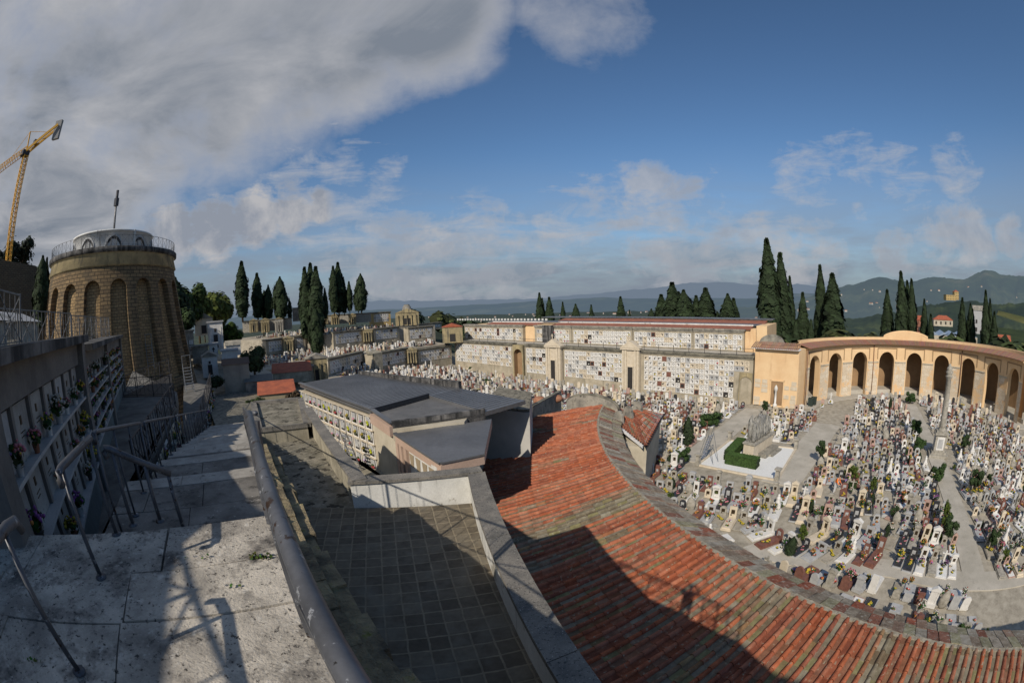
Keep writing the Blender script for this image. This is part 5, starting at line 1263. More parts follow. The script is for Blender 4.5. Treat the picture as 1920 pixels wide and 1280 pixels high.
# parasol-like grey sheds on the upper terrace (pale tomb roofs seen through the railing)
for i in range(3):
    q=NW(1+i*5,-5.5,9.72);t=thing('tomb_kiosk',['pale tomb roof nearest the left edge seen through the high railing','pale tomb roof in the middle seen through the high railing','pale tomb roof nearest the tower seen through the high railing'][i],'tomb',q,math.atan2(nwd.y,nwd.x));m=MB();m.box((0,0,.5),(3.6,2,1.0));part('wall',m.mesh('wall',oldstone),t)
    m=MB();m.add([(-2,-1.2,1.0),(2,-1.2,1.0),(2,1.2,1.0),(-2,1.2,1.0),(-2,0,1.45),(2,0,1.45)],[(0,1,5,4),(2,3,4,5),(0,4,3),(1,2,5)]);part('roof',m.mesh('roof',marble_g),t)
# fences and lower tiers
F1=[(AE[0].x,AE[0].y,WZ),(AE[1].x,AE[1].y,WZ),(AE[2].x,AE[2].y,WZ)]
xfence('walkway_railing','dark cross braced railing along the open edge of the upper left walkway, near part',F1[0],F1[1],h=.95,mt=darkmetal,n=2,th=.02)
xfence('walkway_railing','dark cross braced railing along the open edge of the upper left walkway, far part',F1[1],F1[2],h=.95,mt=darkmetal,n=4,th=.02)
o1=at(228,745,WZ);o2=at(322,742,WZ);o3=at(322,700,WZ)
xfence('stairwell_railing','dark railing round the dark opening in the walkway, front side',o1,o2,h=.95,mt=darkmetal,n=3)
xfence('stairwell_railing','dark railing round the dark opening in the walkway, side by the tower',at(232,742,WZ),at(318,698,WZ),h=.95,mt=darkmetal,n=4)
m=MB();m.prism([o1,o2,o3],WZ+.002,WZ+.02);tag(m.build('opening_shade_sheet',darkpane),'dark opening cut in the upper left walkway','opening')  # thin dark sheet laid on the paving in place of a hole's shade
# lower niche tier below the walkway edge
LB=4.9
def tier(name,label,pts,z0,z1,rows):
    t=thing(name,label,'burial niche wall',(pts[0].x,pts[0].y,z0))
    for a,b in zip(pts,pts[1:]):
        d=(b-a);d.z=0;Ln=d.length;d.normalize();n=Vector((d.y,-d.x,0));rz=math.atan2(d.y,d.x)
        m=MB();m.prism([a,b,b-n*.5,a-n*.5],z0,z1-.02);m.build('wall_face',nichestone,t)
        nc=int(Ln/.72);inv=wm(t).inverted()
        for r in range(rows):
            m=MB();z=z0+.35+r*(z1-z0-.45)/rows;m.seg((a.x+n.x*.06,a.y+n.y*.06,z),(b.x+n.x*.06,b.y+n.y*.06,z),.12,.04);m.build('shelf',tealpanel,t)
            for c in range(nc):
                p=a+d*((c+.5)*Ln/nc)+n*.02;me=random.choice(SL);rh=(z1-z0-.45)/rows
                part('niche_slab',me,t,inv@Vector((p.x,p.y,z+rh*.5)),rz if Vector((math.sin(rz),-math.cos(rz),0)).dot(n)>0 else rz+math.pi,(.68,1,rh*.8))
                if rnd()<.35: bq=random.choice(BQ);flowerpot((p.x+n.x*.07,p.y+n.y*.07,z+.02),ru(.9,1.3),cname(bq[1])+' flowers on the '+('lower' if 'lower tier' in label else 'lowest')+' niche tier',bq=bq,group='flower vases on the lower niche tiers')
    return t
tier('niche_wall','lower tier of niches under the walkway railing, full of yellow flowers',[Vector(AE[0])+Vector((0,0,-WZ)),Vector(AE[1])+Vector((0,0,-WZ)),Vector(AE[2])+Vector((0,0,-WZ))],LB,WZ-.1,2)
BE=[at(372,835,LB),at(384,775,LB),at(396,722,LB)]
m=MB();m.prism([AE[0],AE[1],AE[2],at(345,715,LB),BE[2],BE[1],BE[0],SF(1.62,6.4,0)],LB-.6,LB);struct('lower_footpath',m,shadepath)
xfence('lower_walkway_railing','dark railing with upright bars at the edge of the lower walkway',BE[0],BE[2],h=.95,mt=darkmetal,n=8)
tier('niche_wall','lowest tier of niches below the lower walkway railing',[Vector((p.x,p.y,0)) for p in BE],3.3,LB-.1,2)
# path from the foot of the stairs
m=MB();CS=[(Vector(SF(1.75,15.2,5.66)),Vector(SF(-.3,15.2,5.66))),(at(405,800,4.6),at(472,797,4.6)),(at(392,765,3.6),at(480,765,3.6)),(at(378,740,2.9),at(520,745,2.9)),(at(362,700,2.6),at(440,705,2.6))]
for (a_,b_),(c_,d_) in zip(CS,CS[1:]): m.add([a_,b_,d_,c_,a_-Vector((0,0,3)),b_-Vector((0,0,3)),d_-Vector((0,0,3)),c_-Vector((0,0,3))],[(0,1,2,3),(4,0,3,7),(1,5,6,2)])
struct('lower_path',m,terr_old)
# ladders on wheels
def stepladder(label,foot,h,rz,lean=.35,w=.55,mt=alum,steps=9):
    t=thing('step_ladder',label,'ladder',tuple(foot),rz)
    for s in (-w/2,w/2):
        m=MB();m.seg((s,0,0),(s,lean*h,h),.05,.05);part('stile',m.mesh('stile',mt),t)
        m=MB();m.seg((s,lean*h*2.0,0),(s,lean*h,h*.98),.04,.04);part('rear_leg',m.mesh('rear_leg',mt),t)
    for i in range(1,steps): 
        f=i/steps;m=MB();m.box((0,lean*h*f,h*f),(w,.14,.03));part('tread',m.mesh('tread',mt),t)
    m=MB()
    for s in (-w/2,w/2): m.seg((s,lean*h,h),(s,lean*h,h+.7),.035,.035)
    m.seg((-w/2,lean*h,h+.7),(w/2,lean*h,h+.7),.035,.035);part('handrail',m.mesh('handrail',mt),t)
    return t
stepladder('pale wheeled step ladder leaning by the round tower on the upper walkway',at(284,690,WZ),2.0,R_(55),.3,.6,flat('dull pale metal',(.18,.2,.2),.5))
stepladder('grey step ladder on the lower walkway below the tower',at(357,735,LB),2.0,R_(50),.3,.7,flat('dull grey metal',(.2,.21,.22),.5))
stepladder('pale step ladder standing in the sunken passage below the niche building',at(672,880,.56),2.6,R_(150),.3,.6,alum,9)
# --- round tower
TC=Vector((-37.0,26.6,0));TB=2.0;TT=16.2;TR0,TR1=9.5,7.05
t=thing('round_tower','massive round sandstone tower with blind arches and a white drum on top','tower',(TC.x,TC.y,TB))
def TR(z): return TR0+(TR1-TR0)*(z-TB)/(TT-TB)
def TP(a,r,z): return (TC.x+r*math.cos(R_(a)),TC.y+r*math.sin(R_(a)),z)
na_=18;m=MB();mi=MB();aw=360/na_;ah=aw*.31;zs=13.2;zb_=5.5
for i in range(na_):
    a=(i+.5)*aw
    def q(mb,a0,a1,z0,z1,dep=0,k=2):
        for j in range(k):
            u=a0+(a1-a0)*j/k;v=a0+(a1-a0)*(j+1)/k;mb.add([TP(u,TR(z0)-dep,z0),TP(v,TR(z0)-dep,z0),TP(v,TR(z1)-dep,z1),TP(u,TR(z1)-dep,z1)],[(0,1,2,3)])
    q(m,a-aw/2,a-ah,TB,TT);q(m,a+ah,a+aw/2,TB,TT);q(m,a-ah,a+ah,TB,zb_)
    rr_=R_(ah)*TR(zs);kk_=10
    for j in range(kk_):
        t0=math.pi*j/kk_;t1=math.pi*(j+1)/kk_;u,v=a-ah*math.cos(t0),a-ah*math.cos(t1);y0,y1=zs+rr_*math.sin(t0),zs+rr_*math.sin(t1)
        m.add([TP(u,TR(y0),y0),TP(v,TR(y1),y1),TP(v,TR(TT),TT),TP(u,TR(TT),TT)],[(0,1,2,3)])
        m.add([TP(u,TR(y0),y0),TP(v,TR(y1),y1),TP(v,TR(y1)-.75,y1),TP(u,TR(y0)-.75,y0)],[(0,1,2,3)])
    for u in (a-ah,a+ah): m.add([TP(u,TR(zb_),zb_),TP(u,TR(zs),zs),TP(u,TR(zs)-.75,zs),TP(u,TR(zb_)-.75,zb_)],[(0,1,2,3)])
    q(mi,a-ah-.5,a+ah+.5,zb_-.2,TT-.3,.62)
    m.add([TP(a-ah,TR(zb_),zb_),TP(a+ah,TR(zb_),zb_),TP(a+ah,TR(zb_)-.75,zb_),TP(a-ah,TR(zb_)-.75,zb_)],[(0,1,2,3)])
m.build('wall',towerstone,t);mi.build('arch_infill',towerfill,t)
m=MB();m.lathe((TC.x,TC.y,0),[(TR(TT-1.1)+.02,TT-1.1),(TR(TT-1.1)+.18,TT-1.0),(TR(TT)+.12,TT-.1),(TR(TT)+.25,TT)],72);m.build('string_course',sandstone,t)
m=MB();m.lathe((TC.x,TC.y,0),[(TR(TT)+.25,TT+.001),(TR(TT)+.42,TT+.1),(TR(TT)+.42,TT+.45),(TR(TT)+.1,TT+.48)],72);m.build('parapet_band',blackedge,t)
m=MB();DR=4.6;dz=TT+.48
m.lathe((TC.x,TC.y,dz-.3),[(DR,0),(DR,2.05),(DR+.12,2.06),(DR+.12,2.2),(.5,2.35)],60);m.build('white_drum',mat('pale grey drum render',(.74,.73,.70),(.58,.57,.55),.9,.9,.2,.01,streak=((.25,.24,.23),2.5,.56,.75)),t)
vaz=math.degrees(math.atan2(-TC.y,-TC.x))
for k in range(8):
    a=vaz+2+(k-4)*38
    m=MB();w=13 ;pts=[(u,(0 if j in(0,) else 0)) for j,u in enumerate((0,))]
    vs=[];nn_=10
    for j in range(nn_+1): th_=math.pi*j/nn_;vs.append((a-w*math.cos(th_)*.9,dz+.15+1.25*math.sin(th_)))
    vv=[TP(u,DR+.03,z) for u,z in vs];vv2=[TP(u,DR-.2,z) for u,z in vs];m.add(vv,[tuple(range(nn_+1))]);w_=m.build('window',darkpane,t)
    m=MB()
    for j in range(1,nn_): 
        if j%2==0: m.seg(TP(vs[j][0],DR+.06,dz+.15),TP(vs[j][0],DR+.06,vs[j][1]),.05,.05)
    o=m.build('window_bars',galv,w_)
    m=MB()
    for j in range(nn_): m.seg(TP(vs[j][0],DR+.04,vs[j][1]),TP(vs[j+1][0],DR+.04,vs[j+1][1]),.08,.14)
    m.build('arch_surround',marble_g,w_)
m=MB();a=vaz+30;m.seg(TP(a,DR+.1,dz-.1),TP(a,DR+.1,dz+1.9),.16,.16);m.build('downpipe',whitewall,t)
m=MB();m.box((TC.x,TC.y,TT+.25),(1,1,.1));m.lathe((TC.x,TC.y,0),[(TR(TT)-.1,TT+.3),(.1,TT+.35)],48);m.build('roof_deck',flatroof,t)
m=MB();m.blob(TP(vaz+20,2.0,dz+1.95),(.5,.5,.25),2,.1);m.blob(TP(vaz-25,3.0,dz+1.9),(.4,.4,.15),2,.1);build_each(m,'roof_vent',greystone,t)
m=MB();n_=64;rr_=TR(TT)+.15
for j in range(n_):
    a=360*j/n_;b=360*(j+1)/n_
    m.seg(TP(a,rr_,dz+.9),TP(b,rr_,dz+.9),.03,.03);m.seg(TP(a,rr_,dz+.1),TP(b,rr_,dz+.1),.02,.02);m.seg(TP(a,rr_,dz),TP(a,rr_,dz+.92),.028,.028)
    m.seg(TP(a,rr_,dz+.1),TP(b,rr_,dz+.9),.013,.013);m.seg(TP(b,rr_,dz+.1),TP(a,rr_,dz+.9),.013,.013)
m.build('crown_railing',galv,t)
b=atd(213,446,46);tp=atd(221,357,46)
t=thing('antenna_mast','tall grey mast with dark equipment on top of the round tower','mast',tuple(b));m=MB();m.tube([b-Vector((0,0,.3)),tp-Vector((0,0,.9))],.12,8);m.build('pole',galv,t)
m=MB();m.tube([tp-Vector((.0,0,1.5)),tp],.17,8);m.box(tuple(tp-Vector((0,0,1.2))),(.45,.4,.8));m.build('antenna',darkmetal,t)
# old wall left of the tower
q0=atd(-60,470,52);q1=atd(104,515,54)
def bigwall(label,pts,z0,th,m_,name='old_wall'):
    t=thing(name,label,'wall',(pts[0].x,pts[0].y,z0))
    for a,b in zip(pts,pts[1:]):
        m=MB();n=Vector((-(b-a).y,(b-a).x,0)).normalized()*th;m.prism([a,b,b+n,a+n],z0,lambda p,a=a,b=b:a.z+(b.z-a.z)*min(1,max(0,((Vector((p[0],p[1],0))-Vector((a.x,a.y,0))).dot(Vector((b.x-a.x,b.y-a.y,0)))/max(1e-6,Vector((b.x-a.x,b.y-a.y,0)).length_squared)))));m.build('wall_face',m_,t)
    return t
bigwall('high dark old brick wall between the crane and the round tower',[atd(-80,440,60),atd(10,488,60),atd(66,498,60),atd(106,520,60)],4,1.5,oldbrick)
tree_px(80,482,620,56,CYP[4],10,'cypress_tree','dark cypress against the old brick wall left of the tower','cypress',None,.62)
tree_px(88,485,620,57,CYP[1],10,'cypress_tree','thin cypress spike beside the one against the old wall','cypress',None,.7)
cedar=broad(6,3,1800,23,.2,(.02,.03,.015),.3,.4);tree_px(28,450,560,75,cedar,5.8,'cedar_tree','dark flat branched cedar above the old wall behind the crane','tree',None,1.1)
# crane
random.seed(2)
cb=atd(12,560,62);ct=atd(50,285,62)
t=thing('tower_crane','yellow tower crane with lattice mast rising above the old wall at the far left','crane',tuple(cb))
m=MB();w=.75;n_=30
ax=(ct-cb)
for i in range(n_):
    a=cb.lerp(ct,i/n_);b=cb.lerp(ct,(i+1)/n_)
    C4=[Vector((sx*w/2,sy*w/2,0)) for sx,sy in ((-1,-1),(1,-1),(1,1),(-1,1))]
    for k in range(4):
        m.seg(a+C4[k],b+C4[k],.13,.13);m.seg(a+C4[k],b+C4[(k+1)%4],.06,.06);m.seg(a+C4[k],a+C4[(k+1)%4],.06,.06)
m.build('mast',yellowpaint,t)
jt=atd(110,236,60);jl=atd(-30,345,66);m=MB()
def lattice(m,a,b,n,w,h,th=.08):
    d=(b-a).normalized();sd=d.cross(Vector((0,0,1))).normalized()*w/2;up=Vector((0,0,h))
    for i in range(n):
        p=a.lerp(b,i/n);q=a.lerp(b,(i+1)/n);mid_=(p+q)/2
        m.seg(p+sd,q+sd,th,th);m.seg(p-sd,q-sd,th,th)
        m.seg(p+sd,mid_+up,th*.6,th*.6);m.seg(p-sd,mid_+up,th*.6,th*.6);m.seg(q+sd,mid_+up,th*.6,th*.6);m.seg(q-sd,mid_+up,th*.6,th*.6)
        if i<n-1: m.seg(mid_+up,mid_+up+(b-a)/n,th,th)
lattice(m,ct,jl,18,.9,.9);m.build('jib',yellowpaint,t)
m=MB();d=(jt-ct);sd=d.cross(Vector((0,0,1))).normalized()*.45;m.seg(ct+sd,jt+sd,.22,.35);m.seg(ct-sd,jt-sd,.22,.35);m.build('counter_jib',yellowpaint,t)
m=MB();m.box(tuple(jt-Vector((0,0,.6))),(1.2,.5,2.6),R_(30));m.build('counterweight',flat('grey counterweight',(.22,.22,.22),.8),t)
ap=atd(57,247,62);m=MB();m.seg(ct,ap,.18,.18);m.seg(ap,ct.lerp(jt,.75),.05,.05);m.seg(ap,ct.lerp(jl,.5),.05,.05);m.build('apex',yellowpaint,t)
m=MB();m.box(tuple(ct+Vector((-.2,-.2,-.2))),(1.3,1.3,.6));m.box(tuple(ct.lerp(jt,.25)+Vector((0,0,.4))),(.7,.5,.6));build_each(m,'slewing_unit',darkmetal,t)
m=MB();q=ct.lerp(jl,.75);m.box(tuple(q-Vector((0,0,.2))),(.6,.5,.5));m.seg(q,q-Vector((0,0,2.5)),.05,.05);m.build('hook_trolley',darkmetal,t)
# --- chapels and tombs on the left slope
def bx_px(x0,x1,ytop,ybase,D): 
    b=atd((x0+x1)/2,ybase,D);w=(atd(x1,ybase,D)-atd(x0,ybase,D)).length;h=atd((x0+x1)/2,ytop,D).z-b.z;return b,w,h
def chapel(label,x0,x1,ytop,ybase,D,dep,wall,roof,rise=.28,hip=False,door=True,win=False,rz=None,cols=0,cat='tomb chapel',name='tomb_chapel',cross=False):
    b,w,h=bx_px(x0,x1,ytop,ybase,D);az_=math.atan2(b.x,b.y);rz=-az_+R_(rz or 0)
    t=thing(name,label,cat,(b.x,b.y,b.z-.3),rz);h+=.3
    m=MB();m.box((0,dep/2,h/2),(w,dep,h));part('wall',m.mesh('wall',wall),t)
    m=MB();x=w/2+.12;y0=-.14;y1=dep+.14;r=w*rise
    if hip=='flat': m.box((0,dep/2,h+.1),(w+.3,dep+.3,.2))
    elif hip=='side': m.add([(-x,y0,h),(x,y0,h),(x,y1,h),(-x,y1,h),(-x,dep/2,h+r),(x,dep/2,h+r)],[(0,1,5,4),(2,3,4,5),(0,4,3),(1,2,5),(3,2,1,0)])
    else: m.add([(-x,y0,h),(x,y0,h),(x,y1,h),(-x,y1,h),(0,y0,h+r),(0,y1,h+r)],[(0,1,4),(2,3,5),(1,2,5,4),(3,0,4,5),(3,2,1,0)])
    part('roof',m.mesh('roof',roof),t)
    if door: m=MB();m.box((0,-.03,.3+h*.24),(w*.28,.08,h*.48));part('door',m.mesh('door',darkpane),t)
    if win: m=MB();m.box((0,-.03,h*.72),(w*.14,.07,h*.13));part('window',m.mesh('window',darkpane),t)
    for k in range(cols):
        xx=-w*.38+w*.76*k/(cols-1);m=MB();m.lathe((xx,-.25,.2),[(.16,0),(.12,.1),(.10,h*.72),(.16,h*.76)],8);part('column',m.mesh('column',wall),t)
    if cross: m=MB();m.box((0,-.05,h*.55),(.14,.06,h*.5));m.box((0,-.05,h*.65),(h*.26,.05,.13));part('cross',m.mesh('cross',darkpane),t)
    return t
chapel('tall pale plastered block with a brown lean-to roof on the left slope',423,472,682,738,45,4.0,mat('grey beige plaster',(.40,.36,.28),(.26,.24,.20),.7,.95,.2,.01,streak=((.2,.18,.15),1.5,.55,.75)),flat('brown sheet roof',(.10,.065,.05),.8),rise=.16,hip='side',door=False,name='plastered_block')
chapel('small white marble chapel with a gabled front and black door on the stairs side',381,410,668,702,50,3.2,marble,greystone,win=True)
chapel('taller white temple tomb with portico beside the round green tree',392,420,604,652,60,3.5,marble,marble_g,cols=2,hip='flat',win=True)
chapel('pale gabled tomb behind the white temple tomb',366,400,597,625,68,3.5,marble_c,greystone)
chapel('small white box tomb with a black cross between two chapels',393,409,646,664,56,2,marble,marble_g,hip='flat',door=False,cross=True)
chapel('low white tomb with a grey gabled roof right of the black cross',424,452,647,662,57,2.4,marble,greystone,door=False,hip='side')
chapel('low white flat tomb in front of the grey gabled one',416,446,658,672,54,2.2,marble,marble_g,door=False,hip='flat')
t=chapel('dark block with six white marble panels beside the stairs',344,366,622,668,55,2.5,oldstone,greystone,door=False,hip='flat')
for r in range(3):
    for c in range(2): m=MB();m.box((-.35+c*.75,-.04,.7+r*.62),(.55,.05,.5));part('marble_panel',m.mesh('marble_panel',marble),t)
chapel('grey stone wall block beside the black cross tomb',362,392,650,676,54,2,greystone,greystone,door=False,hip='flat')
b1_,w1_,h1_=bx_px(486,560,735,762,38)
chapel('small house with a bright red tiled roof below the terraces',488,556,737,764,38,5.5,mat('ochre house plaster',(.40,.34,.22),(.28,.24,.17),.8,.95,.2),redt,rise=.22,hip='side',door=False,cat='house',name='tiled_house')
chapel('longer house with an irregular red tiled roof left of the columned gate',512,585,697,712,50,7,oldplaster,redt,rise=.16,hip='side',door=False,cat='house',name='tiled_house')
chapel('shed with a dull grey sloping roof left of the red roofs',462,512,714,734,44,4,greystone,flat('dull grey sheet',(.14,.135,.12),.8),rise=.14,hip='side',door=False,cat='shed',name='grey_shed')
chapel('sandstone gate tomb with columns at the left end of the first niche wall',576,616,672,716,56,2.5,sandstone,greystone,cols=4,rise=.2)
chapel('long low stained retaining block left of the columned gate',545,590,690,722,54,2,oldplaster,greystone,hip='flat',door=False,name='retaining_block',cat='wall')
# stone stairs up to the chapels
m=MB();A_=atd(385,735,48);B_=atd(347,655,62);sdv=Vector((.78,.62,0));n_=22
for i in range(n_):
    p=A_.lerp(B_,i/n_);q=A_.lerp(B_,(i+1)/n_);w=ru(2.6,2.7);m.prism([(p.x-sdv.x*1.1,p.y-sdv.y*1.1),(p.x+sdv.x*1.1,p.y+sdv.y*1.1),(q.x+sdv.x*1.1,q.y+sdv.y*1.1),(q.x-sdv.x*1.1,q.y-sdv.y*1.1)],-1,p.z)
struct('chapel_stair_path',m,concrete)
# slope under the chapels
m=MB();S4=[(380,746,42),(480,750,42),(560,740,46),(575,712,54),(540,706,62),(460,668,66),(380,650,72),(335,664,60)]
m.add([tuple(atd(*p)-Vector((0,0,.5))) for p in S4]+[tuple(atd(445,690,55)-Vector((0,0,.5)))],[(i,(i+1)%8,8) for i in range(8)]);struct('chapel_hill',m,soil)
# --- terraced niche walls on the left
g='terraced niche walls of the upper left cemetery'
def nw_px(lab,x0,yt0,x1,yt1,D0_,D1_,yb,rows,pitch=.74,rh=.72,th=2.0,**k):
    p=atd(x0,yt0,D0_);q=atd(x1,yt1,D1_);zt=(p.z+q.z)/2;zb=min(atd(x0,yb,D0_).z,atd(x1,yb,D1_).z)-.6
    return niche_wall(lab,p,q,zb,zt,rows,pitch,rh,th=th,grp=g,marg=.4,topgap=.15,cth=.3,**k)
nw_px('first niche wall right of the columned gate at the foot of the terraces',614,668,681,661,76,86,694,3)
nw_px('niche wall left of the small sandstone portico, just beyond the jutting corner',698,660,763,654,82,90,690,3)
nw_px('niche wall right of the small sandstone portico, reaching the long white wall',783,653,846,648,91,97,682,3)
MBc=MB();c0_=atd(683,657,88);c1_=atd(701,662,82);MBc.prism([c0_,c1_,c1_+Vector((1.2,1.5,0)),c0_+Vector((1.2,3,0))],-3,c1_.z-.02);tag(MBc.build('jutting_wall_corner',oldplaster),'stained jutting wall corner between two lower niche walls','wall')
nw_px('second tier niche wall left of a portico, under the small temples',498,637,532,632,96,99,656,3,th=1.5)
nw_px('second tier niche wall right of a portico, beside the nearest dark cypress',551,630,572,628,100,101,652,3,th=1.5)
nw_px('second tier niche wall right of the nearest dark cypress',624,622,681,617,98,103,646,3)
nw_px('second tier niche wall right of the middle portico',700,616,748,611,104,109,640,3)
nw_px('pale second tier niche block with upright slabs',765,612,812,611,100,104,632,3,pitch=.62)
nw_px('small third tier niche building with an ochre end wall',696,585,732,584,118,120,606,3,pitch=.62,face=yel)
nw_px('short third tier niche stretch behind the dome temple',784,604,828,606,112,118,612,1)
def tport(lab,x0,x1,yt,yb,D,m1=sandstone,cols=4,rise=.22,dep=2.5,**k): return chapel(lab,x0,x1,yt,yb,D,dep,m1,k.pop('roof',sandstone),cols=cols,rise=rise,name='tomb_portico',cat='tomb portico',**k)
tport('small sandstone portico set in the first niche wall',764,783,656,678,89)
tport('portico in the second tier wall left of the nearest cypress',532,551,634,656,97)
tport('portico in the middle of the second tier wall right of the cypress',681,699,619,638,102,rise=.1)
for i,(x0,x1,lab) in enumerate([(468,484,'leftmost of the small temples under the big dark cypress'),(490,506,'second small temple under the big dark cypress'),(516,532,'third small temple, with a dark red door under the big cypress')]): tport(lab,x0,x1,601-i*1.5,621,105,m1=sandstone if i!=2 else oldstone)
for i,(x0,x1,lab) in enumerate([(606,616,'small temple just right of the group of three cypresses'),(621,637,'small temple left of a bush on the third tier'),(654,668,'small temple below the dark cypresses, right of the bush')]): tport(lab,x0,x1,592-i,606,112)
t=tport('big sandstone temple tomb with round dome drum on the skyline',742,786,586,608,112,rise=.18,cols=5,dep=4)
b,w,h=bx_px(742,786,586,608,112);m=MB();m.lathe((0,2,h+.5),[(1.25,0),(1.25,.7),(1.1,.75),(1.1,1.2),(.85,1.5),(.7,1.8),(.75,1.9)],14);part('dome_drum',m.mesh('dome_drum',greystone),t)
t=chapel('square sandstone chapel with pediment at the left end of the upper niche building',830,868,613,640,95,4,sandstone,redt,rise=.17,win=False,name='sandstone_chapel')
chapel('dark grey modern tomb block beside the big dark cypress',549,564,578,600,110,3,greystone,greystone,hip='flat',door=False)
chapel('weathered wall running behind the small temples',455,548,600,618,108,1,oldstone,cornice_m,hip='flat',door=False,name='terrace_wall',cat='wall')
chapel('weathered wall behind the third tier temples',600,696,590,604,116,1,oldstone,cornice_m,hip='flat',door=False,name='terrace_wall',cat='wall')
# terraces as level ground behind the niche walls
m=MB();m.prism([(-32.4,69.4),(-29.8,81.6),(-26.9,78.6),(-22.2,88.0),(-20.4,89.6),(-14.2,96.8),(-18,102.6),(-27,106),(-34,98),(-46,91),(-52,82),(-57,72),(-46,60),(-37,62)],-6,1.5);struct('second_terrace_ground',m,soil)
m=MB();m.prism([(-52.4,81.2),(-50.4,85.9),(-46.9,90.2),(-39.8,90.2),(-35,97.5),(-33,99.2),(-28.4,105.9),(-20,113),(-40,122),(-64,104),(-68,84)],-4,5.15);struct('third_terrace_ground',m,soil)
# ================================================================== column, monument, ladder, people in the cemetery
t=thing('memorial_column','tall grey stone column on a square pedestal with a white plaque','column',tuple(CC+Vector((0,0,GZ))),R_(40))
m=MB();m.box((0,0,.15),(2.4,2.4,.3));m.box((0,0,.42),(1.9,1.9,.24));part('plinth',m.mesh('plinth',oldstone),t)
m=MB();m.box((0,0,1.35),(1.45,1.45,1.7),0,0,None,.94);part('pedestal',m.mesh('pedestal',oldstone),t);m=MB();m.box((0,0,2.28),(1.7,1.7,.18));m.box((0,0,2.45),(1.4,1.4,.18));part('pedestal_cap',m.mesh('pedestal_cap',oldstone),t)
for k in range(4): m=MB();a=k*math.pi/2;m.box((.735*math.cos(a),.735*math.sin(a),1.35),(.05,.95,1.3),a);m.box((.77*math.cos(a),.77*math.sin(a),1.35),(.03,.6,.9),a,1);part('plaque',m.mesh('plaque',[marble,marble_g]),t)
m=MB();m.lathe((0,0,2.5),[(.52,0),(.52,.1),(.40,.22),(.40,.3),(.34,3.0),(.30,5.0),(.36,5.05),(.36,5.15)],20);part('shaft',m.mesh('shaft',oldstone),t)
m=MB();m.lathe((0,0,7.6),[(.32,0),(.45,.12),(.45,.22),(.30,.3),(.42,.45),(.46,.6),(.30,.75),(.36,.85),(.32,1.0),(.16,1.1),(.18,1.22),(.06,1.36)],16);part('capital',m.mesh('capital',oldstone),t)
# white plot
wq=[at(1308,872,GZ),at(1456,901,GZ),at(1492,842,GZ),at(1368,826,GZ)]
m=MB();m.prism(wq,GZ-.1,GZ+.05);struct('white_gravel_ground',m,gravel_w)
m=MB()
for a,b in zip(wq,wq[1:]+wq[:1]): m.seg(a+Vector((0,0,.06)),b+Vector((0,0,.06)),.22,.16)
struct('plot_kerb',m,marble_c)
for i,(q,lb) in enumerate(zip(wq,['front left','front','right','far left'])):
    t=thing('corner_bollard','square stone bollard at the '+lb+' corner of the white gravel plot','bollard',tuple(q));m=MB();m.box((0,0,.5),(.42,.42,1.0),.6,0,None,.8);part('post',m.mesh('post',oldstone),t);m=MB();m.box((0,0,1.06),(.55,.55,.14),.6);part('cap',m.mesh('cap',oldstone),t)
mo=at(1401,862,GZ);md=(at(1432,841,GZ)-mo);md.z=0;md.normalize();mr=math.atan2(md.y,md.x)
t=thing('war_memorial','tall narrow carved grey stone memorial on a pale block in the white plot','monument',tuple(mo),mr)
m=MB();m.box((2.3,0,.75),(4.6,1.15,1.5));part('pedestal',m.mesh('pedestal',marble_c),t);m=MB();m.box((2.3,0,1.57),(4.8,1.35,.14));part('pedestal_cap',m.mesh('pedestal_cap',oldstone),t)
m=MB();m.box((2.8,-1.0,.25),(3.2,.9,.4));m.box((3.2,-1.5,.12),(2.4,.7,.2));part('step',m.mesh('step',greystone),t)
random.seed(12);rockm=mat('carved grey rock',(.38,.365,.33),(.17,.165,.15),3,.95,.9,.05,obj=True,fine=9)
for i in range(14):
    m=MB();x=.45+(i%7)*.58;h=ru(1.3,2.5);yy=(-.2 if i<7 else .22);m.blob((x,yy,1.6+h*.45),(.26,.25,h*.56),3,.75,2.6,0,None,i*3.1);part('carved_figure',m.mesh('carved_rock',rockm),t)
m=MB();m.blob((2.1,0,2.6),(1.6,.30,1.25),3,.35,2.2,0,None,4);part('rock_core',m.mesh('rock_core',rockm),t)
hA=at(1362,867,GZ);hB=at(1420,878,GZ);hC=at(1389,837,GZ)
t=thing('clipped_hedge','dark green clipped L shaped hedge in the white gravel plot','hedge',tuple(hA))
def hedge_seg(a,b,w,h,nm):
    m=MB();d=(b-a);Ln=d.length;d.normalize();n=Vector((-d.y,d.x,0))
    m.prism([a-n*w*.45,b-n*w*.45,b+n*w*.45,a+n*w*.45],GZ,GZ+h*.95,0,0,(.02,.035,.012))
    for _ in range(int(Ln*900)):
        s=rnd();f=rnd()
        if f<.45: p=a+d*Ln*s+n*ru(-.5,.5)*w+Vector((0,0,h));nn=Vector((0,0,1))
        else: sd=random.choice((-1,1));p=a+d*Ln*s+n*sd*w*.5+Vector((0,0,rnd()*h));nn=n*sd
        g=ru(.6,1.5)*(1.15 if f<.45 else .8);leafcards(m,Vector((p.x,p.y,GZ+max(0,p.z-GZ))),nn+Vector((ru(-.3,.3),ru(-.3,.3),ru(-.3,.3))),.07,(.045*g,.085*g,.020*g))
    m.build(nm,leafm,t)
hedge_seg(hA,hB,.95,.95,'front_row');hedge_seg(hA+(hC-hA)*.1,hC,.95,.95,'side_row')
ld=stepladder('tall pale wheeled step ladder standing beside the white gravel plot',at(1316,862,GZ),2.7,R_(-150),.30,.85,alum,11)
m=MB()
for s in (-.42,.42): m.seg((s*1.05,0,.75),(s*1.05,.30*2.7,3.4),.04,.04)
part('side_rail',m.mesh('side_rail',alum),ld)
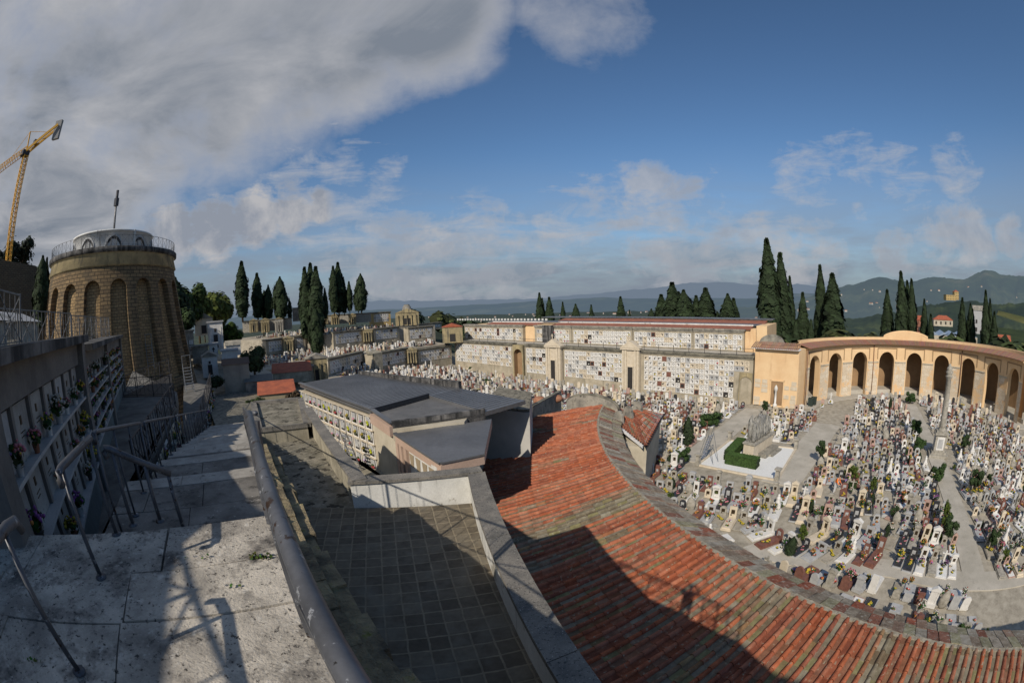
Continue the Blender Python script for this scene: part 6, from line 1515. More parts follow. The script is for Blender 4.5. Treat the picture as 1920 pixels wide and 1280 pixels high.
def person(label,loc,rz,cols,pose='stand',height=1.72,hairc=(.05,.035,.025),parts_=True):
    t=thing('person',label,'person',loc,rz);s=height/1.72
    J={'pelvis':(0,0,.95),'waist':(0,0,1.10),'chest':(0,.01,1.32),'neck':(0,.0,1.47),'hb':(0,.015,1.56),'ht':(0,.02,1.68),
       'hl':(-.10,0,.90),'kl':(-.11,.02,.50),'al':(-.12,-.03,.09),'tl':(-.13,.14,.04),'hr':(.10,0,.90),'kr':(.11,.03,.50),'ar':(.12,-.02,.09),'tr':(.13,.15,.04),
       'sl':(-.19,0,1.40),'sr':(.19,0,1.40)}
    if pose=='photo': J.update(el=(-.34,.14,1.30),wl=(-.14,.24,1.55),er=(.36,.12,1.30),wr=(.14,.24,1.55))
    elif pose=='bend': J.update(waist=(0,.06,1.08),chest=(0,.16,1.26),neck=(0,.25,1.38),hb=(0,.31,1.45),ht=(0,.36,1.56),sl=(-.19,.18,1.33),sr=(.19,.18,1.33),el=(-.24,.26,1.06),wl=(-.17,.45,.92),er=(.24,.27,1.06),wr=(.16,.46,.92))
    else: J.update(el=(-.26,-.02,1.12),wl=(-.25,.07,.87),er=(.26,-.02,1.12),wr=(.25,.07,.87))
    rad=dict(pelvis=.135,waist=.125,chest=.15,neck=.055,hb=.085,ht=.085,hl=.085,kl=.058,al=.04,tl=.03,hr=.085,kr=.058,ar=.04,tr=.03,sl=.06,sr=.06,el=.042,wl=.028,er=.042,wr=.028)
    def skin(nm,edges,mt,k=1.0,extra=None):
        names_=[];[names_.append(x) for e in edges for x in e if x not in names_];rad_=dict(rad);rad_.update(extra or {})
        me=bpy.data.meshes.new(nm);me.from_pydata([tuple(c*s for c in J[x]) for x in names_],[(names_.index(a),names_.index(b)) for a,b in edges],[]);me.materials.append(mt)
        o=bpy.data.objects.new(nm,me);col.objects.link(o);o.parent=t
        md_=o.modifiers.new('skin','SKIN');md_.use_smooth_shade=True
        for i,x in enumerate(names_): me.skin_vertices[0].data[i].radius=(rad_[x]*k*s,rad_[x]*k*s*.8);
        me.skin_vertices[0].data[0].use_root=True
        sb=o.modifiers.new('sub','SUBSURF');sb.levels=2;sb.render_levels=2;return o
    skinm=flat('skin',(.50,.30,.22),.6)
    hands=[]
    for sd,w_ in (('l','wl'),('r','wr')):
        x,y,z=J[w_];e=Vector(J['e'+sd]);dv_=(Vector((x,y,z))-e).normalized();pm_=Vector((x,y,z))+dv_*.06;J['p'+sd]=tuple(pm_);rad['p'+sd]=.026;side=dv_.cross(Vector((0,0,1))).normalized() if abs(dv_.z)<.9 else Vector((0,1,0))
        for f in range(4):
            b_=pm_+side*(f-1.5)*.020+dv_*.03;c_=b_+dv_*(.035+.006*(f in(1,2)))+Vector((0,.004,-.006));J[f'f{sd}{f}']=tuple(b_);J[f'g{sd}{f}']=tuple(c_);rad[f'f{sd}{f}']=.009;rad[f'g{sd}{f}']=.007;hands+=[('p'+sd,f'f{sd}{f}'),(f'f{sd}{f}',f'g{sd}{f}')]
        J['th'+sd]=tuple(pm_+side*.045+dv_*.01);rad['th'+sd]=.009;hands.append((w_,'th'+sd))
    body=[('pelvis','waist'),('waist','chest'),('chest','neck'),('neck','hb'),('hb','ht'),('pelvis','hl'),('hl','kl'),('kl','al'),('al','tl'),('pelvis','hr'),('hr','kr'),('kr','ar'),('ar','tr'),('chest','sl'),('sl','el'),('el','wl'),('chest','sr'),('sr','er'),('er','wr'),('wl','pl'),('wr','pr')]+hands
    skin('body',body,skinm)
    skin('jacket',[('pelvis','waist'),('waist','chest'),('chest','sl'),('sl','el'),('el','wl'),('chest','sr'),('sr','er'),('er','wr')],cols[0],1.22)
    skin('trousers',[('pelvis','hl'),('hl','kl'),('kl','al'),('pelvis','hr'),('hr','kr'),('kr','ar')],cols[1],1.2)
    m=MB();h=Vector(J['ht'])*s;m.blob((h.x,h.y-.02,h.z+.01),(.095*s,.105*s,.10*s),2,.1);part('hair',m.mesh('hair',flat('dark hair',hairc,.8)),t)
    m=MB();hb=(Vector(J['hb'])*s+h)/2
    for sx in (-.03,.03): m.blob((hb.x+sx,hb.y+.085,hb.z+.02),.012,1,0)
    m.blob((hb.x,hb.y+.10,hb.z-.005),(.012,.018,.02),1,0);m.blob((hb.x,hb.y+.09,hb.z-.045),(.025,.01,.008),1,0);part('face_features',m.mesh('face_features',flat('eyes and lips',(.10,.05,.04),.5)),t)
    for sd in ('l','r'):
        m=MB();a_=Vector(J['a'+sd])*s;m.blob((a_.x,a_.y+.07,.045),(.05,.14,.05),2,.05);part('shoe',m.mesh('shoe',flat('dark shoe',(.03,.03,.03),.5)),t)
    return t
pq=at(1563,925,GZ)
person('person in a bright orange jacket and pale trousers bending over a grave',(pq.x,pq.y,GZ),R_(200),[flat('orange jacket',(.80,.20,.03),.7),flat('pale trousers',(.5,.5,.5),.8)],'bend')
pp=Vector((-.30,-.42,8.40))
person('photographer with raised elbows standing behind the landing railing',(-.34,-.34,8.40),R_(-30),[flat('dark jacket',(.05,.055,.07),.8),flat('dark jeans',(.04,.05,.08),.8)],'photo',1.64)
# ================================================================== graves
random.seed(99)
wd3=wd;en=wn                      # rows run along the long wall
white_poly=[Vector((q.x,q.y)) for q in wq]
def in_poly(x,y,P):
    c=False;n=len(P);j=n-1
    for i in range(n):
        if (P[i][1]>y)!=(P[j][1]>y) and x<(P[j][0]-P[i][0])*(y-P[i][1])/(P[j][1]-P[i][1])+P[i][0]: c=not c
        j=i
    return c
cemetery=[(9,37.5),(2,37),(-6,40),(-13,47),(-19,52),(-25,60),(-29,72),(-24,78),(-11,90),(-8,90.5),(32,51.3),(36.5,46)]+[AP(AR-1.8,a)[:2] for a in range(110,-40,-10)]+[ringp(32.6,a)[:2] for a in range(250,166,-6)]+[ringp(32.6,163)[:2]]
# paths as straight strips (point, direction, half width)
pdir=(Vector((48.2,30.9,0))-Vector((25.3,8.0,0))).normalized()
paths=[(Vector((25.3,8.0,0)),pdir,1.0),
       ((at(1500,905,GZ)+at(1425,905,GZ))/2,(at(1553,795,GZ)-(at(1500,905,GZ)+at(1425,905,GZ))/2).normalized(),1.7),
       (at(1292,862,GZ),(at(1432,752,GZ)-at(1292,862,GZ)).normalized(),1.35)]
def on_path(x,y,mg=0):
    p=Vector((x,y,0))
    for o,d,w in paths:
        v=p-Vector((o.x,o.y,0));d=Vector((d.x,d.y,0)).normalized();l=v.dot(d)
        if l>(-6 if w==1.0 else -.4) and abs(v.x*d.y-v.y*d.x)<w+mg: return True
    R=(p-CC).length
    ro_=roff(math.degrees(math.atan2(y-CC.y,x-CC.x))%360)
    if 21.7+ro_-mg<R<23.7+ro_+mg and in_poly(x,y,near_sector): return True
    return False
near_sector=[(0,-12),(46,-12),(46,6),(30,20),(16,40),(0,40)]
near_sector=[(8,-10),(44,-10),(44,8),(28,12),(20,18.5),(15.5,22),(7,25)]
def roff(a): return .095*max(0,208-max(a,190))**1.3
# path surfaces
m=MB()
pts=[ringp(21.7+roff(a),a) for a in range(250,186,-3)];pts2=[ringp(23.7+roff(a),a) for a in range(250,186,-3)]
for i in range(len(pts)-1): m.prism([pts[i],pts[i+1],pts2[i+1],pts2[i]],GZ-.1,GZ+.012)
struct('ring_path',m,concrete)
for k,(o,d,w) in enumerate(paths):
    d=Vector((d.x,d.y,0)).normalized();n=Vector((-d.y,d.x,0));a=Vector((o.x,o.y,0))-d*(1.2 if k==0 else .3);L_=[48,20,22][k]
    m=MB();m.prism([a-n*w,a+n*w,a+n*w+d*L_,a-n*w+d*L_],GZ-.1,GZ+.016+.004*k);struct(['centre_path','plot_path','left_path'][k],m,concrete)
# wide pavement before the arcade
m=MB()
for i in range(40):
    a=118-160*i/40;b=118-160*(i+1)/40;m.prism([AP(AR-2.0,a),AP(AR-2.0,b),AP(AR+1,b),AP(AR+1,a)],GZ-.1,GZ+.02)
struct('arcade_pavement',m,concrete)
# grave prototypes (local frame: headstone at the back +y, slab towards -y)
STM=dict(w=(marble,'white marble'),c=(marble_c,'cream travertine'),g=(marble_g,'grey marble'),r=(granite_r,'red granite'),k=(granite_k,'black granite'),p=(granite_p,'pink granite'),o=(oldstone,'lichened stone'))
def hs_mesh(kind,w,h):
    m=MB();d=.12
    if kind=='slab': m.box((0,0,h/2),(w,d,h))
    elif kind=='round' or kind=='point':
        pts=[(-w/2,0),(w/2,0),(w/2,h-w*.5)]+([(w/2*math.cos(math.pi*k/8),h-w*.5+w/2*math.sin(math.pi*k/8)) for k in range(1,8)] if kind=='round' else [(0,h)])+[(-w/2,h-w*.5)]
        n=len(pts);vs=[(x,-d/2,z) for x,z in pts]+[(x,d/2,z) for x,z in pts];m.add(vs,[tuple(range(n)),tuple(range(2*n-1,n-1,-1))]+[((i+1)%n,i,n+i,n+(i+1)%n) for i in range(n)])
    elif kind=='stele':
        m.box((0,0,.16),(w*1.15,.34,.32));m.box((0,0,.32+(h-.5)/2),(w*.8,.2,h-.5));m.box((0,0,h-.12),(w,.3,.16));m.box((0,0,h-.0),(w*.7,.24,.1))
    elif kind=='cross':
        m.box((0,0,.2),(w*.9,.35,.4));m.box((0,0,.4+(h-.4)/2),(.14,.12,h-.4));m.box((0,0,h-.35),(w*.85,.11,.14))
    elif kind=='aedicule':
        m.box((0,0,.18),(w*1.2,.4,.36));m.box((-w*.4,0,h*.5),(.12,.2,h-.4));m.box((w*.4,0,h*.5),(.12,.2,h-.4));m.box((0,.05,h*.5),(w*.8,.06,h-.4));m.box((0,0,h-.12),(w*1.1,.3,.14))
        m.add([(-w*.6,-.15,h-.05),(w*.6,-.15,h-.05),(0,-.15,h+.2),(-w*.6,.15,h-.05),(w*.6,.15,h-.05),(0,.15,h+.2)],[(0,1,2),(5,4,3),(0,2,5,3),(1,4,5,2)])
    elif kind=='rough':
        m.blob((0,0,h*.48),(w*.5,.16,h*.55),2,.35,1.3,0,None,w*9)
    elif kind=='statue':
        m.box((0,0,.4),(w*.8,.5,.8));m.lathe((0,0,.8),[(.24,0),(.22,.2),(.15,.6),(.18,.85),(.08,1.0),(.11,1.12),(.09,1.22),(.02,1.28)],8)
    return m
KN=dict(slab='slab',round='round topped stone',point='pointed stone',stele='stepped stele',cross='cross',aedicule='pedimented frame',rough='rough rock',statue='statue')
def plq(kind,w,h,m):
    if kind in('slab','round','point'): m.box((0,-.07,h*.62),(w*.5,.02,h*.3),0,1);m.box((-w*.2,-.075,h*.38),(w*.18,.02,.12),0,1)
    elif kind in('stele','aedicule'): m.box((0,-.11 if kind=='stele' else .01,h*.55),(w*.4,.02,h*.25),0,1)
    return m
PROTO=[]
def proto(sk,kind,w,h,bed,fl):
    mt,mn=STM[sk];d=dict(name=mn+' '+KN[kind],mn=mn,kind=kind,parts=[])
    hm_=hs_mesh(kind,w,h);d['parts'].append(('headstone',hm_,mt));
    pl=plq(kind,w,h,MB())
    if pl.v: d['parts'].append(('inscription',MBr(pl),bronze if sk in 'wcgpo' else marble_g))
    kb=MB();kb.box((0,-.95,.07),(max(.80,w*1.35),1.85,.14));d['parts'].append(('kerb',kb,mt if sk!='k' else marble_g))
    b2=MB();b2.box((0,-.95,.155+(.06 if bed=='slab' else 0)),(max(.66,w*1.12),1.62,.03+(.12 if bed=='slab' else 0)))
    d['parts'].append(('grave_bed' if bed=='soil' else 'grave_slab',b2,soil if bed=='soil' else (mt if bed=='slab' else gravel_w)))
    if fl is not None:
        c=FC[fl]
        for k in range(3):
            f=MB();px_,py_=ru(-w*.4,w*.4),ru(-1.5,-.25)
            for _ in range(7): g=ru(.7,1.25);f.blob((px_+ru(-.09,.09),py_+ru(-.08,.08),.34+ru(-.05,.10)),ru(.04,.085),1,.5,2,0,tuple(min(.8,x*g) for x in (c if rnd()<.65 else random.choices(FC,FW)[0])))
            for _ in range(3): f.blob((px_+ru(-.08,.08),py_+ru(-.07,.07),.27+ru(-.05,.05)),ru(.08,.11),1,.6,2,0,(.03*ru(.6,1.5),.06*ru(.6,1.5),.02))
            f.blob((px_,py_,.28),(.14,.12,.12),1,.3,2,0,(.025,.05,.018))
            d['parts'].append(('flowers',f,flowm))
        d['fl']=['red','white','yellow','purple','pink','violet','orange'][fl]
    else: d['fl']=None
    d['meshes']=[(n,mb.mesh(n,mt_),mt_) for n,mb,mt_ in d['parts']];PROTO.append(d)
def MBr(m):
    m.m=[0]*len(m.m);return m
for sk,kind,w,h,bed,fl in [('w','stele',.62,1.55,'slab',2),('w','round',.6,1.35,'gravel',4),('c','slab',.6,1.45,'slab',1),('r','slab',.55,1.3,'slab',0),('p','slab',.62,1.4,'slab',4),('g','stele',.6,1.5,'slab',1),('k','slab',.6,1.2,'slab',2),('o','cross',.8,1.9,'soil',None),('o','round',.62,1.4,'soil',2),
   ('w','aedicule',.7,1.7,'gravel',0),('r','stele',.55,1.6,'slab',6),('c','aedicule',.65,1.55,'slab',2),('g','slab',.7,1.1,'slab',0),('p','point',.55,1.35,'gravel',2),('o','rough',.8,1.5,'soil',1),('w','statue',.7,2.0,'slab',1),('k','round',.55,1.3,'slab',4),('w','slab',.55,1.6,'slab',2),('g','round',.6,1.3,'slab',6),('c','stele',.55,1.75,'slab',None),
   ('w','cross',.75,1.8,'gravel',2),('r','round',.6,1.2,'slab',2),('c','round',.6,1.5,'soil',5),('o','stele',.6,1.6,'slab',4)]: proto(sk,kind,w,h,bed,fl)
PW=[{'white marble':.85,'cream travertine':.55,'grey marble':2.0,'red granite':1.1,'black granite':1.7,'pink granite':.8,'lichened stone':1.9}[d['mn']] for d in PROTO]
spots=[]
# rows round the ring: outer front row and rows inside it
def face(x,y,rz):
    if not near_plot(x,y): spots.append((x,y,rz))
def near_plot(x,y,mg=1.5):
    if in_poly(x,y,[(q.x,q.y) for q in wq]): return True
    p=Vector((x,y,0))
    for a,b in zip(wq,wq[1:]+wq[:1]):
        a=Vector((a.x,a.y,0));b=Vector((b.x,b.y,0));f=max(0,min(1,(p-a).dot(b-a)/(b-a).length_squared))
        if (p-a-(b-a)*f).length<mg: return True
    return False
sec_deg=lambda x,y:math.degrees(math.atan2(y-CC.y,x-CC.x))%360
for R,flip in ((21.1,0),(18.75,0),(16.4,0),(14.05,0),(11.7,0),(9.35,0),(7.0,0),(4.7,0),(25.6,1),(27.9,1),(30.2,1),(32.3,1)):
    st=math.degrees(.82/R);a=177.0
    while a<262:
        x,y,_=ringp(R+roff(a),a)
        if (in_poly(x,y,near_sector) or (R<20 and a>200)) and not on_path(x,y,.35) and R+roff(a)<33.2: face(x,y,R_(a)+(math.pi/2 if not flip else -math.pi/2)+math.pi*(1 if flip else 1)*0)
        a+=st
# straight rows elsewhere
pd=Vector((wd.x,wd.y,0))
for i in range(-30,45):
    for j in range(-60,110):
        p=W0-wn*(2.0+i*2.45)+wd*(j*.80+(i%3)*.3)
        x,y=p.x+ru(-.12,.12),p.y+ru(-.12,.12)
        if not in_poly(x,y,cemetery): continue
        if near_plot(x,y): continue
        R=(p-CC).length
        if R<2.6 or on_path(x,y,.45): continue
        if in_poly(x,y,near_sector) or (200<sec_deg(x,y)<262 and R<22.5+roff(sec_deg(x,y))): continue
        if abs(i%6)==5 and False: continue
        v=(p-mo)
        face(x,y,math.atan2(pd.y,pd.x)+math.pi if True else 0)
def seen_weight(x,y):
    D=math.hypot(x,y)
    return D
def hidden(x,y):
    """behind the grey roofed building or the tiled portico"""
    D=math.hypot(x,y);az_=math.degrees(math.atan2(x,y));el_=math.degrees(math.atan2(GZ+1.3-CZ,D))
    return False
spots=[s for s in spots if math.degrees(math.atan2(s[0],s[1]))<79]
# keep only plots the photo shows: above the tiled roof edge / grey roof edge as seen from the landing
def visible(x,y,z):
    p=Vector((x,y,z+1.0));o=Vector((0,0,CZ));d=p-o
    for k in range(1,60):
        f=k/60;q=o+d*f;R=math.hypot(q.x-CC.x,q.y-CC.y);a=sec_deg(q.x,q.y)
        if RI<R<RO and D0<a<D1:
            zr=ZI+(R-RI)*(ZR-ZI)/(RRi-RI) if R<RRi else ZR+(R-RRi)*(ZO-ZR)/(RO-RRi)
            if q.z<zr: return False
        if in_poly(q.x,q.y,[(v.x,v.y) for v in (a1,a7,b1,b3,a4,a3,a2)]) and q.z<4.1: return False
    return True
spots=[s for s in spots if visible(s[0],s[1],ccz(s[0],s[1]))]
spots.sort(key=lambda s:seen_weight(s[0],s[1]))
stuff=MB();smats=[marble,marble_c,marble_g,granite_r,granite_p,oldstone,granite_k,flowm,gravel_w,soil,bronze];idx={m_.name:i for i,m_ in enumerate(smats)}
def region(x,y):
    R=(Vector((x,y,0))-CC).length;q=proj_(x,y,GZ+.8)
    if in_poly(x,y,near_sector): return 'under the tiled roof edge' if R>23.7 else ('on the ring path' if R>20 else 'behind the ring path row')
    return 'beside the pavilion' if q[0]<1310 else ('beyond the white plot' if q[1]<820 and q[0]<1500 else ('before the white plot' if q[0]<1500 else ('between plot and column' if q[0]<1740 else 'beyond the column path')))
def proj_(X,Y,Z):
    Z-=CZ;c,s=math.cos(PITCH),math.sin(PITCH);Fw=Y*c-Z*s;U=Y*s+Z*c;n=math.sqrt(X*X+Fw*Fw+U*U);t_=math.acos(Fw/n);h=math.hypot(X,U);r=2*FPX*math.sin(t_/2);u,v=r*X/h,r*U/h
    u,v=u*math.cos(ROLL)+v*math.sin(ROLL),-u*math.sin(ROLL)+v*math.cos(ROLL);return 960+u,640-v
seen_lab={}
def row_word(px): 
    return ['far left','left','centre left','centre','centre right','right','far right'][min(6,max(0,int((px-1200)/103)))]
NG=0;NF=0
for (x,y,rz) in spots:
    z=ccz(x,y);d=random.choices(PROTO,PW)[0]
    if rnd()<.05: continue
    rz2=rz+ru(-.05,.05);s=ru(.80,.98);sz=s*(ru(.50,.82) if rnd()<.85 else ru(.8,1.05))
    if NG<300:
        q=proj_(x,y,GZ+.8)
        sizew='tall ' if sz>.85 else ('low ' if sz<.6 else '')
        lab=sizew+d['name']+(', '+d['fl']+' flowers, ' if d['fl'] else ', no flowers, ')+region(x,y)
        t=thing('grave',lab,'grave',(x,y,z),rz2,'graves of the round cemetery');t.scale=(s,s,sz)
        hs_=None
        for n_,me,mt_ in d['meshes']:
            o_=part(n_,me,hs_ if n_=='inscription' else t)
            if n_=='headstone': hs_=o_
        NG+=1
        if NF<110 and rnd()<.45:
            bq=random.choice(BQ);off=Matrix.Rotation(rz2,3,'Z')@Vector((ru(-.25,.25),ru(-1.4,-.5),.2));flowerpot((x+off.x,y+off.y,z+.18),ru(1.1,1.9),cname(bq[1])+' flowers in a grave vase, '+region(x,y),bq=bq,group='flower vases on the graves');NF+=1
    else:
        M=Matrix.Translation((x,y,z))@Matrix.Rotation(rz2,4,'Z')@Matrix.Diagonal((s,s,sz,1))
        far_=math.hypot(x,y)>62
        for n_,mb_,mt_ in d['parts']:
            if far_ and n_ in('kerb','inscription'): continue
            b_=len(stuff.v);stuff.v+=[tuple(M@Vector(p)) for p in mb_.v]
            for f,c,q_ in zip(mb_.f,mb_.c,mb_.sm): stuff.f.append([i+b_ for i in f]);stuff.m.append(idx[mt_.name]);stuff.c.append(c);stuff.sm.append(q_)
        if far_ and rnd()<.3:
            hh=ru(.5,1.4);stuff.box((x+ru(-.4,.4),y+ru(-.4,.4),z+hh*.5),(.3,.2,hh),rz2,random.choice([0,1,2,4,5]))
print('graves',len(spots))
# graves on the raised left terraces
random.seed(55)
def scatter(P,n,z,hmul=.6,avoid=()):
    xs=[p[0] for p in P];ys=[p[1] for p in P];k=0
    while k<n:
        x,y=ru(min(xs),max(xs)),ru(min(ys),max(ys))
        if not in_poly(x,y,P): continue
        k+=1
        p=(x,y,z(x,y) if callable(z) else z);d=random.choice(PROTO);M=Matrix.Translation(p)@Matrix.Rotation(math.atan2(pd.y,pd.x)+math.pi+ru(-.1,.1),4,'Z')@Matrix.Diagonal((.85,.85,ru(.7,1.2)*hmul,1))
        for n_,mb_,mt_ in d['parts']:
            if n_ in('kerb','inscription'): continue
            b_=len(stuff.v);stuff.v+=[tuple(M@Vector(q)) for q in mb_.v]
            for f,cc_,q_ in zip(mb_.f,mb_.c,mb_.sm): stuff.f.append([i+b_ for i in f]);stuff.m.append(idx[mt_.name]);stuff.c.append(cc_);stuff.sm.append(q_)
scatter([(-33.5,71),(-31,82),(-27.5,81),(-22.5,90),(-15.5,97),(-18.5,100.5),(-27,103),(-34,95),(-46,87),(-50,80),(-54,72),(-44,64)],330,1.5)
scatter([(-51.5,84),(-47,91.5),(-40,91.5),(-34,99.5),(-28.5,107),(-36,112),(-50,104),(-60,90)],170,5.15,.62)
scatter([(-30,72),(-28,79),(-25.5,76.5),(-20,87.5),(-13,94.5),(-7,88),(-12,76),(-22,62)],330,lambda x,y:ccz(x,y),.75)
tag(stuff.build('distant_graves',smats),'dense mass of small headstones and flowers filling the farther plots','graves',kind='stuff')
# ------------------------------------------------------------------ clipped shrubs and small conifers among the graves
random.seed(61)
ball=broad(2.2,.85,2600,41,.085,(.04,.075,.02),.12,1.0)
ball2=broad(2.6,.8,2600,42,.08,(.035,.06,.02),.25,1.0);cone=cypress(1.8,.42,1100,43,.09,1.0);olive=broad(2.2,.8,1300,44,.085,(.07,.10,.015),.1,1.0)
for px,yt,yb,pr,h0,w,lab in [(1279,832,870,ball,2.1,.9,'round clipped shrub left of the tall step ladder'),(1328,765,800,ball,2.1,1.3,'wide dark shrub above the step ladder'),(1345,772,796,ball2,2.4,1.2,'dark shrub touching the wide one above the step ladder'),
  (1706,730,757,ball,2.1,1.1,'small round shrub at the far end of the centre path'),(1716,777,815,ball,2.1,1.0,'round clipped shrub left of the column shaft'),(1722,813,845,ball,2.1,1.2,'flattened round shrub below the one left of the column shaft'),(1757,861,902,ball,2.1,1.05,'round clipped shrub just below the column pedestal'),
  (1822,873,930,ball2,2.4,1.0,'large egg shaped shrub right of the column foot'),(1806,812,850,ball2,2.4,1.0,'dark upright shrub right of the column pedestal'),(1771,962,1020,ball2,2.4,.95,'large egg shaped shrub left of the wide path, near the ring path'),(1853,983,1035,ball2,2.4,.8,'dense upright shrub right of the wide path'),
  (1598,865,900,olive,2.1,.9,'yellow green bush beside the person in orange'),(1634,885,925,olive,2.1,.55,'narrow yellowish bush right of the person in orange'),(1535,820,870,ball2,2.4,.6,'dark slim shrub along the plot path'),(1480,1005,1040,cone,1.8,1.3,'small dark conifer behind the tiled roof edge'),(1433,748,780,ball2,2.4,.6,'small dark tree behind the memorial'),
  (1288,783,835,cone,1.8,.9,'thin dark conifer left of the ladder'),(1203,788,812,cone,1.8,.9,'small conifer behind the pavilion roof'),(1393,728,745,ball,2.1,.8,'little round tree near the arched recess'),(1345,714,735,olive,2.1,.6,'bright green bush before the long niche wall'),(1176,697,722,cone,1.8,1.2,'pointed green bush at the foot of the right temple front'),
  (1822,722,747,cone,1.8,.8,'slim conifer right of the column before the arches'),(1668,745,770,cone,1.8,.7,'slim dark conifer left of the centre path end'),(1155,688,705,ball,2.1,.6,'round dark bush left of the right temple front'),(880,685,702,ball,2.1,1.1,'dark bush in the middle of the far graves'),(915,706,722,ball,2.1,1.2,'dark spreading bush above the grey roof'),(1765,925,990,olive,2.1,.5,'straggly bush along the wide path'),
  (1502,978,1010,olive,2.1,.9,'leafy rose bush near the tiled roof edge'),(1700,1040,1050,ball,2.1,.3,'tiny shrub on the ring path edge'),(1345,750,770,ball2,2.4,.5,'dark little shrub behind the wide one')]:
    b=at(px,yb,GZ if px>1000 else ccz(-8,80));D=math.hypot(b.x,b.y);h=atd(px,yt,D).z-b.z
    put_tree('shrub' if pr is not cone else 'small_conifer',pr,b,max(.5,h),h0,lab,'shrub','clipped shrubs among the graves',w)
random.seed(88);k_=0
small=[ball,olive,cone,ball2]
gr=[o for o in col.objects if o.name.startswith('grave') and o.parent is None and o.type=='EMPTY'][:300]
for o in random.sample(gr,60):
    i_=random.randrange(4);off=Matrix.Rotation(o.rotation_euler.z,3,'Z')@Vector((ru(-.6,.6),.35,0));q_=proj_(o.location.x,o.location.y,GZ+.5)
    put_tree('small_conifer' if i_==2 else 'potted_shrub',small[i_],(o.location.x+off.x,o.location.y+off.y,GZ),ru(.5,1.25),[2.1,2.1,1.8,2.4][i_],['small round dark green','small yellow green','tiny pointed','small upright dark'][i_]+' shrub by a grave, '+region(o.location.x,o.location.y),'shrub','small shrubs between the graves',1.0)
# weeds in the landing joints
m=MB()
for (px,py,n) in ((490,1045,70),(440,1100,8),(60,1240,10),(370,1045,12)):
    for _ in range(n):
        p=at(px+ru(-22,22),py+ru(-4,4),8.405);leafcards(m,p+Vector((0,0,ru(0,.03))),Vector((ru(-1,1),ru(-1,1),1)).normalized(),.012,(.06*ru(.6,1.6),.10*ru(.6,1.5),.02))
tag(m.build('weeds',leafm),'small green weeds growing in the joints of the landing slabs','weeds',kind='stuff')
single_out()
# ================================================================== daylight
w=bpy.data.worlds.new('World');sc.world=w;w.use_nodes=True;nt=w.node_tree;bg=nt.nodes['Background']
SUN_AZ=208.0;SUN_EL=36.0
sky=N(nt,'ShaderNodeTexSky');sky.sky_type='NISHITA';sky.sun_disc=False;sky.sun_elevation=R_(SUN_EL);sky.sun_rotation=R_(SUN_AZ);sky.altitude=250;sky.air_density=1.0;sky.dust_density=.6;sky.ozone_density=2.5
tc=N(nt,'ShaderNodeTexCoord');G=tc.outputs['Generated']
nv=N(nt,'ShaderNodeVectorMath',operation='NORMALIZE');L(nt,G,nv.inputs[0]);V=nv.outputs[0]
sx=N(nt,'ShaderNodeSeparateXYZ');L(nt,V,sx.inputs[0]);Z_=sx.outputs[2]
# clouds live on a plane overhead
zc=mul(nt,Z_,.07,'ADD');zc=mul(nt,zc,.03,'MAXIMUM')
dv=N(nt,'ShaderNodeVectorMath',operation='DIVIDE');L(nt,V,dv.inputs[0]);cz=N(nt,'ShaderNodeCombineXYZ')
for i in range(3): L(nt,zc,cz.inputs[i])
L(nt,cz.outputs[0],dv.inputs[1]);CP=dv.outputs[0]
wn1=noiz(nt,CP,.55,9,.62,.25);wn2=noiz(nt,CP,2.2,8,.6,.15);wn3=noiz(nt,V,9,8,.62,.2);wn4=noiz(nt,V,3,6,.6)
def cap(px,py,rin,rout):
    d=Vector(ray(px,py)).normalized();n=N(nt,'ShaderNodeVectorMath',operation='DOT_PRODUCT');L(nt,V,n.inputs[0]);n.inputs[1].default_value=d
    mr=N(nt,'ShaderNodeMapRange');mr.interpolation_type='SMOOTHSTEP';mr.inputs[1].default_value=math.cos(R_(rout));mr.inputs[2].default_value=math.cos(R_(rin));L(nt,n.outputs['Value'],mr.inputs[0]);return mr.outputs[0]
def mx(lst):
    o=lst[0]
    for k in lst[1:]: o=mul(nt,o,k,'MAXIMUM')
    return o
def nz(n,k): return mul(nt,mul(nt,n,-.5,'ADD'),k)
big=mx([cap(60,60,10,40),cap(330,40,8,30),cap(120,300,2,26),cap(0,480,0,18),cap(600,0,4,22),cap(780,10,0,15),cap(450,120,2,20),cap(300,-60,10,36),cap(250,220,0,18),mul(nt,cap(1080,-10,0,12),.45)])
bigm=mul(nt,big,nz(wn1,1.3),'ADD');bigm=mul(nt,bigm,nz(wn3,.7),'ADD');bigm=mul(nt,bigm,nz(wn2,.5),'ADD');cov1=mul(nt,thr(nt,bigm,.24,.95),thr(nt,big,.0,.12))
wn7=noiz(nt,V,15,9,.66,.5)
def puffs(l,k): return mul(nt,mx([cap(*q) for q in l]),k)
wn5=N(nt,'ShaderNodeMapping');wn5.inputs['Scale'].default_value=(6,6,22);L(nt,V,wn5.inputs[0]);ws=noiz(nt,wn5.outputs[0],1.3,9,.66,.5)
cum=puffs([(320,445,0,6),(400,425,0,6),(480,405,0,5.5),(550,390,0,5),(270,470,0,4.5),(600,385,0,3.5)],.80)
cum=mul(nt,mul(nt,cum,nz(ws,1.2),'ADD'),nz(wn7,1.0),'ADD');cov2=mul(nt,thr(nt,cum,.26,.66),thr(nt,puffs([(430,425,7,17)],1),.1,.5))
wisp=puffs([(540,300,0,6),(640,300,0,6),(720,305,0,4),(1520,325,0,6),(1600,300,0,6),(1690,330,0,6),(1790,315,0,5.5),(1480,335,0,4),(640,430,0,8),(700,415,0,7),(1610,400,0,2),(620,240,0,2.5),(560,420,0,7)],.62)
wcap=wisp;wisp=mul(nt,mul(nt,wisp,nz(ws,2.4),'ADD'),nz(wn7,1.0),'ADD');cov3=mul(nt,thr(nt,wisp,.36,1.0),mul(nt,thr(nt,wcap,.02,.25),.60))
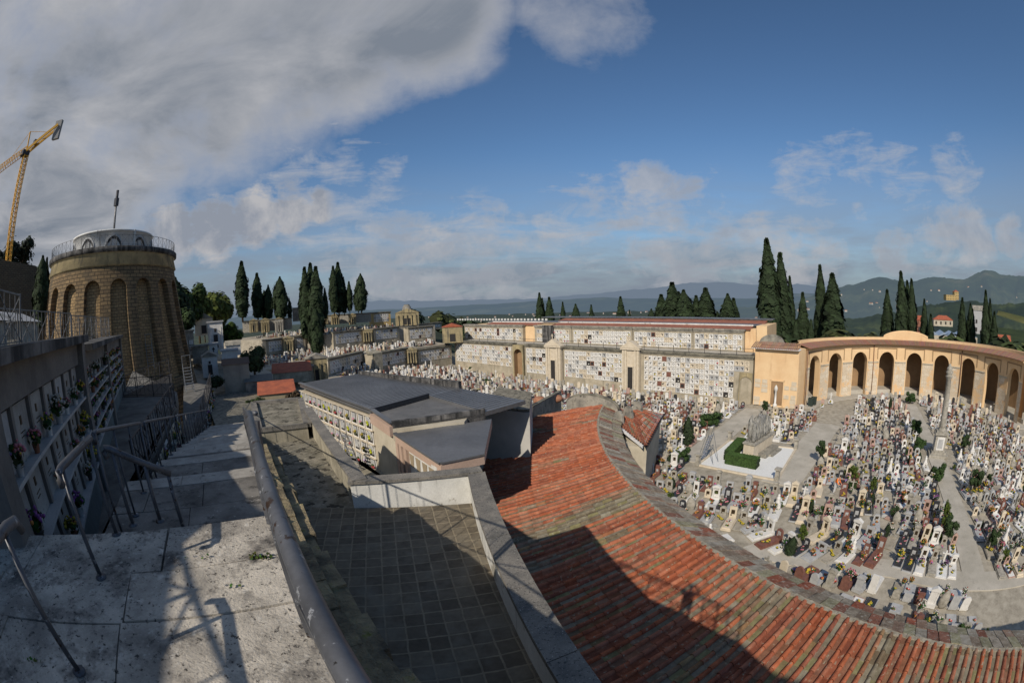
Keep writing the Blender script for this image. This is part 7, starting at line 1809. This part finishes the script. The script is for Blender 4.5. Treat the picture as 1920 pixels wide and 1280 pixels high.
low=puffs([(1100,410,0,9),(1200,400,0,9),(1300,400,0,8),(1480,475,0,6),(1535,470,0,5),(1680,462,0,4.5),(1760,440,0,6),(1820,435,0,4),(1060,415,0,6),(1420,480,0,7),(1240,470,0,10),(1330,455,0,7),(900,505,0,12),(1830,490,0,4.5),(1900,445,0,3.5),(750,480,0,10)],.62)
lcap=low;wnA=N(nt,'ShaderNodeMapping');wnA.inputs['Scale'].default_value=(6,6,17);L(nt,V,wnA.inputs[0]);wsA=noiz(nt,wnA.outputs[0],1.0,9,.62,.4)
low=mul(nt,mul(nt,low,nz(wsA,2.6),'ADD'),nz(wn7,1.1),'ADD');cov4=mul(nt,thr(nt,low,.30,.80),mul(nt,thr(nt,lcap,.02,.2),.72))
hz=N(nt,'ShaderNodeMapRange');hz.interpolation_type='SMOOTHSTEP';hz.inputs[1].default_value=.36;hz.inputs[2].default_value=.02;L(nt,Z_,hz.inputs[0])
wn6=N(nt,'ShaderNodeMapping');wn6.inputs['Scale'].default_value=(3,3,16);L(nt,V,wn6.inputs[0]);hb=noiz(nt,wn6.outputs[0],1.2,8,.6,.3)
haze=mul(nt,hz.outputs[0],thr(nt,hb,.05,.58));haze=mul(nt,haze,.95)
cov=mx([cov1,cov2,cov3,cov4])
# cloud brightness: lit edges pale and warm, thick parts slate grey
shade=mul(nt,thr(nt,wn1,.35,.68),.55);shade=mul(nt,shade,mul(nt,thr(nt,wn4,.35,.65),.45),'ADD')
thick=mul(nt,thr(nt,cov1,.45,1.0),mul(nt,thr(nt,big,.35,.9),1.0))
wn8=noiz(nt,CP,1.4,7,.6,.6)
cloudc=mixc(nt,mul(nt,thick,thr(nt,mul(nt,mul(nt,wn8,.6),mul(nt,wn1,.4),'ADD'),.36,.60)),(.46,.465,.49),(.20,.23,.28))
cloudc=mixc(nt,mx([cov2,mul(nt,cov4,.9)]),cloudc,mixc(nt,thr(nt,wn3,.42,.62),(.27,.30,.36),(.46,.46,.48)))
skyc=mixc(nt,1.0,sky.outputs[0],(.078,.090,.098),'MULTIPLY')
hsv=N(nt,'ShaderNodeHueSaturation');hsv.inputs['Saturation'].default_value=1.04;hsv.inputs['Value'].default_value=1.0;L(nt,skyc,hsv.inputs['Color']);skyc=hsv.outputs[0]
skyc=mixc(nt,haze,skyc,(.235,.265,.32))
gl=N(nt,'ShaderNodeMapRange');gl.inputs[1].default_value=.10;gl.inputs[2].default_value=-.01;L(nt,Z_,gl.inputs[0]);skyc=mixc(nt,mul(nt,gl.outputs[0],.9),skyc,(.20,.245,.315))
fin=mixc(nt,cov,skyc,cloudc)
L(nt,fin,bg.inputs['Color']);bg.inputs['Strength'].default_value=1.0
sd=bpy.data.lights.new('sun','SUN');so=bpy.data.objects.new('sun',sd);col.objects.link(so);sd.energy=4.0;sd.angle=R_(.55);sd.color=(1,.91,.78)
a=R_(SUN_AZ);e=R_(SUN_EL);dirv=Vector((math.sin(a)*math.cos(e),math.cos(a)*math.cos(e),math.sin(e)));so.rotation_euler=dirv.to_track_quat('Z','Y').to_euler();so.location=(0,-20,40)
sc.view_settings.view_transform='Standard';sc.view_settings.look='None';sc.view_settings.exposure=0;sc.view_settings.gamma=1
sc.render.engine='CYCLES';sc.cycles.use_denoising=True;sc.cycles.max_bounces=5;sc.cycles.diffuse_bounces=2
